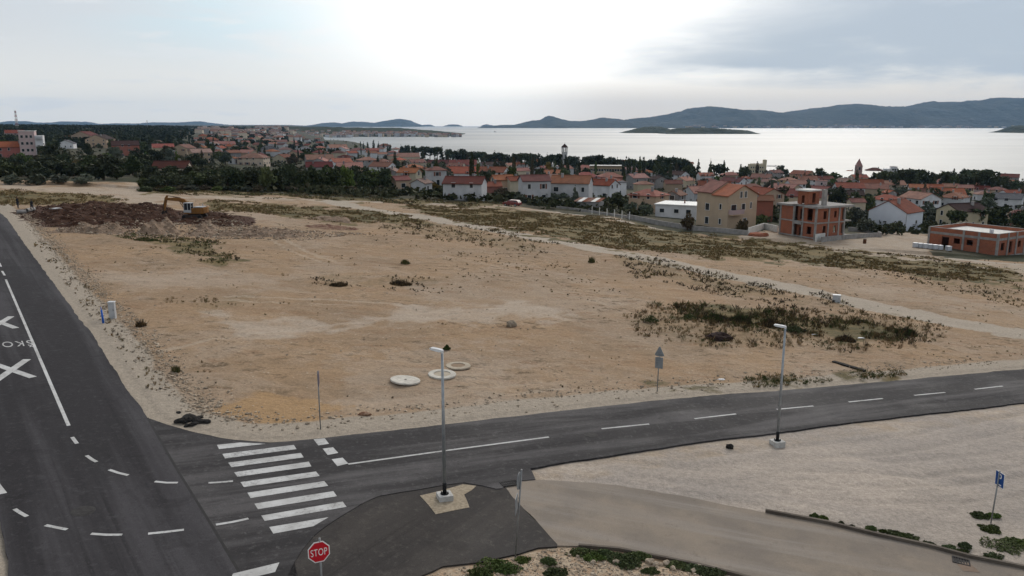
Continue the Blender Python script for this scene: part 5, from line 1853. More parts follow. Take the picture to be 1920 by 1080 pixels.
HL = [  # px, py(ridge), width, wall, roof, type, yaw, eaves height, windows
    (22, 266, 58, 'reddish', 'red', 'gable', 4, 5.2, 1), (27, 246, 34, 'pink', 'red', 'gable', 5, 8.0, 1), (125, 263, 32, 'white', 'grey', 'gable', 80, 3.6, 1),
    (160, 250, 50, 'tan', 'dark red', 'gable', 68, 8.5, 1), (188, 256, 52, 'tan', 'dark brown', 'gable', 70, 7.6, 1), (136, 255, 32, 'cream', 'orange', 'gable', 0, 3.2, 0),
    (234, 266, 48, 'reddish', 'dark brown', 'gable', 2, 7.0, 1), (293, 264, 30, 'white', 'pale pink', 'gable', 60, 4.0, 1), (305, 270, 40, 'cream', 'red', 'gable', 5, 4.2, 0),
    (320, 281, 23, 'pink', 'grey', 'gable', 85, 4.5, 1), (345, 271, 42, 'tan', 'pale pink', 'gable', 62, 5.4, 1), (322, 303, 70, 'cream', 'dark red', 'gable', -12, 2.6, 0),
    (404, 281, 24, 'grey', 'red', 'gable', 40, 4.5, 1), (424, 265, 34, 'pink', 'red', 'gable', 10, 5.0, 1), (395, 257, 28, 'reddish', 'red', 'hip', 0, 4.6, 1),
    (437, 294, 18, 'white', 'orange', 'gable', 60, 3.2, 1), (475, 287, 60, 'cream', 'orange', 'hip', -20, 4.6, 1), (487, 287, 24, 'grey', 'dark red', 'gable', 85, 5.0, 1),
    (504, 273, 34, 'grey', 'grey', 'hip', 10, 6.0, 1), (534, 289, 44, 'cream', 'red', 'gable', 50, 3.8, 1), (598, 290, 56, 'grey', 'orange', 'gable', 8, 4.6, 0),
    (600, 296, 42, 'grey', 'orange', 'gable', 80, 4.0, 0), (655, 305, 50, 'tan', 'orange', 'gable', 3, 4.4, 1), (598, 304, 50, 'grey', 'dark red', 'gable', 2, 4.2, 0),
    (688, 294, 42, 'grey', 'orange', 'hip', 20, 5.0, 1), (718, 298, 32, 'white', 'orange', 'hip', 50, 5.0, 1), (780, 299, 40, 'cream', 'orange', 'gable', 30, 4.0, 1),
    (768, 316, 46, 'cream', 'orange', 'gable', -25, 4.5, 1), (734, 315, 26, 'grey', 'pale pink', 'gable', 75, 4.5, 1), (750, 331, 38, 'tan', 'red', 'gable', 28, 3.0, 1),
    (790, 336, 34, 'white', 'pale pink', 'gable', 65, 2.9, 1), (817, 312, 40, 'white', 'orange', 'hip', 12, 5.4, 1), (870, 313, 68, 'white', 'orange', 'gable', -4, 4.0, 1),
    (868, 300, 52, 'grey', 'red', 'gable', 0, 4.2, 1), (821, 300, 40, 'tan', 'dark red', 'gable', 5, 3.6, 0),
    (913, 304, 34, 'grey', 'dark brown', 'gable', 30, 4.6, 1), (932, 297, 38, 'white', 'red', 'gable', 35, 4.8, 1), (942, 329, 46, 'tan', 'orange', 'gable', 18, 4.4, 1),
    (921, 342, 20, 'reddish', 'red', 'gable', 10, 3.0, 0), (632, 271, 44, 'white', 'orange', 'gable', 15, 5.0, 1), (670, 277, 32, 'white', 'red', 'hip', 20, 4.6, 1),
    (642, 275, 26, 'white', 'pale pink', 'gable', 75, 4.6, 1), (697, 278, 28, 'reddish', 'red', 'gable', 20, 4.6, 0), (721, 269, 26, 'pink', 'red', 'hip', 0, 5.0, 1),
    (570, 275, 28, 'white', 'grey', 'gable', 70, 3.4, 1), (500, 261, 26, 'cream', 'orange', 'gable', 30, 4.2, 0), (525, 262, 28, 'white', 'pale pink', 'gable', 12, 4.2, 0),
    (550, 264, 26, 'cream', 'red', 'gable', 60, 4.2, 0), (765, 287, 44, 'cream', 'orange', 'gable', 5, 3.6, 0), (956, 306, 26, 'cream', 'orange', 'gable', 40, 4.6, 1),
    (973, 303, 34, 'white', 'orange', 'hip', 25, 4.8, 1), (1005, 298, 38, 'tan', 'orange', 'hip', 12, 5.6, 1), (978, 315, 32, 'cream', 'orange', 'gable', 20, 4.2, 0),
    (1040, 293, 26, 'cream', 'orange', 'hip', 30, 4.8, 1), (1039, 319, 44, 'tan', 'orange', 'gable', 15, 4.0, 0), (1077, 304, 22, 'white', 'grey', 'gable', -60, 4.6, 0),
    (1091, 316, 24, 'tan', 'orange', 'hip', 0, 3.6, 0), (964, 332, 22, 'cream', 'orange', 'gable', 30, 4.4, 0), (1144, 323, 52, 'reddish', 'red', 'hip', 12, 4.6, 0),
    (1160, 340, 22, 'white', 'grey', 'flat', 20, 5.0, 1), (1207, 339, 38, 'cream', 'orange', 'hip', 18, 4.2, 0), (1234, 330, 36, 'grey', 'dark brown', 'gable', -65, 5.0, 1),
    (1262, 338, 36, 'tan', 'red', 'gable', 10, 4.0, 0), (1267, 358, 30, 'grey', 'pale pink', 'gable', 70, 4.8, 1), (1270, 321, 46, 'white', 'dark brown', 'gable', -35, 5.0, 1),
    (1290, 311, 22, 'yellow', 'grey', 'flat', 8, 5.4, 1), (1323, 324, 34, 'white', 'orange', 'gable', 20, 4.0, 1), (1370, 322, 42, 'tan', 'orange', 'hip', 25, 4.6, 0),
    (1398, 330, 30, 'white', 'red', 'hip', 40, 4.2, 1), (1376, 333, 52, 'white', 'dark red', 'gable', -30, 5.0, 1), (1340, 340, 60, 'pink', 'red', 'gable', 0, 4.0, 0),
    (1410, 344, 50, 'white', 'red', 'hip', 12, 5.0, 1), (1430, 336, 28, 'cream', 'pale pink', 'gable', 30, 5.0, 1), (1428, 367, 34, 'reddish', 'orange', 'gable', 8, 5.2, 0),
    (1217, 311, 22, 'pink', 'red', 'flat', 0, 5.0, 0), (1450, 311, 22, 'white', 'grey', 'flat', 0, 5.0, 1), (1453, 319, 32, 'grey', 'orange', 'gable', 45, 4.6, 1),
    (1505, 320, 46, 'tan', 'red', 'gable', -28, 4.6, 1), (1511, 330, 44, 'white', 'orange', 'gable', 10, 4.6, 1), (1478, 332, 36, 'yellow', 'orange', 'hip', 35, 5.0, 1),
    (1446, 336, 22, 'white', 'pale pink', 'gable', 60, 5.0, 1), (1540, 338, 22, 'pink', 'red', 'flat', 10, 5.6, 1), (1593, 319, 24, 'cream', 'orange', 'hip', 0, 4.4, 0),
    (1640, 314, 34, 'pink', 'dark red', 'hip', 10, 6.0, 1), (1592, 343, 58, 'white', 'orange', 'gable', 14, 5.0, 1), (1595, 357, 50, 'yellow', 'dark brown', 'gable', 10, 4.0, 1),
    (1641, 345, 48, 'tan', 'red', 'gable', 4, 4.4, 0), (1675, 339, 46, 'cream', 'pale pink', 'gable', 22, 5.2, 1), (1668, 357, 22, 'grey', 'red', 'gable', -60, 4.6, 1),
    (1722, 346, 34, 'white', 'orange', 'gable', 5, 4.6, 1), (1725, 354, 36, 'white', 'dark red', 'gable', 40, 4.8, 1), (1753, 346, 30, 'tan', 'orange', 'gable', 8, 4.6, 1),
    (1782, 345, 30, 'cream', 'orange', 'gable', 8, 5.0, 1), (1810, 347, 30, 'cream', 'orange', 'gable', 12, 5.0, 1), (1840, 349, 30, 'pink', 'red', 'gable', 5, 4.2, 1),
    (1870, 350, 36, 'tan', 'red', 'hip', 30, 4.6, 1), (1846, 358, 38, 'white', 'pale pink', 'hip', 20, 3.4, 1), (1890, 363, 54, 'white', 'grey', 'gable', -6, 4.4, 1),
    (1912, 393, 28, 'tan', 'red', 'hip', 20, 4.6, 1), (1606, 373, 34, 'cream', 'orange', 'gable', 25, 3.8, 1), (1660, 322, 0, 'white', 'grey', 'flat', 5, 8.0, 1)]
for e_ in HL:
    px, py, wpx, wl, rf, ty, yw, hh, wn = e_
    if wpx:
        house(px, py, wpx, wl, rf, ty, yw, hh, 0.75, wn)
# the rest of the town: smaller, farther roofs between the traced ones
occ = [(e_[0], e_[1], max(e_[2], 16)) for e_ in HL]
tries = 0
XB = [(372, 0.8), (480, 1.0), (600, 0.8)]
while len(HOUSES) < 262 and tries < 14000:
    tries += 1
    z_ = rnd.random()
    if z_ < 0.46:
        px, py = rnd.uniform(372, 600), rnd.uniform(250, 284)
    elif z_ < 0.62:
        px, py = rnd.uniform(600, 760), rnd.uniform(276, 305)
    elif z_ < 0.85:
        px, py = rnd.uniform(760, 1300), rnd.uniform(299, 345)
    else:
        px, py = rnd.uniform(1300, 1900), rnd.uniform(326, 365)
    P = gt(px, py, 6, float(np.interp(px, TC, [t_[0] for t_ in TP])) + 15)
    if P.y > 1700 or P.y < 275:
        continue
    wpx = rnd.uniform(11, 15) * 1531 / P.y
    if any(abs(px - a_) < (wpx + c_) * 0.42 and abs(py - b_2) < 4.5 + 1600 / P.y * 0.4 for a_, b_2, c_ in occ):
        continue
    occ.append((px, py, wpx))
    house(px, py, wpx, rnd.choice(['white', 'white', 'white', 'cream', 'cream', 'tan', 'grey']), rnd.choice(['orange', 'orange', 'orange', 'orange', 'red', 'red', 'red', 'dark red', 'pale pink']),
          rnd.choice(['gable', 'gable', 'hip']), rnd.uniform(-60, 75), rnd.choice([4.2, 4.8, 5.4]), 0.75, 1 if P.y < 520 else 0)

# -------- houses built one by one
def hero(name, px, py, rz, label, cat, dz=0.0):
    rz -= math.atan2(px - 960, 1531)
    P = gt(px, py)
    P.z += dz
    return empty(name, P, rz, label, cat)


LANDM = []
# tan house: origin at the near corner, X along the gable end, Y along the long side
tan = hero('house', 1363, 429, math.radians(47), 'tall tan house with stepped red gable roofs behind the grey boundary wall', 'house', -0.3)
W_, L_ = 8.4, 8.6
LANDM.append((1360, 'tall tan house'))
b = MB()
e_h = 6.9
b.extr([(0, 0, -2), (W_, 0, -2), (W_, 0, e_h), (W_ / 2, 0, e_h + 1.9), (0, 0, e_h)], (0, L_ * 0.5, 0))
b.extr([(0, L_ * 0.5 + 0.003, -2), (W_, L_ * 0.5 + 0.003, -2), (W_, L_ * 0.5 + 0.003, e_h + 0.35), (W_ / 2, L_ * 0.5 + 0.003, e_h + 2.25), (0, L_ * 0.5 + 0.003, e_h + 0.35)], (0, L_ * 0.5, 0))
b.build('wall', WALL['tan'], tan)
for y0, y1, dz in ((-0.35, L_ * 0.5, 0.0), (L_ * 0.5 + 0.01, L_ + 0.35, 0.38)):
    b = MB()
    for s in (-1, 1):
        b.extr([(W_ / 2 + s * (W_ / 2 + 0.4), y0, e_h - 0.17 + dz), (W_ / 2, y0, e_h + 1.92 + dz), (W_ / 2, y0, e_h + 2.10 + dz), (W_ / 2 + s * (W_ / 2 + 0.4), y0, e_h + 0.02 + dz)], (0, y1 - y0, 0))
    b.build('roof', ROOF['orange'], tan)
for y, z, w_ in ((2.0, 4.6, 0.7), (2.0, 1.6, 0.7), (5.6, 4.3, 1.2), (5.6, 1.5, 1.1)):
    o = link_mesh('window', window_mesh(w_, 1.5 if w_ > 1 else 1.2, False), tan)
    o.location, o.rotation_euler = (0, y, z), (0, 0, -math.pi / 2)
for x, z, w_ in ((3.6, 7.0, 0.8), (4.9, 7.0, 0.8), (1.6, 4.4, 1.6), (4.4, 4.5, 1.1), (6.6, 4.7, 0.6), (5.0, 1.5, 1.1)):
    o = link_mesh('window', window_mesh(w_, 1.4, False), tan)
    o.location = (x, 0, z)
b = MB()
b.box((1.9, -0.55, 3.1), (3.4, 1.1, 0.18))
bal = b.build('balcony', WALL['tan'], tan)
b = MB()
b.box((1.9, -1.06, 3.65), (3.4, 0.07, 0.9))
for s in (0.24, 3.56):
    b.box((s, -0.5, 3.65), (0.07, 1.0, 0.9))
b.build('railing', WALL['pink'], bal)

# white gabled house right
wh = hero('house', 1697, 434, math.radians(66), 'white house with one big blank gable wall and a red roof', 'house', -0.4)
LANDM.append((1677, 'blank white gable'))
L2, W2 = 8.8, 9.0
block(wh, L2, W2, 4.6, 2.5, 'gable', mat('wall_bright', (0.60, 0.63, 0.68), (0.54, 0.57, 0.62), 0.3, 0.85), ROOF['orange'], L2 / 2, W2 / 2, 0.3, True)
for face, u, z in ((3, 0.4, 2.2), (3, -2.9, 1.8)):
    add_window(wh, face, u, z, 0.9, 0.5, L2, W2, L2 / 2, W2 / 2)
add_window(wh, 0, 1.0, 2.2, 0.9, 0.9, L2, W2, L2 / 2, W2 / 2)
b = MB()
b.tube((-0.05, -0.05, -1), (-0.05, -0.05, 4.6), 0.06, 0.06, 8)
b.build('downpipe', M_GALV, wh)

# long white house with dark red roof
dk = house(872, 332, 84, 'white', 'dark red', 'gable', -14, 4.6, 0.62, 1, 'long white house with a dark red roof at the far edge of the field')
LANDM.append((872, 'long dark-red-roofed house'))
# white pair
wa = house(1002, 329, 62, 'white', 'red', 'gable', 14, 5.6, 0.7, 1, 'white house with a dark orange gable roof, left one of the twin white houses')
wb = house(1072, 330, 82, 'white', 'orange', 'gable', -10, 5.8, 0.7, 1, 'big white house with a wide orange roof, right one of the twin white houses')
LANDM.append((1040, 'twin white houses'))
house(1132, 337, 62, 'white', 'red', 'gable', -30, 4.6, 0.8, 1, 'white house with a large steep red roof behind dark round trees')
house(1217, 354, 76, 'tan', 'orange', 'hip', -32, 4.4, 0.8, 1, 'tan house with an orange hipped roof left of the tall tan house')
house(1806, 382, 88, 'cream', 'dark brown', 'gable', 48, 5.0, 0.7, 1, 'cream house half hidden by dark pines behind the low brick building')
# flat white shed
ws = hero('warehouse', 1266, 409, math.radians(-16), 'low white building with a bright flat white roof left of the tan house', 'building')
block(ws, 9.6, 8.6, 2.9, 0.2, 'flat', WALL['white'], ROOF['white'], 0, 4.3, 0.2, False)
for u in (-3.2, 0.2, 3.0):
    add_window(ws, 0, u, 1.6, 1.2, 1.0, 9.6, 8.6, 0, 4.3)
b = MB()
b.tube((1.0, 4.0, 3.0), (1.0, 4.0, 3.9), 0.16, 0.16, 10)
b.build('vent_pipe', M_SHUT, ws)
# junk-roof shed
sh = hero('shed', 1100, 394, math.radians(-18), 'low shed with a patched red and grey tin roof at the field edge', 'shed')
b = MB()
b.box((0, 2, 0.6), (6.0, 4.0, 2.6))
b.build('wall', WALL['grey'], sh)
b = MB()
for k in range(6):
    b.mat(k % 3)
    b.extr([(-3.3 + k * 1.1, -0.4, 1.95 + 0.02 * k), (-2.22 + k * 1.1, -0.4, 1.95 + 0.02 * k), (-2.22 + k * 1.1, 4.4, 2.5 + 0.02 * k), (-3.3 + k * 1.1, 4.4, 2.5 + 0.02 * k)], (0, 0, 0.06))
b.build('roof', [ROOF['pale pink'], M_CONCW, ROOF['red']], sh)
# pink apartment block on the left
pk = hero('apartment_block', 58, 297, math.radians(-6), 'large pale pink three-storey block with white balconies on the left hillside', 'building')
LANDM.append((55, 'large pale pink block'))
D_ = pk.location.y
s_ = D_ / 1531
ph = at(58, 246, D_).z - pk.location.z
block(pk, 26 * s_, 9, ph, 0, 'flat', WALL['pink'], ROOF['white'], -3 * s_, 4.5, 0.1, False)
b = MB()
b.box((17 * s_, 3.0, (ph - 2) / 2 - 1), (13 * s_, 8, ph))
b.build('stair_wing', WALL['white'], pk)
for z in (0.35, 0.6, 0.85):
    b = MB()
    b.box((17 * s_, -1.6, ph * z - 1.2), (12 * s_, 1.2, 0.9))
    b.build('balcony', WALL['white'], pk)
    for x in (-11, -3, 4):
        o = link_mesh('window', window_mesh(1.2, 1.4, False), pk)
        o.location = (x * s_, 0, ph * z - 0.6)

# -------- building sites
BRICK = bpy.data.materials.new('hollow_brick')
BRICK.use_nodes = True
t = NT(BRICK.node_tree)
co = t.n('ShaderNodeTexCoord').outputs['Object']
sep = t.n('ShaderNodeSeparateXYZ')
t.put(sep.inputs[0], co)
cb_ = t.n('ShaderNodeCombineXYZ')
t.put(cb_.inputs[0], t.math('ADD', sep.outputs[0], sep.outputs[1]))
t.put(cb_.inputs[1], sep.outputs[2])
bt = t.n('ShaderNodeTexBrick', ins={'Scale': 1.0, 'Color1': (0.33, 0.105, 0.055, 1), 'Color2': (0.26, 0.085, 0.045, 1), 'Mortar': (0.24, 0.15, 0.11, 1), 'Mortar Size': 0.018, 'Brick Width': 0.45, 'Row Height': 0.25, 'Bias': 0.0})
t.put(bt.inputs['Vector'], cb_)
c = t.mix(t.ss(t.noise(co, 0.6, 4), 0.4, 0.7, 0, 0.5), bt.outputs[0], (0.20, 0.08, 0.05))
bs = t.n('ShaderNodeBsdfPrincipled', ins={'Roughness': 0.9, 'Specular IOR Level': 0.2, 'Base Color': c})
t.put(t.n('ShaderNodeOutputMaterial').inputs[0], bs)


def panel(b, axis, c0, u0, u1, z0, z1, holes, th=0.25):
    """wall in a vertical plane, holes = (u0,u1,z0,z1); axis 'x': runs along X at y=c0 ; 'y': runs along Y at x=c0"""
    us = sorted({u0, u1} | {q for h in holes for q in h[:2]})
    zs = sorted({z0, z1} | {q for h in holes for q in h[2:]})
    for a_, b_2 in zip(us[:-1], us[1:]):
        for c_, d_2 in zip(zs[:-1], zs[1:]):
            um, zm = (a_ + b_2) / 2, (c_ + d_2) / 2
            if any(h[0] < um < h[1] and h[2] < zm < h[3] for h in holes):
                continue
            if axis == 'x':
                b.box((um, c0 + th / 2, zm), (b_2 - a_, th, d_2 - c_))
            else:
                b.box((c0 + th / 2, um, zm), (th, b_2 - a_, d_2 - c_))
    return b


fr = hero('brick_building', 1527, 450, math.radians(47), 'unfinished three-storey red brick building with concrete slabs and a stair tower', 'building', -0.1)
LANDM.append((1525, 'unfinished red brick building'))
fr.scale = (0.95, 0.95, 0.95)
LX, LY = 7.9, 9.4
FL = [0.5, 3.45, 6.4]
wl = MB()
panel(wl, 'y', 0, 0.25, 3.3, -1.5, 6.2, [(1.0, 2.2, 1.0, 2.5), (0.9, 2.3, 3.7, 6.0)])
panel(wl, 'y', 0.9, 3.3, 5.6, -1.5, 9.3, [(3.9, 5.0, -0.6, 2.0), (3.9, 5.0, 3.6, 5.7), (4.1, 4.9, 6.6, 8.4)])
panel(wl, 'y', 0, 5.6, LY, -1.5, 6.2, [])
panel(wl, 'x', 0, 0.0, LX, -1.5, 6.2, [(2.0, 2.9, 1.2, 2.7), (2.0, 2.9, 4.0, 5.6), (4.9, 5.7, 1.2, 2.6), (4.9, 5.6, 4.2, 5.5), (7.1, 7.9, 0.9, 2.9), (7.1, 7.9, 3.7, 5.9), (5.6, 6.6, -1.0, 0.2)])
panel(wl, 'x', LY - 0.25, 0.0, LX, -1.5, 6.2, [])
panel(wl, 'y', LX - 0.25, 0.25, LY - 0.25, -1.5, 6.2, [(1, 3, 1, 3), (5, 7, 1, 3)])
panel(wl, 'x', 3.05, 0.9, 3.6, 6.7, 9.3, [(1.9, 2.8, 7.0, 8.9)])
panel(wl, 'x', 5.62, 0.9, 3.6, 6.7, 9.3, [])
panel(wl, 'y', 3.6, 3.05, 5.87, 6.7, 9.3, [])
wl.build('brick_wall', BRICK, fr)
b = MB()
for z in (0.35, 3.3):
    b.box((LX / 2, -0.02, z), (LX + 0.1, 0.32, 0.24))
    b.box((-0.02, LY / 2, z), (0.32, LY + 0.1, 0.24))
for x, y in ((0.05, 0.05), (3.4, 0.03), (6.3, 0.03), (LX - 0.1, 0.03), (0.03, 3.3), (0.03, 5.7), (0.03, LY - 0.15)):
    b.box((x, y, 2.35), (0.34, 0.34, 7.7))
b.box((LX / 2, LY / 2, 3.1), (LX - 0.6, LY - 0.6, 0.2))
b.build('concrete_frame', M_CONC, fr)
b = MB()
b.prism([(-0.6, -0.6), (LX + 1.9, -0.6), (LX + 1.9, LY + 0.4), (-0.6, LY + 0.4), (-0.6, 6.0), (0.6, 6.0), (0.6, 3.0), (-0.6, 3.0)], 6.22, 6.6)
rs = b.build('roof_slab', M_CONC, fr)
b = MB()
b.box((2.2, 4.45, 9.45), (3.6, 3.4, 0.3))
b.build('tower_cap', M_CONCW, rs)
b = MB()
b.box((3.4, 1.4, 8.1), (0.9, 0.6, 3.2))
b.build('chimney', M_CONC, rs)
b = MB()
for z in (0.35, 3.3):
    b.box((LX + 1.2, 2.6, z), (2.4, 4.4, 0.22))
b.build('balcony_slab', M_CONC, fr)
b = MB()
b.box((0.4, 4.45, 3.0), (1.6, 2.3, 0.5))
b.build('stair_landing', M_CONC, fr)
for i, (x, y) in enumerate(((1567, 452), (1595, 447), (1650, 444))):
    pass
# low wall pieces around the site
def wall_line(pts, h, wd, m, name, label, cat='wall', cap=None):
    b = MB()
    P = [gg(*q) if gp(*q).y < 132 else gt(*q) for q in pts]
    for a_, b_2 in zip(P[:-1], P[1:]):
        n = max(1, int((b_2 - a_).length / 6))
        for k in range(n):
            p, q = a_.lerp(b_2, k / n), a_.lerp(b_2, (k + 1) / n)
            p.z, q.z = T1(p.x, p.y), T1(q.x, q.y)
            d = Vector((q.x - p.x, q.y - p.y, 0)).normalized()
            s = Vector((-d.y, d.x, 0)) * wd / 2
            lo = Vector((0, 0, -0.8))
            up = Vector((0, 0, h))
            vs_ = [p + s + lo, q + s + lo, q - s + lo, p - s + lo, p + s + up, q + s + up, q - s + up, p - s + up]
            b.add(vs_, [(4, 5, 6, 7), (0, 1, 5, 4), (2, 3, 7, 6), (0, 4, 7, 3), (1, 2, 6, 5)])
    return tag(b.build(name, m), label, cat)


wall_line([(1529, 452), (1566, 446), (1570, 441)], 1.25, 0.22, M_CONCW, 'retaining_wall', 'pale block wall stub against the foot of the unfinished brick building')
wall_line([(1540, 455), (1600, 447), (1652, 444), (1640, 438), (1590, 433)], 0.85, 0.25, M_CONC, 'foundation_wall', 'low grey foundation wall right of the unfinished brick building')
wall_line([(1403, 440), (1432, 430), (1458, 436)], 1.3, 0.22, M_CONCW, 'retaining_wall', 'pale block wall between the tan house and the unfinished brick building')
wall_line([(1176, 410), (1230, 421), (1300, 433), (1363, 438), (1402, 442)], 0.95, 0.25, M_CONC, 'boundary_wall', 'long grey boundary wall in front of the tan house')
wall_line([(1042, 390), (1080, 396), (1130, 402), (1175, 409)], 0.5, 0.22, M_CONC, 'boundary_wall', 'low grey boundary wall with thin posts along the field track')
for i in range(6):
    P = gt(1110 + i * 14, 402 + i * 2.2)
    b = MB()
    b.box((0, 0, 0.7), (0.16, 0.16, 2.0))
    b.box((0, 0, 1.72), (0.22, 0.22, 0.06))
    o = b.build('wall_post', M_CONCW)
    o.location = P
    tag(o, 'thin pale concrete post standing on the low grey boundary wall', 'post', 'posts of the low boundary wall')
o = lump('brick_pile', 1424, 445, 2.0, 0.8, 0.6, BRICK, 'pile of broken red bricks and rubble left of the unfinished brick building', 'brick pile', 71, 0.2, P=gt(1422, 443))

# low one-storey brick building
lb = hero('brick_building', 1868, 479, math.radians(62), 'unfinished one-storey red brick building with a white flat roof inside its parapet', 'building', 0.0)
LANDM.append((1830, 'low one-storey brick building'))
LX, LY = 12.4, 13.0
wl = MB()
panel(wl, 'y', 0, 0.25, LY, -1.2, 2.55, [(6.8, 8.0, 1.15, 2.15), (4.4, 5.6, 1.15, 2.15), (8.9, 10.3, -0.2, 2.2)])
panel(wl, 'x', 0, 0.0, LX, -1.2, 2.55, [(1.2, 2.4, 0.7, 2.1), (4.0, 5.0, 0.1, 2.2), (7.0, 8.0, 0.9, 2.1), (9.8, 10.8, 0.9, 2.1)])
panel(wl, 'x', LY - 0.25, 0.0, LX, -1.2, 2.55, [])
panel(wl, 'y', LX - 0.25, 0.25, LY - 0.25, -1.2, 2.55, [])
for ax, c0_, u0, u1 in (('y', 0, 0.25, LY), ('x', 0, 0, LX), ('x', LY - 0.25, 0.25, LX), ('y', LX - 0.25, 0.25, LY - 0.25)):
    panel(wl, ax, c0_, u0, u1, 3.0, 3.75, [])
wl.build('brick_wall', BRICK, lb)
b = MB()
b.box((LX / 2, LY / 2, 2.775), (LX + 0.06, LY + 0.06, 0.44))
for x, y in ((0.05, 0.05), (0.04, 3.4), (0.04, 6.2), (0.04, LY - 0.14), (3.3, 0.04), (6.2, 0.04), (9.1, 0.04)):
    b.box((x, y, 1.3), (0.36, 0.36, 5.0))
b.box((LX / 2, LY / 2, -0.9), (LX + 0.16, LY + 0.16, 1.2))
b.build('concrete_frame', M_CONC, lb)
b = MB()
b.box((LX / 2, LY / 2, 3.08), (LX - 0.6, LY - 0.6, 0.15))
rs = b.build('roof_slab', M_CONCW, lb)
b = MB()
b.box((4.4, 3.6, 3.5), (0.5, 0.5, 1.0))
b.build('chimney', MATS['wrapped_blocks'], rs)
b = MB()
for ax, c0_, u0, u1 in (('y', -0.02, -0.02, LY + 0.02), ('x', -0.02, 0.27, LX), ('x', LY - 0.27, 0.27, LX), ('y', LX - 0.27, 0.27, LY - 0.27)):
    panel(b, ax, c0_, u0, u1, 3.752, 3.83, [], 0.29)
b.build('parapet_cap', M_CONC, lb)

# -------- bell tower, spire, crenellated block, hotel
tw_ = hero('bell_tower', 1058, 322, math.radians(24), 'tall pale bell tower with an open belfry and dark pointed roof above the trees', 'bell tower')
LANDM.append((1058, 'tall pale bell tower'))
D_ = tw_.location.y
s_ = D_ / 1531
zt_ = at(1058, 269, D_).z - tw_.location.z
w_ = 9.0 * s_
M_TOW = mat('tower_stone', (0.52, 0.51, 0.49), (0.42, 0.41, 0.40), 0.8, 0.9)
hb = zt_ * 0.70
b = MB()
b.box((0, 0, hb / 2 - 1), (w_ * 0.92, w_ * 0.92, hb + 2))
b.box((0, 0, hb), (w_ * 1.05, w_ * 1.05, 0.3))
sh_ = b.build('shaft', M_TOW, tw_)
b = MB()
b.box((0, 0, hb * 0.6), (w_ * 0.3, w_ * 0.96, hb * 0.55))
b.box((0, 0, hb * 0.6), (w_ * 0.96, w_ * 0.3, hb * 0.55))
b.build('louvre', mat('louvre_grey', (0.10, 0.10, 0.11), rough=0.8), sh_)
b = MB()
hb2 = zt_ * 0.86
for x in (-1, 1):
    for y in (-1, 1):
        b.box((x * w_ * 0.38, y * w_ * 0.38, (hb + hb2) / 2 + 0.1), (w_ * 0.18, w_ * 0.18, hb2 - hb))
b.box((0, 0, hb2), (w_ * 1.06, w_ * 1.06, 0.3))
b.build('belfry', M_TOW, tw_)
b = MB()
r_ = w_ * 0.58
b.add([(-r_, -r_, hb2 + 0.15), (r_, -r_, hb2 + 0.15), (r_, r_, hb2 + 0.15), (-r_, r_, hb2 + 0.15), (0, 0, zt_)], [(0, 1, 4), (1, 2, 4), (2, 3, 4), (3, 0, 4), (3, 2, 1, 0)])
b.tube((0, 0, zt_ - 0.2), (0, 0, zt_ + 1.2), 0.06, 0.04, 6)
b.build('roof', ROOF['dark brown'], tw_)
sp = hero('church_spire', 1608, 338, math.radians(20), 'pinkish stone church tower with a pointed pyramid spire against the sea', 'church tower')
LANDM.append((1608, 'pink church spire'))
D_ = sp.location.y
s_ = D_ / 1531
zt_ = at(1608, 297, D_).z - sp.location.z
w_ = 10.5 * s_
hb = zt_ - 14 * s_
M_SP = mat('spire_stone', (0.36, 0.25, 0.235), (0.30, 0.215, 0.20), 0.8, 0.9)
b = MB()
b.box((0, 0, hb / 2 - 1), (w_, w_, hb + 2))
b.box((0, 0, hb * 0.62), (w_ * 1.08, w_ * 1.08, 0.3))
b.box((0, 0, hb), (w_ * 1.08, w_ * 1.08, 0.3))
sh_ = b.build('shaft', M_SP, sp)
for an in (0, math.pi / 2, math.pi, 1.5 * math.pi):
    b = MB()
    b.box((w_ * 0.5 * math.sin(an), -w_ * 0.5 * math.cos(an), hb * 0.82), (w_ * 0.35, 0.08, hb * 0.2), an)
    b.build('belfry_opening', M_GLASS, sh_)
b = MB()
r_ = w_ * 0.5
b.add([(-r_, -r_, hb + 0.15), (r_, -r_, hb + 0.15), (r_, r_, hb + 0.15), (-r_, r_, hb + 0.15), (0, 0, zt_)], [(0, 1, 4), (1, 2, 4), (2, 3, 4), (3, 0, 4), (3, 2, 1, 0)])
b.build('spire', mat('spire_roof', (0.30, 0.17, 0.155), (0.25, 0.145, 0.13), 1.0, 0.9), sp)
cr = hero('villa', 1420, 332, math.radians(12), 'large pale villa with a crenellated roofline at the shore', 'building')
D_ = cr.location.y
s_ = D_ / 1531
ph = at(1420, 308, D_).z - cr.location.z
b = MB()
b.box((0, 4, ph / 2 - 1), (30 * s_, 8, ph + 2))
b.box((13 * s_, 2, ph / 2 + 1), (5 * s_, 5, ph + 5))
b.build('wall', WALL['cream'], cr)
b = MB()
for k in range(12):
    b.box((-14 * s_ + k * 2.5 * s_, 0.3, ph + 0.4), (1.3 * s_, 0.5, 0.8))
b.build('battlement', WALL['cream'], cr)
for k in range(6):
    for z in (0.45, 0.75):
        o = link_mesh('window', window_mesh(1.1, 1.4, False), cr)
        o.location = (-12 * s_ + k * 4.2 * s_, 0, ph * z)
ht_ = hero('hotel', 1136, 331, math.radians(-3), 'long low hotel with a row of pale balcony bays in front of the dark pines', 'building')
D_ = ht_.location.y
s_ = D_ / 1531
ph = max(5.0, at(1136, 311, D_).z - ht_.location.z)
b = MB()
b.box((0, 4, ph / 2 - 1), (62 * s_, 8, ph + 2))
b.build('wall', WALL['tan'], ht_)
b = MB()
b.box((0, 3.4, ph + 0.12), (64 * s_, 10, 0.24))
b.build('roof', M_CONCW, ht_)
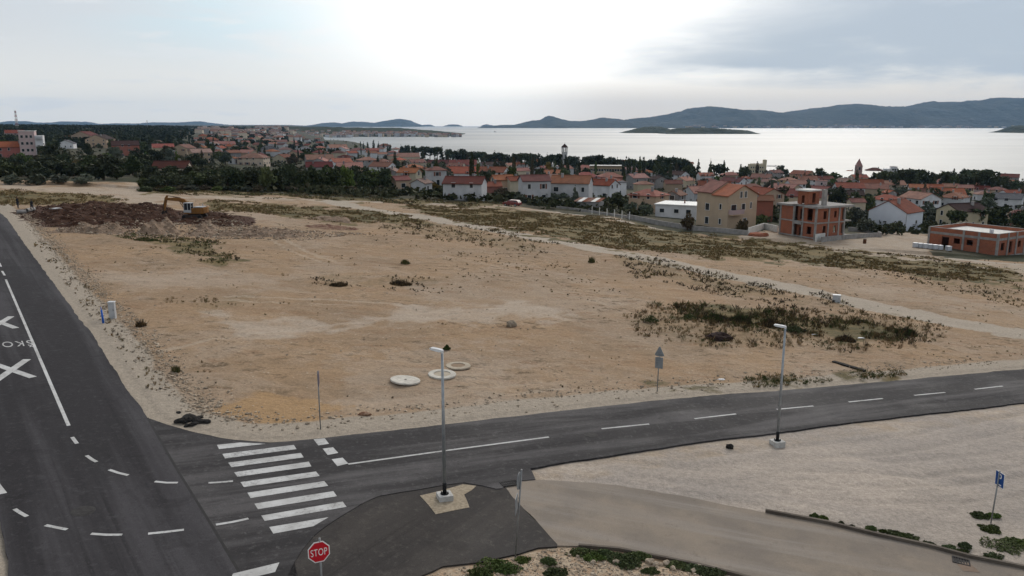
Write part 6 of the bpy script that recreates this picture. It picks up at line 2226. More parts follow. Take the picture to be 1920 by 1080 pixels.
for k in range(12):
    o = link_mesh('window', window_mesh(1.6, 1.6, False), ht_)
    o.location = (-27 * s_ + k * 5 * s_, 0, ph * 0.6)
wbk = hero('apartment_block', 1668, 338, math.radians(6), 'white stepped apartment block beside the pink church spire', 'building')
D_ = wbk.location.y
s_ = D_ / 1531
ph = at(1668, 313, D_).z - wbk.location.z
b = MB()
b.box((-5 * s_, 4, ph / 2 - 1.5), (12 * s_, 8, ph))
b.box((6 * s_, 4, ph / 2 - 1), (11 * s_, 9, ph + 2))
b.build('wall', WALL['white'], wbk)
b = MB()
b.box((6 * s_, 4, ph + 0.1), (11.6 * s_, 9.4, 0.2))
b.build('roof', M_CONC, wbk)
for x, z in ((-7, 0.5), (-3, 0.5), (4, 0.5), (8, 0.5), (4, 0.8), (8, 0.8)):
    o = link_mesh('window', window_mesh(1.4, 1.4, False), wbk)
    o.location = (x * s_, 0 if x < 0 else -0.5, ph * z)

# label the houses of the town: landmark, side, band and rank, all read off their real places
LANDM += [(470, 'clustered far rooftops of the left valley'), (230, 'reddish hillside house')]
LANDM = [l for l in LANDM if l[1] != 'clustered far rooftops of the left valley']
LANDM.append((580, 'dark tree bank centre'))
LANDM.append((367, 'excavator'))
LANDM.append((475, 'mid-left cream hipped house'))
LANDM.append((715, 'pointed conifer'))
LANDM.append((1217, 'orange-hipped tan house'))
LANDM.append((1750, 'olive grove'))
ords = ['first', 'second', 'third', 'fourth', 'fifth', 'sixth', 'seventh', 'eighth', 'ninth', 'tenth', 'eleventh', 'twelfth', '13th', '14th', '15th', '16th', '17th', '18th', '19th', '20th']
bins = {}
for r, px, py, D in HOUSES:
    if r.get('label'):
        del r['_i']
        continue
    lx, ln_ = min(LANDM, key=lambda l: abs(l[0] - px))
    if abs(px - lx) < 0.5:
        px += 1
    side = 'left' if px < lx else 'right'
    band = 'near' if D < 320 else 'mid-distance' if D < 560 else 'far-off'
    bins.setdefault((ln_, side, band), []).append((abs(px - lx), r))
for (ln_, side, band), L in bins.items():
    for i, (_, r) in enumerate(sorted(L, key=lambda q: q[0])):
        wl_, rf, ty = r['_i']
        del r['_i']
        rt = 'flat %s roof' % rf if ty == 'flat' else '%s %s roof' % (rf, 'hipped' if ty == 'hip' else 'gable')
        r['label'] = '%s %s house, %s, %s %s of the %s' % (band, wl_, rt, ords[i], side, ln_)
        r['group'] = 'red-roofed houses of the coastal town'

# ================================================================ TREES PLACED
G_BANK = 'dark trees of the bank along the far edge of the field'
for i in range(34):
    px = 272 + i * 13.6 + rnd.uniform(-5, 5)
    top = 318 + rnd.uniform(-5, 8) if px < 425 else 309 + rnd.uniform(-6, 8)
    base = 351 + rnd.uniform(-6, 3) if px < 425 else 357 + rnd.uniform(-8, 3)
    tree_px(px, top, base, rnd.uniform(34, 50), rnd.choice(['round', 'bush', 'round']), rnd.choice(['dark', 'dark', 'green', 'dark']), 'dark dense evergreen in the bank of trees along the far edge of the field', G_BANK)
for i in range(22):
    px = 275 + i * 21 + rnd.uniform(-7, 7)
    tree_px(px, 343 + rnd.uniform(0, 8), 358 + rnd.uniform(-2, 3), rnd.uniform(22, 34), 'bush', rnd.choice(['dark', 'olive', 'brown', 'green']), 'low scrubby bush at the foot of the dark tree bank', 'low bushes at the foot of the tree bank')
for px, top, base, wd, nm in ((22, 324, 345, 40, 'leftmost'), (70, 321, 347, 44, 'second from the left'), (113, 321, 346, 38, 'third from the left'), (160, 321, 348, 42, 'rightmost')):
    tree_px(px, top, base, wd, 'bush', 'olive', 'round grey-green olive bush at the field edge, %s of the four' % nm, 'round olive bushes at the left field edge')
SINGLE = [(10, 295, 330, 40, 'round', 'dark', 'dark round tree at the left picture edge below the pink block'), (65, 300, 334, 46, 'round', 'dark', 'dark broad tree below the pink block'),
          (100, 284, 328, 60, 'round', 'dark', 'large dark tree between the pink block and the tan gabled houses'), (145, 296, 318, 26, 'bush', 'autumn', 'yellow autumn tree below the tan gabled houses'),
          (195, 288, 338, 62, 'round', 'dark', 'biggest dark tree on the left hillside, below the tan gabled houses'), (250, 287, 330, 44, 'round', 'dark', 'dark tree right of the reddish house on the left hillside'),
          (372, 284, 316, 40, 'round', 'dark', 'dark rounded tree behind the tree bank above the excavator'),
          (420, 284, 308, 24, 'round', 'dark', 'small dark tree beside the white cottage on the left slope'), (388, 258, 285, 16, 'cone', 'dark', 'dark conifer among the pink houses on the left slope'),
          (262, 262, 290, 40, 'round', 'dark', 'dark tree behind the reddish house'), 
          (110, 250, 272, 30, 'round', 'dark', 'dark tree beside the white balconies of the pink block'), (280, 284, 318, 36, 'round', 'dark', 'dark tree left of the red-roofed low house'),
          (990, 352, 378, 46, 'bush', 'olive', 'grey-green bush below the left twin white house'), (1030, 354, 382, 44, 'bush', 'olive', 'grey-green bush between the twin white houses'),
          (1078, 346, 388, 30, 'cone', 'olive', 'spiky grey-green tree below the right twin white house'), (1055, 358, 384, 34, 'bush', 'olive', 'grey-green bush beside the spiky tree'),
          (1122, 361, 392, 34, 'round', 'dark', 'dark round tree beside the patched tin shed'), (1160, 356, 392, 42, 'round', 'dark', 'large dark round tree behind the boundary wall posts'),
          (1182, 372, 398, 32, 'bush', 'olive', 'olive bush right of the large dark round tree'), (1212, 378, 404, 36, 'bush', 'olive', 'olive bush left of the flat white building'),
          (1205, 372, 398, 20, 'cone', 'olive', 'pointed olive tree before the orange hipped roof'), (1289, 392, 432, 28, 'bush', 'brown', 'reddish brown shrub against the left side of the tan house'),
          (1391, 402, 438, 28, 'bush', 'brown', 'brown leafless shrub in front of the tan house gable'), (1330, 352, 384, 34, 'round', 'dark', 'dark tree behind the left end of the tan house'),
          (1428, 398, 424, 30, 'bush', 'green', 'green bush beside the white van'), (1605, 382, 426, 44, 'round', 'olive', 'grey-green tree right of the unfinished brick building'),
          (1622, 404, 436, 44, 'bush', 'olive', 'grey-green bush left of the blank white gable'), (1650, 416, 440, 40, 'bush', 'dark', 'dark shrub under the blank white gable'),
          (1682, 410, 440, 34, 'bush', 'dark', 'taller dark shrub under the right end of the blank white gable'), (1716, 424, 440, 20, 'bush', 'dark', 'small dark shrub by the white house side wall'),
          (1745, 348, 388, 40, 'round', 'dark', 'dark round tree behind the white gabled house'), (1740, 372, 412, 44, 'bush', 'olive', 'olive tree right of the white gabled house, upper one'),
          (1755, 386, 420, 42, 'bush', 'olive', 'olive tree right of the white gabled house, lower one'), (1808, 352, 378, 30, 'round', 'green', 'green tree in front of the cream gables'),
          (1790, 390, 432, 46, 'pine', 'dark', 'dark spreading pine covering the cream house, left one'), (1825, 386, 430, 56, 'pine', 'dark', 'dark spreading pine covering the cream house, middle one'),
          (1872, 376, 430, 70, 'round', 'dark', 'large dark tree behind the low brick building, right one'), (1910, 384, 430, 50, 'round', 'dark', 'dark tree behind the low brick building at the picture edge'),
          (1850, 366, 396, 30, 'round', 'olive', 'olive tree left of the grey-roofed white house'), (1645, 352, 388, 26, 'cone', 'dark', 'dark conifer behind the blank white gable'),
          (1630, 366, 400, 36, 'round', 'green', 'green tree left behind the blank white gable'), (1695, 358, 388, 40, 'round', 'green', 'green tree behind the ridge of the white gabled house'),
          (1466, 350, 366, 28, 'round', 'dark', 'dark tree behind the stair tower of the brick building'), (1532, 344, 358, 24, 'round', 'brown', 'brown tree behind the unfinished brick building'),
          (1502, 316, 345, 0, 'round', 'dark', ''), (1565, 318, 348, 38, 'round', 'green', 'broad green tree left of the pink church spire'), (1536, 314, 340, 30, 'round', 'dark', 'dark round tree silhouetted against the sea left of the pink church spire'),
          (1466, 307, 332, 26, 'round', 'dark', 'dark round tree beside the flat-roofed shore building'), (1398, 308, 344, 34, 'round', 'dark', 'big dark round tree in front of the crenellated villa'),
          (1346, 305, 345, 38, 'pine', 'dark', 'dark umbrella-shaped tree at the shore left of the crenellated villa'), (1331, 297, 336, 14, 'cone', 'dark', 'tall thin dark conifer at the shore left of the umbrella tree'),
          (1308, 298, 336, 18, 'cone', 'dark', 'dark conifer against the white water, left of the thin conifer'),
          (1178, 296, 346, 9, 'cypress', 'dark', 'dark cypress, first of the cypress row left of the tan roofs'), (1188, 300, 346, 8, 'cypress', 'dark', 'dark cypress, second of the cypress row left of the tan roofs'),
          (1199, 296, 346, 9, 'cypress', 'dark', 'tallest dark cypress in the middle of the cypress row'), (1206, 295, 344, 8, 'cypress', 'dark', 'dark cypress, fourth of the cypress row'),
          (1228, 302, 344, 11, 'cypress', 'dark', 'thick dark cypress at the right end of the cypress row'), (1215, 336, 362, 6, 'cypress', 'dark', 'slim cypress before the grey gable with dark roof'),
          (1052, 298, 340, 12, 'cypress', 'dark', 'cypress at the left foot of the bell tower'), (1064, 300, 340, 9, 'cypress', 'dark', 'cypress at the right foot of the bell tower'),
          (1170, 322, 362, 9, 'cypress', 'dark', 'slim dark cypress beside the steep red roof'), (940, 345, 372, 30, 'bush', 'brown', 'dark brown shrub right of the long dark-red-roofed house'),
          (815, 338, 358, 22, 'bush', 'autumn', 'yellowish shrub left of the long dark-red-roofed house'), (1100, 310, 336, 24, 'round', 'green', 'green tree right of the bell tower'),
          (1030, 300, 332, 18, 'round', 'autumn', 'yellow-green tree left of the bell tower'), (1010, 315, 340, 26, 'round', 'dark', 'dark tree below the bell tower on its left'),
          (1120, 332, 352, 22, 'round', 'dark', 'dark tree behind the steep red roof'), (1375, 350, 372, 34, 'round', 'dark', 'dark tree behind the ridge of the tan house'), (709, 288, 318, 14, 'cone', 'dark', 'pointed dark conifer behind the orange hipped roofs')]
SINGLE += [(x_, 309, 340, 38, 'round', 'dark', 'dark tree in front of the low red-roofed house, %s of three' % n_) for x_, n_ in ((285, 'left'), (318, 'middle'), (356, 'right'))]
for s in SINGLE:
    if s[3]:
        tree_px(*s)
for i in range(26):
    px = rnd.uniform(-60, 330)
    base = rnd.uniform(322, 340)
    if 232 < px < 275 and base > 316:
        base = 316
    tree_px(px, base - rnd.uniform(22, 36), base, rnd.uniform(30, 52), rnd.choice(['round', 'round', 'bush']), rnd.choice(['dark', 'dark', 'pine']), 'dark spreading tree in the wooded belt below the left hillside houses', 'dark trees of the left hillside belt')
# bushes along the field edge under the near houses
for i in range(26):
    px = 735 + i * 13.2 + rnd.uniform(-4, 4)
    base = np.interp(px, [735, 840, 960, 1080], [363, 371, 379, 391]) + rnd.uniform(-5, 0)
    tree_px(px, base - rnd.uniform(9, 20), base, rnd.uniform(18, 30), 'bush', rnd.choice(['dark', 'olive', 'green', 'brown', 'dark']), 'low bush in the hedge row under the near white houses', 'hedge row bushes under the near white houses')


def shoreD(px):
    for D in np.arange(330, 2200, 4.0):
        if T1((px - 960) / 1531 * D, D) < -23.6:
            return D
    return 2200


G_SH = 'dark pines of the belt along the shore'
top_l = [(598, 262), (625, 264), (650, 266), (670, 265), (700, 263), (715, 266), (740, 268), (755, 267), (768, 272), (780, 273), (810, 272), (828, 274), (850, 277), (862, 275), (885, 284), (900, 284), (930, 282), (945, 285), (960, 287), (975, 285), (992, 283), (1015, 287), (1035, 283), (1055, 290), (1080, 288), (1100, 290), (1120, 288), (1150, 289), (1165, 292), (1195, 294), (1225, 293), (1245, 290), (1270, 291), (1290, 295), (1300, 306), (1320, 312), (1360, 318)]
for i in range(86):
    px = 600 + i * 8.2 + rnd.uniform(-3, 3)
    if px > 1300 or (735 < px < 750) or (1343 < px):
        continue
    D = shoreD(px) - rnd.uniform(3, 55)
    P = Vector(((px - 960) / 1531 * D, D, 0))
    P.z = T1(P.x, P.y)
    top = float(np.interp(px, [p[0] for p in top_l], [p[1] for p in top_l])) + rnd.uniform(-1, 5)
    hh = max(3.5, at(px, top, D).z - P.z)
    kd = rnd.choice(['pine', 'round', 'round', 'pine', 'cone']) if px > 740 else rnd.choice(['cone', 'round', 'cypress'])
    wd = {'pine': 1.0, 'round': 0.85, 'cone': 0.5, 'cypress': 0.3}[kd] * min(hh, 15) * rnd.uniform(0.8, 1.1)
    tree(P, wd, hh, kd, rnd.choice(['pine', 'dark']), {'pine': 'dark umbrella pine in the tree belt along the shore', 'round': 'dark rounded tree in the tree belt along the shore', 'cone': 'dark pointed conifer in the tree belt along the shore', 'cypress': 'slim dark cypress in the tree belt along the shore'}[kd], {'pine': G_SH, 'round': 'dark rounded trees of the belt along the shore', 'cone': 'dark conifers of the belt along the shore', 'cypress': 'slim cypresses of the belt along the shore'}[kd])
top_r = [(1650, 322), (1662, 318), (1675, 314), (1700, 311), (1725, 313), (1745, 315), (1760, 322), (1780, 318), (1795, 320), (1812, 322), (1830, 313), (1855, 314), (1868, 322), (1880, 326), (1892, 324), (1903, 329), (1920, 332), (2050, 330)]
for i in range(44):
    px = 1652 + i * 6.9 + rnd.uniform(-3, 3)
    D = 455 - rnd.uniform(0, 60)
    P = Vector(((px - 960) / 1531 * D, D, 0))
    P.z = T1(P.x, P.y)
    top = float(np.interp(px, [p[0] for p in top_r], [p[1] for p in top_r])) + rnd.uniform(-1, 5)
    hh = max(4, at(px, top, D).z - P.z)
    kd = rnd.choice(['round', 'round', 'pine', 'cone'])
    tree(P, {'pine': 0.95, 'round': 0.9, 'cone': 0.55}[kd] * min(hh, 14) * rnd.uniform(0.8, 1.1), hh, kd, rnd.choice(['pine', 'dark', 'dark']), {'pine': 'dark umbrella pine in the wood right of the church spire', 'round': 'dark rounded tree in the wood right of the church spire', 'cone': 'dark conifer in the wood right of the church spire'}[kd], {'pine': 'umbrella pines right of the spire', 'round': 'rounded trees right of the spire', 'cone': 'conifers right of the spire'}[kd])
# garden trees between the roofs
tries, n = 0, 0
while n < 330 and tries < 12000:
    tries += 1
    z_ = rnd.random()
    if z_ < 0.2:
        px, py = rnd.uniform(-20, 420), rnd.uniform(268, 322)
    elif z_ < 0.45:
        px, py = rnd.uniform(370, 740), rnd.uniform(262, 312)
    elif z_ < 0.75:
        px, py = rnd.uniform(740, 1300), rnd.uniform(305, 352)
    else:
        px, py = rnd.uniform(1300, 1920), rnd.uniform(334, 390)
    P = gt(px, py)
    if P.y < 185 or P.y > 1500 or P.z < -24.2:
        continue
    hh = rnd.uniform(4.2, 8.4)
    kd = rnd.choice(['round', 'bush', 'round', 'cypress', 'cone'] if px > 330 else ['round', 'bush', 'round'])
    lm = rnd.choice(['dark', 'dark', 'green', 'olive', 'brown', 'dark'])
    if any(abs(P.x - r.location.x) < 3.6 and abs(P.y - r.location.y) < 4.2 for r, *_ in HOUSES):
        continue
    ds = {'round': 'rounded garden tree', 'bush': 'garden bush', 'cypress': 'garden cypress', 'cone': 'garden conifer'}[kd]
    lw = {'dark': 'dark green', 'green': 'mid green', 'olive': 'grey-green', 'brown': 'brownish'}[lm]
    tree(P, hh * {'round': 1.0, 'bush': 1.2, 'cypress': 0.32, 'cone': 0.6}[kd], hh * (1.5 if kd == 'cypress' else 1), kd, lm, '%s %s between the house roofs of the town' % (lw, ds), '%s %ss of the town' % (lw, ds))
    n += 1

# far wood on the left ridge and behind the town: nobody could count it
r_ = np.random.default_rng(11)
PP, DD, SS = [], [], []
n = 0
while n < 4600:
    px, D = r_.uniform(-500, 620), np.exp(r_.uniform(np.log(620), np.log(3000)))
    keep = 1.0
    if px > 330 and D < 1500:
        keep = 0.2
    if px > 540 and D > 1500:
        continue
    if r_.random() > keep:
        continue
    x = (px - 960) / 1531 * D
    z = T1(x, D)
    hh = r_.uniform(4, 7.5)
    k = 16
    d = r_.normal(size=(k, 3))
    d /= np.linalg.norm(d, axis=1)[:, None]
    PP.append(np.array([x, D, z + hh * 0.5]) + d * np.array([hh * 0.7, hh * 0.7, hh * 0.45]) * r_.uniform(0.6, 1, (k, 1)))
    DD.append(d)
    n += 1
me = quads_mesh('far_wood', np.concatenate(PP), 1.7, mat('far_leaf', (0.022, 0.030, 0.014), (0.036, 0.042, 0.02), 0.01, 0.9), np.concatenate(DD) * 0.6, 5)
tag(link_mesh('far_wood', me), kind='stuff')

# scrub between the gardens
PP, DD = [], []
n = 0
while n < 5200:
    px, D = r_.uniform(-250, 2100), np.exp(r_.uniform(np.log(182), np.log(900)))
    x = (px - 960) / 1531 * D
    De_ = float(np.interp(px, TC, [t_[0] for t_ in TP]))
    if D < De_ + 5 or (px > 1390 and D < 155):
        continue
    z = T1(x, D)
    if z < -24.3 or vnoise(np.array([x * 0.03]), np.array([D * 0.03]), 7)[0] < 0.34:
        continue
    hh = r_.uniform(0.8, 2.6)
    k = 14
    d = r_.normal(size=(k, 3))
    d /= np.linalg.norm(d, axis=1)[:, None]
    PP.append(np.array([x, D, z + hh * 0.35]) + d * np.array([hh * 1.1, hh * 1.1, hh * 0.5]) * r_.uniform(0.4, 1, (k, 1)))
    DD.append(d)
    n += 1
me = quads_mesh('undergrowth', np.concatenate(PP), 0.55, mat('scrub_leaf', (0.030, 0.036, 0.016), (0.062, 0.062, 0.032), 0.09, 0.9, c3=(0.075, 0.06, 0.035)), np.concatenate(DD) * 0.6, 6)
tag(link_mesh('undergrowth', me), kind='stuff')

# far town on the headland and villages across the water
def tiny_town(n, xr, yf, D0, D1, seed, zf):
    r2 = np.random.default_rng(seed)
    out = []
    for _ in range(n):
        px = r2.uniform(*xr)
        D = r2.uniform(D0, D1)
        w1, w2, hh = r2.uniform(7, 15), r2.uniform(7, 11), r2.uniform(4, 9)
        out.append(((px - 960) / 1531 * D, D, zf(px, D), w1, w2, hh, r2.uniform(-0.6, 0.6), r2.integers(0, 3), r2.integers(0, 2)))
    return out


def tiny_mesh(b, e):
    x, y, z, w1, w2, hh, an, wl_, rf = e
    R = Matrix.Rotation(an, 3, 'Z')
    b.mat(int(wl_)).box((x, y, z + hh / 2 - 3), (w1, w2, hh + 6), an)
    pts = [Vector((x, y, z)) + R @ Vector(q) for q in ((-w1 / 2 - 0.4, -w2 / 2 - 0.4, hh), (w1 / 2 + 0.4, -w2 / 2 - 0.4, hh), (w1 / 2 + 0.4, w2 / 2 + 0.4, hh), (-w1 / 2 - 0.4, w2 / 2 + 0.4, hh), (-w1 / 2 - 0.4, 0, hh + 2.4), (w1 / 2 + 0.4, 0, hh + 2.4))]
    b.mat(3 + int(rf)).add(pts, [(0, 1, 5, 4), (2, 3, 4, 5), (1, 2, 5), (3, 0, 4)])


TM = [WALL['white'], WALL['cream'], WALL['grey'], mat('far_roof', (0.22, 0.12, 0.09), (0.17, 0.10, 0.08), 0.02), mat('far_roof_pale', (0.26, 0.19, 0.165), (0.2, 0.15, 0.13), 0.02)]


def head_z(px, D):
    return SEA + np.clip((D - 2630) / 300, 0, 1) * 14 + 1


EL = tiny_town(140, (645, 865), None, 2640, 2830, 3, head_z)
EL = [(e[0], e[1] - (60 if 960 + 1531 * e[0] / e[1] > 800 else 0), SEA + 1.0 if 960 + 1531 * e[0] / e[1] > 780 else e[2], e[3], e[4], e[5], e[6], e[7], e[8]) for e in EL]
for e in EL:
    b = MB()
    e0 = (0, 0, 0) + e[3:6] + (0,) + e[7:]
    tiny_mesh(b, e0)
    o = b.build('waterfront_house', TM)
    o.location = e[:3]
    o.rotation_euler = (0, 0, e[6])
    tag(o, 'tiny pale waterfront house of the far town on the headland', 'house', 'tiny houses of the far town on the headland')
b = MB()
for e in tiny_town(110, (480, 660), None, 2500, 2900, 4, lambda px, D: T1((px - 960) / 1531 * D, D) if px < 540 else head_z(px, D)) + tiny_town(90, (372, 560), None, 1350, 2300, 8, lambda px, D: T1((px - 960) / 1531 * D, D)):
    tiny_mesh(b, e)
tag(b.build('far_town', TM), kind='stuff')
b = MB()
r2 = np.random.default_rng(21)
for _ in range(300):
    px = 1290 + 640 * r2.random() if r2.random() < 0.85 else r2.uniform(1920, 2200)
    D = 8530 + r2.uniform(0, 1) ** 2 * 520
    sc_ = r2.uniform(1.0, 2.8)
    tiny_mesh(b, ((px - 960) / 1531 * D, D, SEA + 4 + (D - 8530) * 0.09 + r2.uniform(0, 6), r2.uniform(12, 26) * sc_, 16, r2.uniform(6, 10), r2.uniform(-0.4, 0.4), r2.integers(0, 3), r2.integers(0, 2)))
tag(b.build('far_village', TM), kind='stuff')

# masts
def mast(px, ptop, pbase, D, wd, label, mats):
    P = at(px, pbase, D)
    P.z = T1(P.x, P.y)
    hh = at(px, ptop, D).z - P.z
    r = empty('radio_mast', P, 0, label, 'radio mast')
    b = MB()
    n = 9
    for k in range(n):
        z0, z1 = hh * k / n, hh * (k + 1) / n
        w0, w1 = wd * (1 - 0.6 * k / n), wd * (1 - 0.6 * (k + 1) / n)
        b.mat(k % 2)
        c4 = [(-1, -1), (1, -1), (1, 1), (-1, 1)]
        for i, (sx_, sy_) in enumerate(c4):
            b.bar((sx_ * w0, sy_ * w0, z0), (sx_ * w1, sy_ * w1, z1), wd * 0.16, wd * 0.16)
            nx2, ny2 = c4[(i + 1) % 4]
            b.bar((sx_ * w0, sy_ * w0, z0), (nx2 * w1, ny2 * w1, z1), wd * 0.1, wd * 0.1)
            b.bar((sx_ * w1, sy_ * w1, z1), (nx2 * w1, ny2 * w1, z1), wd * 0.1, wd * 0.1)
    b.build('lattice', mats, r)
    b = MB()
    for k in range(4):
        an = k * 1.57
        b.tube((math.cos(an) * wd * 0.8, math.sin(an) * wd * 0.8, hh * 0.93), (math.cos(an) * wd * 0.8, math.sin(an) * wd * 0.8, hh * 1.02), wd * 0.14, wd * 0.14, 6)
    b.build('antenna', mats[1], r)


mast(32, 208, 238, 1400, 1.9, 'red and white lattice radio mast on the far left ridge', [mat('mast_red', (0.3, 0.09, 0.08), rough=0.6), M_FRAME])
mast(277, 226, 243, 1450, 0.8, 'thin faint lattice mast on the ridge above the excavator', [M_GALV, M_GALV])

# ================================================================ CARS
def car(P, rz, paint, label, van=False):
    r = empty('parked_car' if not van else 'parked_van', P, rz, label, 'car' if not van else 'van')
    Ln, Wd = (4.2, 1.72) if not van else (4.9, 1.9)
    prof = [(-2.1, 0.35), (-2.12, 0.8), (-1.95, 1.0), (-1.55, 1.42), (0.35, 1.45), (0.95, 1.0), (1.95, 0.86), (2.1, 0.6), (2.08, 0.35)] if not van else [(-2.4, 0.4), (-2.42, 1.9), (-2.2, 2.05), (1.2, 2.05), (1.75, 1.25), (2.4, 1.05), (2.45, 0.4)]
    b = MB()
    n = len(prof)
    vs_ = []
    for s in (-1, 1):
        for x, z in prof:
            tuck = 0.86 if z > 1.2 else 1.0
            vs_.append((x, s * Wd / 2 * tuck, z))
    b.add(vs_, [tuple(range(n - 1, -1, -1)), tuple(range(n, 2 * n))] + [(i, (i + 1) % n, n + (i + 1) % n, n + i) for i in range(n)])
    b.build('body', paint, r, bevel=0.05)
    b = MB()
    if not van:
        for s in (-1, 1):
            b.extr([(-1.6, s * Wd * 0.462, 1.02), (-1.42, s * Wd * 0.436, 1.36), (0.28, s * Wd * 0.436, 1.38), (0.75, s * Wd * 0.462, 1.02)], (0, s * 0.03, 0))
        b.extr([(0.42, -0.68, 1.41), (0.42, 0.68, 1.41), (0.9, 0.72, 1.05), (0.9, -0.72, 1.05)], (0.03, 0, 0.02))
        b.extr([(-1.6, -0.66, 1.39), (-1.6, 0.66, 1.39), (-1.93, 0.7, 1.05), (-1.93, -0.7, 1.05)], (-0.03, 0, 0.02))
    else:
        b.extr([(1.28, -0.78, 1.96), (1.28, 0.78, 1.96), (1.74, 0.82, 1.3), (1.74, -0.82, 1.3)], (0.03, 0, 0.02))
        for s in (-1, 1):
            b.extr([(0.5, s * 0.88, 1.3), (0.5, s * 0.83, 1.8), (1.2, s * 0.83, 1.8), (1.55, s * 0.88, 1.3)], (0, s * 0.05, 0))
    b.build('window', M_GLASS, r)
    for x in (-1.3, 1.3):
        for s in (-1, 1):
            b = MB()
            b.tube((x, s * (Wd / 2 - 0.2), 0.32), (x, s * (Wd / 2 + 0.01), 0.32), 0.32, 0.32, 16)
            wl_ = b.build('wheel', M_BLACK, r)
            b = MB()
            b.tube((x, s * (Wd / 2 + 0.0), 0.32), (x, s * (Wd / 2 + 0.02), 0.32), 0.19, 0.19, 12)
            b.build('rim', M_GALV, wl_)
    for s in (-1, 1):
        b = MB()
        b.box(((2.05 if not van else 2.42), s * 0.6, 0.72), (0.1, 0.3, 0.14))
        b.build('headlight', M_LENS, r)
        b = MB()
        b.box(((-2.08 if not van else -2.42), s * 0.66, 0.82), (0.08, 0.24, 0.16))
        b.build('tail_light', M_RED, r)
    return r


M_CRED = mat('car_red', (0.14, 0.02, 0.018), rough=0.3, spec=0.5)
M_CWH = mat('car_white', (0.62, 0.63, 0.64), rough=0.3, spec=0.5)
car(gt(960, 386.5), math.radians(150), M_CRED, 'dark red car on the track at the far edge of the field')
car(gt(256, 315), math.radians(10), M_CWH, 'white car parked among dark trees on the left hillside')
car(gt(1423, 413), math.radians(-30), M_CWH, 'white van parked between the tan house and the unfinished brick building', True)
car(gt(148, 322), math.radians(-5), M_CWH, 'white car parked below the yellow autumn tree on the left')
for dx, dz_, sx2 in ((1795, 238, 1),):
    pass
bt_ = at(930, 246.5, 4500)
b = MB()
b.extr([(-6, -2, -0.5), (5, -2, -0.5), (8, 0, 1.5), (5, 2, -0.5), (-6, 2, -0.5)], (0, 0, 2.0))
o = None
bo = empty('boat', (at(928, 247, 4300).x, 4300, SEA + 0.4), 0.2, 'tiny dark boat on the water left of the hills', 'boat')
b.build('hull', mat('boat_hull', (0.2, 0.2, 0.22), rough=0.5), bo)
b = MB()
b.box((-1, 0, 2.6), (5, 2.6, 2.4))
b.build('cabin', M_FRAME, bo)

# ================================================================ WEEDS, GRASS, STONES
def leaf_flat(name, c1, c2):
    return mat(name, c1, c2, 0.8, 0.9, spec=0.1)


WM = [leaf_flat('weed_dry', (0.17, 0.11, 0.052), (0.13, 0.088, 0.045)), leaf_flat('weed_olive', (0.115, 0.10, 0.044), (0.15, 0.122, 0.055)),
      leaf_flat('weed_dark', (0.042, 0.033, 0.022), (0.06, 0.045, 0.03)), leaf_flat('weed_green', (0.046, 0.068, 0.021), (0.062, 0.082, 0.028)), leaf_flat('weed_straw', (0.25, 0.17, 0.075), (0.2, 0.14, 0.065))]


def tufts(name, XY, hts, kinds, blades, bw, seed, spread=0.5):
    r = np.random.default_rng(seed)
    n = len(XY)
    Z = GZv(XY[:, 0], XY[:, 1])
    base = np.repeat(np.column_stack([XY, Z]), blades, 0)
    h = np.repeat(hts, blades) * r.uniform(0.5, 1.15, n * blades)
    an = r.uniform(0, 6.283, n * blades)
    lean = r.uniform(0.1, spread * 1.6, n * blades)
    rad = np.repeat(hts, blades) * spread * np.sqrt(r.uniform(0, 1, n * blades)) * 0.8
    an2 = r.uniform(0, 6.283, n * blades)
    b0 = base + np.column_stack([np.cos(an2) * rad, np.sin(an2) * rad, np.full(n * blades, -0.03)])
    tip = b0 + np.column_stack([np.cos(an) * lean * h, np.sin(an) * lean * h, h])
    wv = np.column_stack([-np.sin(an), np.cos(an), np.zeros(n * blades)]) * (bw * r.uniform(0.6, 1.4, n * blades))[:, None]
    midp = b0 * 0.45 + tip * 0.55
    midp[:, 2] += h * 0.12
    V = np.stack([b0 - wv * 0.6, b0 + wv * 0.6, midp + wv, tip, midp - wv], 1).reshape(-1, 3)
    mi = np.repeat(kinds, blades)
    return np_mesh(name, V, np.arange(5 * n * blades).reshape(-1, 5), WM, False, mi)


def sample_region(poly, dens, seed):
    pw = np.array(g2([(x, min(max(y, 340), 1100)) for x, y in poly]))
    r = np.random.default_rng(seed)
    lo, hi = pw.min(0), pw.max(0)
    n = int((hi - lo).prod() * dens)
    xy = r.uniform(lo, hi, (n, 2))
    px, py = proj(np.column_stack([xy, zp(xy[:, 0], xy[:, 1])]))
    sdv = poly_sd(px, py * 3, [(x, y * 3) for x, y in poly])
    nz = fbm(xy[:, 0] * 0.35, xy[:, 1] * 0.35, 61, 4)
    nz3 = fbm(xy[:, 0] * 0.9, xy[:, 1] * 0.9, 67, 4)
    ok = (sdv < (nz - 0.45) * 60) & (nz * 0.6 + nz3 * 0.4 > 0.47)
    ok &= poly_sd(xy[:, 0], xy[:, 1], ROADALL) > 0.8
    return xy[ok]


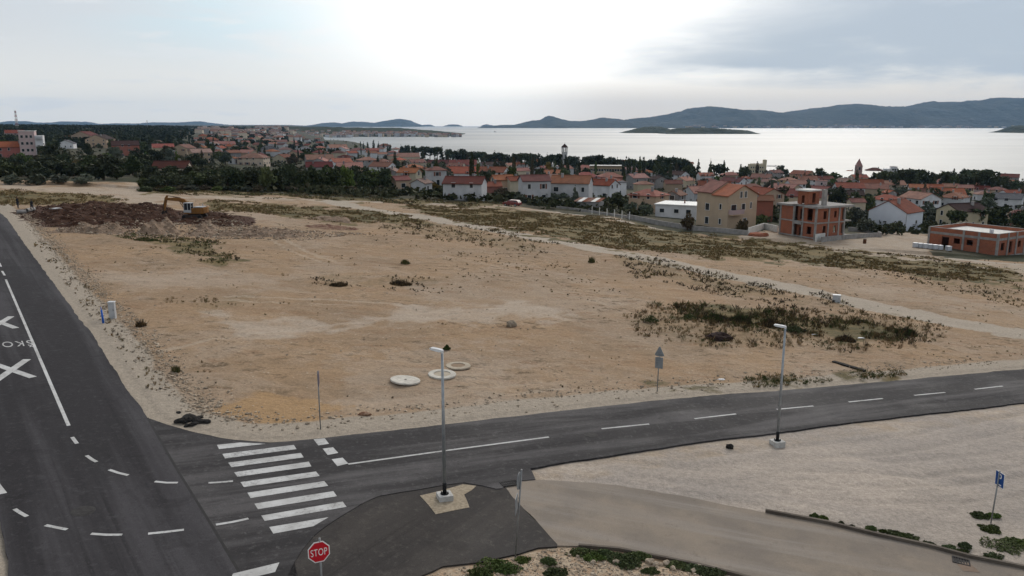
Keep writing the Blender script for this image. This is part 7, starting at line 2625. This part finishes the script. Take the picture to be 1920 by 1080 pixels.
mix_ = [(5.0, 0.17, [0, 1, 1, 4, 1, 4, 0, 4]), (2.6, 0.24, [1, 1, 3, 2, 0]), (2.6, 0.22, [0, 4, 1]), (4.0, 0.18, [1, 0, 0, 1, 4]), (3.5, 0.2, [2, 1, 1, 3]),
        (3.5, 0.16, [2, 0, 2]), (4.6, 0.24, [2, 3, 0, 1, 0, 0, 4]), (8.0, 0.3, [2, 3, 2, 3, 0, 1]), (14.0, 0.17, [3, 1, 3, 4]), (4.5, 0.2, [2, 1, 2, 0]), (2.2, 0.2, [2, 1, 0]), (2.4, 0.22, [2, 1, 0]),
        (4.0, 0.15, [1, 2, 4, 0]), (5.0, 0.14, [4, 4, 0, 1]), (1.5, 0.14, [0, 4, 2])]
XYs, Hs, Ks = [], [], []
for i, ((poly, dn), (den, hh, kk)) in enumerate(zip(GRASS, mix_)):
    xy = sample_region(poly, den * (0.6 + dn), 200 + i)
    r2 = np.random.default_rng(i)
    XYs.append(xy)
    Hs.append(hh * np.minimum(np.exp(r2.normal(-0.15, 0.5, len(xy))), 2.2))
    Ks.append(np.array(kk)[r2.integers(0, len(kk), len(xy))])
# thin growth everywhere, in clumps
xy = rng.uniform((-75, 26), (120, 170), (26000, 2))
nz = fbm(xy[:, 0] * 0.16, xy[:, 1] * 0.16, 91, 4)
nz2 = fbm(xy[:, 0] * 0.8, xy[:, 1] * 0.8, 95, 3)
px, py = proj(np.column_stack([xy, zp(xy[:, 0], xy[:, 1])]))
sr = np.minimum(np.minimum(poly_sd(xy[:, 0], xy[:, 1], ROADALL), poly_sd(xy[:, 0], xy[:, 1], DRIVE)), poly_sd(xy[:, 0], xy[:, 1], PAVE))
ok = (nz > 0.51) & (nz2 > 0.59) & (sr > 2.6) & (poly_sd(px, py, REG['lot']) > 4) & (line_d(xy[:, 0], xy[:, 1], TRACK) > 2.6) & (px > -200) & (px < 2150) & (xy[:, 1] < np.interp(px, TC, [t_[0] for t_ in TP]))
for q in ('pale', 'red', 'pale4', 'pale5', 'ochre'):
    ok &= poly_sd(px, py, REG[q]) > 0
xy = xy[ok]
XYs.append(xy)
Hs.append(0.11 * rng.uniform(0.4, 1.8, len(xy)))
Ks.append(np.array([0, 0, 4, 1, 2])[rng.integers(0, 5, len(xy))])
XY, HT, KD = np.concatenate(XYs), np.concatenate(Hs), np.concatenate(Ks)
nearw = XY[:, 1] < 75
tag(link_mesh('weeds', tufts('weeds', XY[nearw], HT[nearw], KD[nearw], 13, 0.011, 5, 0.5)), kind='stuff')
tag(link_mesh('dry_grass', tufts('dry_grass', XY[~nearw], HT[~nearw], KD[~nearw], 7, 0.033, 6, 0.7)), kind='stuff')

# leafy weed clumps one can point to
def leafy(px, py, wd, ht, gm_, label, group, cat='weed clump', n=260):
    P = gg(px, py)
    wd, ht = wd * 0.82, ht * 0.9
    r2 = np.random.default_rng(int(px * 7 + py))
    an, q = r2.uniform(0, 6.28, n), np.sqrt(r2.uniform(0, 1, n))
    rag = 0.7 + 0.5 * vnoise(np.cos(an) * 1.5 + px, np.sin(an) * 1.5 + py, 3)
    if gm_ in ('brown', 'olive', 'dark'):
        n2 = int(70 + 60 * wd)
        ca_, q2 = r2.uniform(0, 6.28, n2), r2.uniform(0, 1, n2) ** 0.7
        XY_ = np.column_stack([P.x + np.cos(ca_) * q2 * wd / 2, P.y + np.sin(ca_) * q2 * wd * 0.4])
        me = tufts('weed_clump', XY_, ht * np.minimum(np.exp(r2.normal(-0.2, 0.3, n2)), 1.35) * (1.1 - q2 * 0.6), np.array({'brown': [0, 2, 2], 'olive': [1, 1, 3], 'dark': [2, 3, 2]}[gm_])[r2.integers(0, 3, n2)], 7, 0.012 if P.y < 60 else 0.022, int(px), 0.42)
        me.transform(Matrix.Translation(-P))
        o = link_mesh('weed_clump', me)
        o.location = P
        return tag(o, label, cat, group)
    n = int(n * 1.5)
    an, q = r2.uniform(0, 6.28, n), r2.uniform(0, 1, n) ** 0.62 * 1.12
    rag = 0.55 + 0.85 * vnoise(np.cos(an) * 2.2 + px, np.sin(an) * 2.2 + py, 3)
    pts = np.column_stack([np.cos(an) * q * wd / 2 * rag, np.sin(an) * q * wd / 2 * rag * 0.75, ht * (0.12 + 0.88 * r2.uniform(0, 1, n) * np.clip(1 - q * 0.75, 0.05, 1))])
    me = quads_mesh('weed_clump', pts, 0.036 if wd < 1.6 else 0.05, LEAF[gm_], np.column_stack([np.cos(an) * 0.3, np.sin(an) * 0.3, np.full(n, 0.6)]), int(px))
    o = link_mesh('weed_clump', me)
    o.location = P
    return tag(o, label, cat, group)


G1_, G2_, G3_ = 'green weeds along the dark kerb of the gravel lot', 'green weeds in the stony corner', 'green bushes in the bare field'
for px, py, wd, ht in ((1527, 972, 0.55, 0.28), (1541, 974, 0.45, 0.24), (1577, 982, 0.25, 0.12), (1597, 988, 0.25, 0.1), (1634, 993, 0.5, 0.2), (1654, 997, 0.3, 0.1), (1672, 1000, 0.7, 0.14), (1695, 1007, 0.9, 0.18),
                       (1712, 1012, 0.6, 0.14), (1738, 1021, 0.6, 0.12), (1780, 1028, 0.6, 0.14), (1810, 1026, 0.55, 0.25), (1800, 1035, 0.6, 0.1), (1860, 1045, 0.8, 0.14)):
    leafy(px, py, wd, ht, 'green', 'small green weed growing in the pale gravel along the dark kerb', G1_)
for px, py, wd, ht, lb_ in ((1838, 968, 0.9, 0.14, 'flat green weed left of the parking sign pole'), (1862, 968, 0.6, 0.16, 'green weed at the foot of the parking sign pole'), (1858, 994, 1.0, 0.2, 'green weed in front of the parking sign pole'),
                            (1887, 1027, 1.9, 0.3, 'largest dark green weed patch in the gravel by the right picture edge'), (1910, 1020, 1.2, 0.2, 'green weed patch cut off by the right picture edge')):
    leafy(px, py, wd, ht, 'green', lb_, None, n=500)
for px, py, wd, ht in ((925, 1062, 1.3, 0.3), (950, 1070, 1.1, 0.3), (980, 1052, 0.6, 0.2), (1028, 1057, 0.55, 0.32), (1040, 1077, 0.9, 0.26), (1090, 1042, 1.1, 0.3), (1112, 1046, 0.9, 0.26), (1135, 1040, 0.7, 0.24), (1160, 1050, 1.2, 0.32),
                       (1178, 1058, 1.1, 0.3), (1200, 1046, 0.9, 0.3), (1220, 1072, 0.6, 0.2), (1268, 1062, 0.8, 0.25), (1300, 1068, 0.9, 0.25), (1330, 1076, 1.0, 0.28), (905, 1078, 1.0, 0.25)):
    leafy(px, py, wd, ht, 'green', 'green leafy weed in the stony corner below the dark kerb', G2_, n=420)
for px, py, wd, ht, gm_, lb_ in ((1220, 604, 1.6, 0.8, 'green', 'round green bush at the left end of the dark weeds in the field'), (1292, 598, 1.6, 0.6, 'green', 'green bush in the middle of the dark weeds, second from the left'),
                                (1345, 600, 2.2, 0.7, 'dark', 'dark bush in the weed thicket above the burnt brushwood heap'), (1390, 604, 2.4, 0.7, 'dark', 'long dark bush in the weed thicket right of the burnt heap'),
                                (1445, 612, 2.2, 0.7, 'brown', 'brown bush in the weed thicket behind the right street lamp'), (1490, 622, 2.0, 0.7, 'green', 'dark green bush right of the right street lamp head'),
                                (1585, 640, 2.0, 0.6, 'brown', 'dark brown bush in the field right of the white scraps'), (1700, 628, 2.2, 0.7, 'dark', 'dark bush in the field near the dirt track'),
                                (264, 612, 0.8, 0.5, 'brown', 'reddish brown dry bush on the stony verge right of the tall cabinet'), (752, 534, 2.6, 0.5, 'brown', 'brown dry bush in the middle of the bare field'), (635, 536, 2.2, 0.4, 'brown', 'brown dry bush in the bare field left of the middle one'),
                                (838, 656, 0.5, 0.45, 'green', 'small green tuft beside the head of the left street lamp'), (760, 494, 1.2, 0.5, 'olive', 'grey-green weed clump far out in the bare field'), (1109, 492, 0.9, 0.7, 'olive', 'upright grey-green weed beside the dirt track'),
                                (275, 452, 3.6, 0.5, 'olive', 'broad dark olive weed patch in front of the stony rubble'), (330, 697, 0.5, 0.4, 'olive', 'small weed tuft on the stony verge of the long road')):
    leafy(px, py, wd, ht, gm_, lb_, None, 'bush', 520)

# stones
ico = bmesh.new()
bmesh.ops.create_icosphere(ico, subdivisions=1, radius=1)
IV = np.array([v.co[:] for v in ico.verts])
IF = np.array([[v.index for v in f.verts] for f in ico.faces])
ico.free()


def stones(name, XY, size, seed, mats, dz=None):
    r = np.random.default_rng(seed)
    n = len(XY)
    Z = GZv(XY[:, 0], XY[:, 1]) if dz is None else dz
    jig = IV[None] * r.uniform(0.6, 1.3, (n, len(IV), 1))
    sc3 = size[:, None] * np.column_stack([r.uniform(0.7, 1.3, n), r.uniform(0.7, 1.3, n), r.uniform(0.4, 0.8, n)])
    V = jig * sc3[:, None, :]
    a = r.uniform(0, 6.28, n)
    ca, sa = np.cos(a)[:, None], np.sin(a)[:, None]
    V = np.stack([V[..., 0] * ca - V[..., 1] * sa, V[..., 0] * sa + V[..., 1] * ca, V[..., 2]], -1)
    V += np.column_stack([XY, Z + size * 0.25])[:, None, :]
    Fa = IF[None] + (np.arange(n) * len(IV))[:, None, None]
    return np_mesh(name, V.reshape(-1, 3), Fa.reshape(-1, 3), mats, False, np.repeat(r.integers(0, len(mats), n), len(IF)))


SM = [M_STONE, M_PSTONE, M_PSTONE, M_PSTONE, M_STONE]
pts = []
szs = []
r2 = np.random.default_rng(77)
edge1 = [Vector(p) for p in R1_R[1:]] + [Vector(p) for p in R2_T[1:21]]
for i in range(len(edge1) - 1):
    a_, b_2 = edge1[i], edge1[i + 1]
    L_ = (b_2 - a_).length
    nv = Vector((b_2.y - a_.y, a_.x - b_2.x)).normalized()
    m_ = sum(1 for _ in range(0))
    left = i < len(R1_R) + 2
    cnt = int(L_ * (48 if left else 16))
    for _ in range(cnt):
        off = r2.normal(2.7 if left else 2.6, 0.55 if left else 0.8)
        q = a_.lerp(b_2, r2.uniform(0, 1))
        side = nv if True else -nv
        c1, c2 = q + side * off, q - side * off
        s1_ = poly_sd(np.array([c1.x]), np.array([c1.y]), ROADALL)[0]
        c_ = c1 if s1_ > 0 else c2
        pts.append((c_.x, c_.y))
        szs.append(abs(r2.normal(0.03, 0.03)) + 0.018)
xy = r2.uniform((-60, 26), (70, 120), (5000, 2))
nz = fbm(xy[:, 0] * 0.3, xy[:, 1] * 0.3, 131, 4)
sr = np.minimum(np.minimum(poly_sd(xy[:, 0], xy[:, 1], ROADALL), poly_sd(xy[:, 0], xy[:, 1], DRIVE)), poly_sd(xy[:, 0], xy[:, 1], PAVE))
px, py = proj(np.column_stack([xy, zp(xy[:, 0], xy[:, 1])]))
ok = (sr > 2.2) & (nz > 0.52) & (poly_sd(px, py, REG['lot']) > 2)
pts += [tuple(q) for q in xy[ok]]
szs += list(np.abs(r2.normal(0.025, 0.025, ok.sum())) + 0.018)
cw = np.array(g2([(790, 1083), (905, 1054), (1045, 1027), (1085, 1027), (1385, 1083), (1450, 1100), (1450, 1200), (700, 1200)]))
xy = r2.uniform(cw.min(0), cw.max(0), (9000, 2))
px, py = proj(np.column_stack([xy, zp(xy[:, 0], xy[:, 1])]))
sr = np.minimum(np.minimum(poly_sd(xy[:, 0], xy[:, 1], ROADALL), poly_sd(xy[:, 0], xy[:, 1], DRIVE)), poly_sd(xy[:, 0], xy[:, 1], PAVE))
ok = (poly_sd(px, py, REG['corner']) < 0) & (sr > 0.1)
pts += [tuple(q) for q in xy[ok]]
szs += list(np.abs(r2.normal(0.012, 0.022, ok.sum())) + 0.01)
tag(link_mesh('loose_stones', stones('loose_stones', np.array(pts), np.array(szs), 4, SM)), kind='stuff')
# lighter and darker lumps over the dug earth
xy, sz_ = [], []
rub_ = []
for poly, cnt in ((REG['red'], 1700), ([(80, 436), (260, 420), (420, 416), (580, 432), (700, 440), (560, 452), (300, 446)], 2600)):
    pw = np.array(g2(poly))
    c_ = r2.uniform(pw.min(0), pw.max(0), (cnt * 3, 2))
    px, py = proj(np.column_stack([c_, zp(c_[:, 0], c_[:, 1])]))
    ok = poly_sd(px, py, poly) < 0
    xy.append(c_[ok][:cnt])
    sz_.append(np.abs(r2.normal(0.06, 0.06, len(c_[ok][:cnt]))) + 0.04)
    rub_.append(np.full(len(c_[ok][:cnt]), len(rub_)))
xy, sz_ = np.concatenate(xy), np.concatenate(sz_)
dg = bpy.context.evaluated_depsgraph_get()
hz = []
for x, y in xy:
    z = -99
    hit, loc, *_ = sc.ray_cast(dg, Vector((x, y, 40)), Vector((0, 0, -1)))
    hz.append(loc.z if hit else T1(x, y))
hz = np.array(hz)
base = T(xy[:, 0], xy[:, 1])
rub_ = np.concatenate(rub_) == 1
ok = (hz < base + 2.6) & ~rub_
tag(link_mesh('dug_stones', stones('dug_stones', xy[ok], sz_[ok], 9, [M_RSOIL, M_RSOIL, M_RUB, M_RSOIL], hz[ok])), kind='stuff')
ok = (hz < base + 2.6) & rub_
tag(link_mesh('rubble_stones', stones('rubble_stones', xy[ok], sz_[ok], 10, [M_RUB, M_STONE, M_PSTONE, M_RUB], hz[ok])), kind='stuff')
for i, (px, py, s) in enumerate(((1218, 1056, 0.17), (1230, 1060, 0.13), (1250, 1059, 0.15), (1310, 1066, 0.15), (1300, 1073, 0.13), (1262, 1068, 0.12), (1155, 1056, 0.14), (1112, 1056, 0.11), (1207, 1044, 0.1))):
    o = lump('rock', px, py, s, s * 0.8, s * 0.8, M_PSTONE, 'pale rounded rock among the green weeds of the stony corner', 'rock', 300 + i, i)
    o['group'] = 'pale rocks of the stony corner'

# ================================================================ AIR
hm = bpy.data.materials.new('haze')
hm.use_nodes = True
t = NT(hm.node_tree)
vol = t.n('ShaderNodeVolumePrincipled', ins={'Color': (0.38, 0.64, 1.0, 1), 'Density': 2.9e-5, 'Anisotropy': 0.2})
t.put(t.n('ShaderNodeOutputMaterial').inputs['Volume'], vol)
b = MB()
b.box((1500, 8250, 225), (46000, 18900, 530))
tag(b.build('haze', hm), kind='stuff')
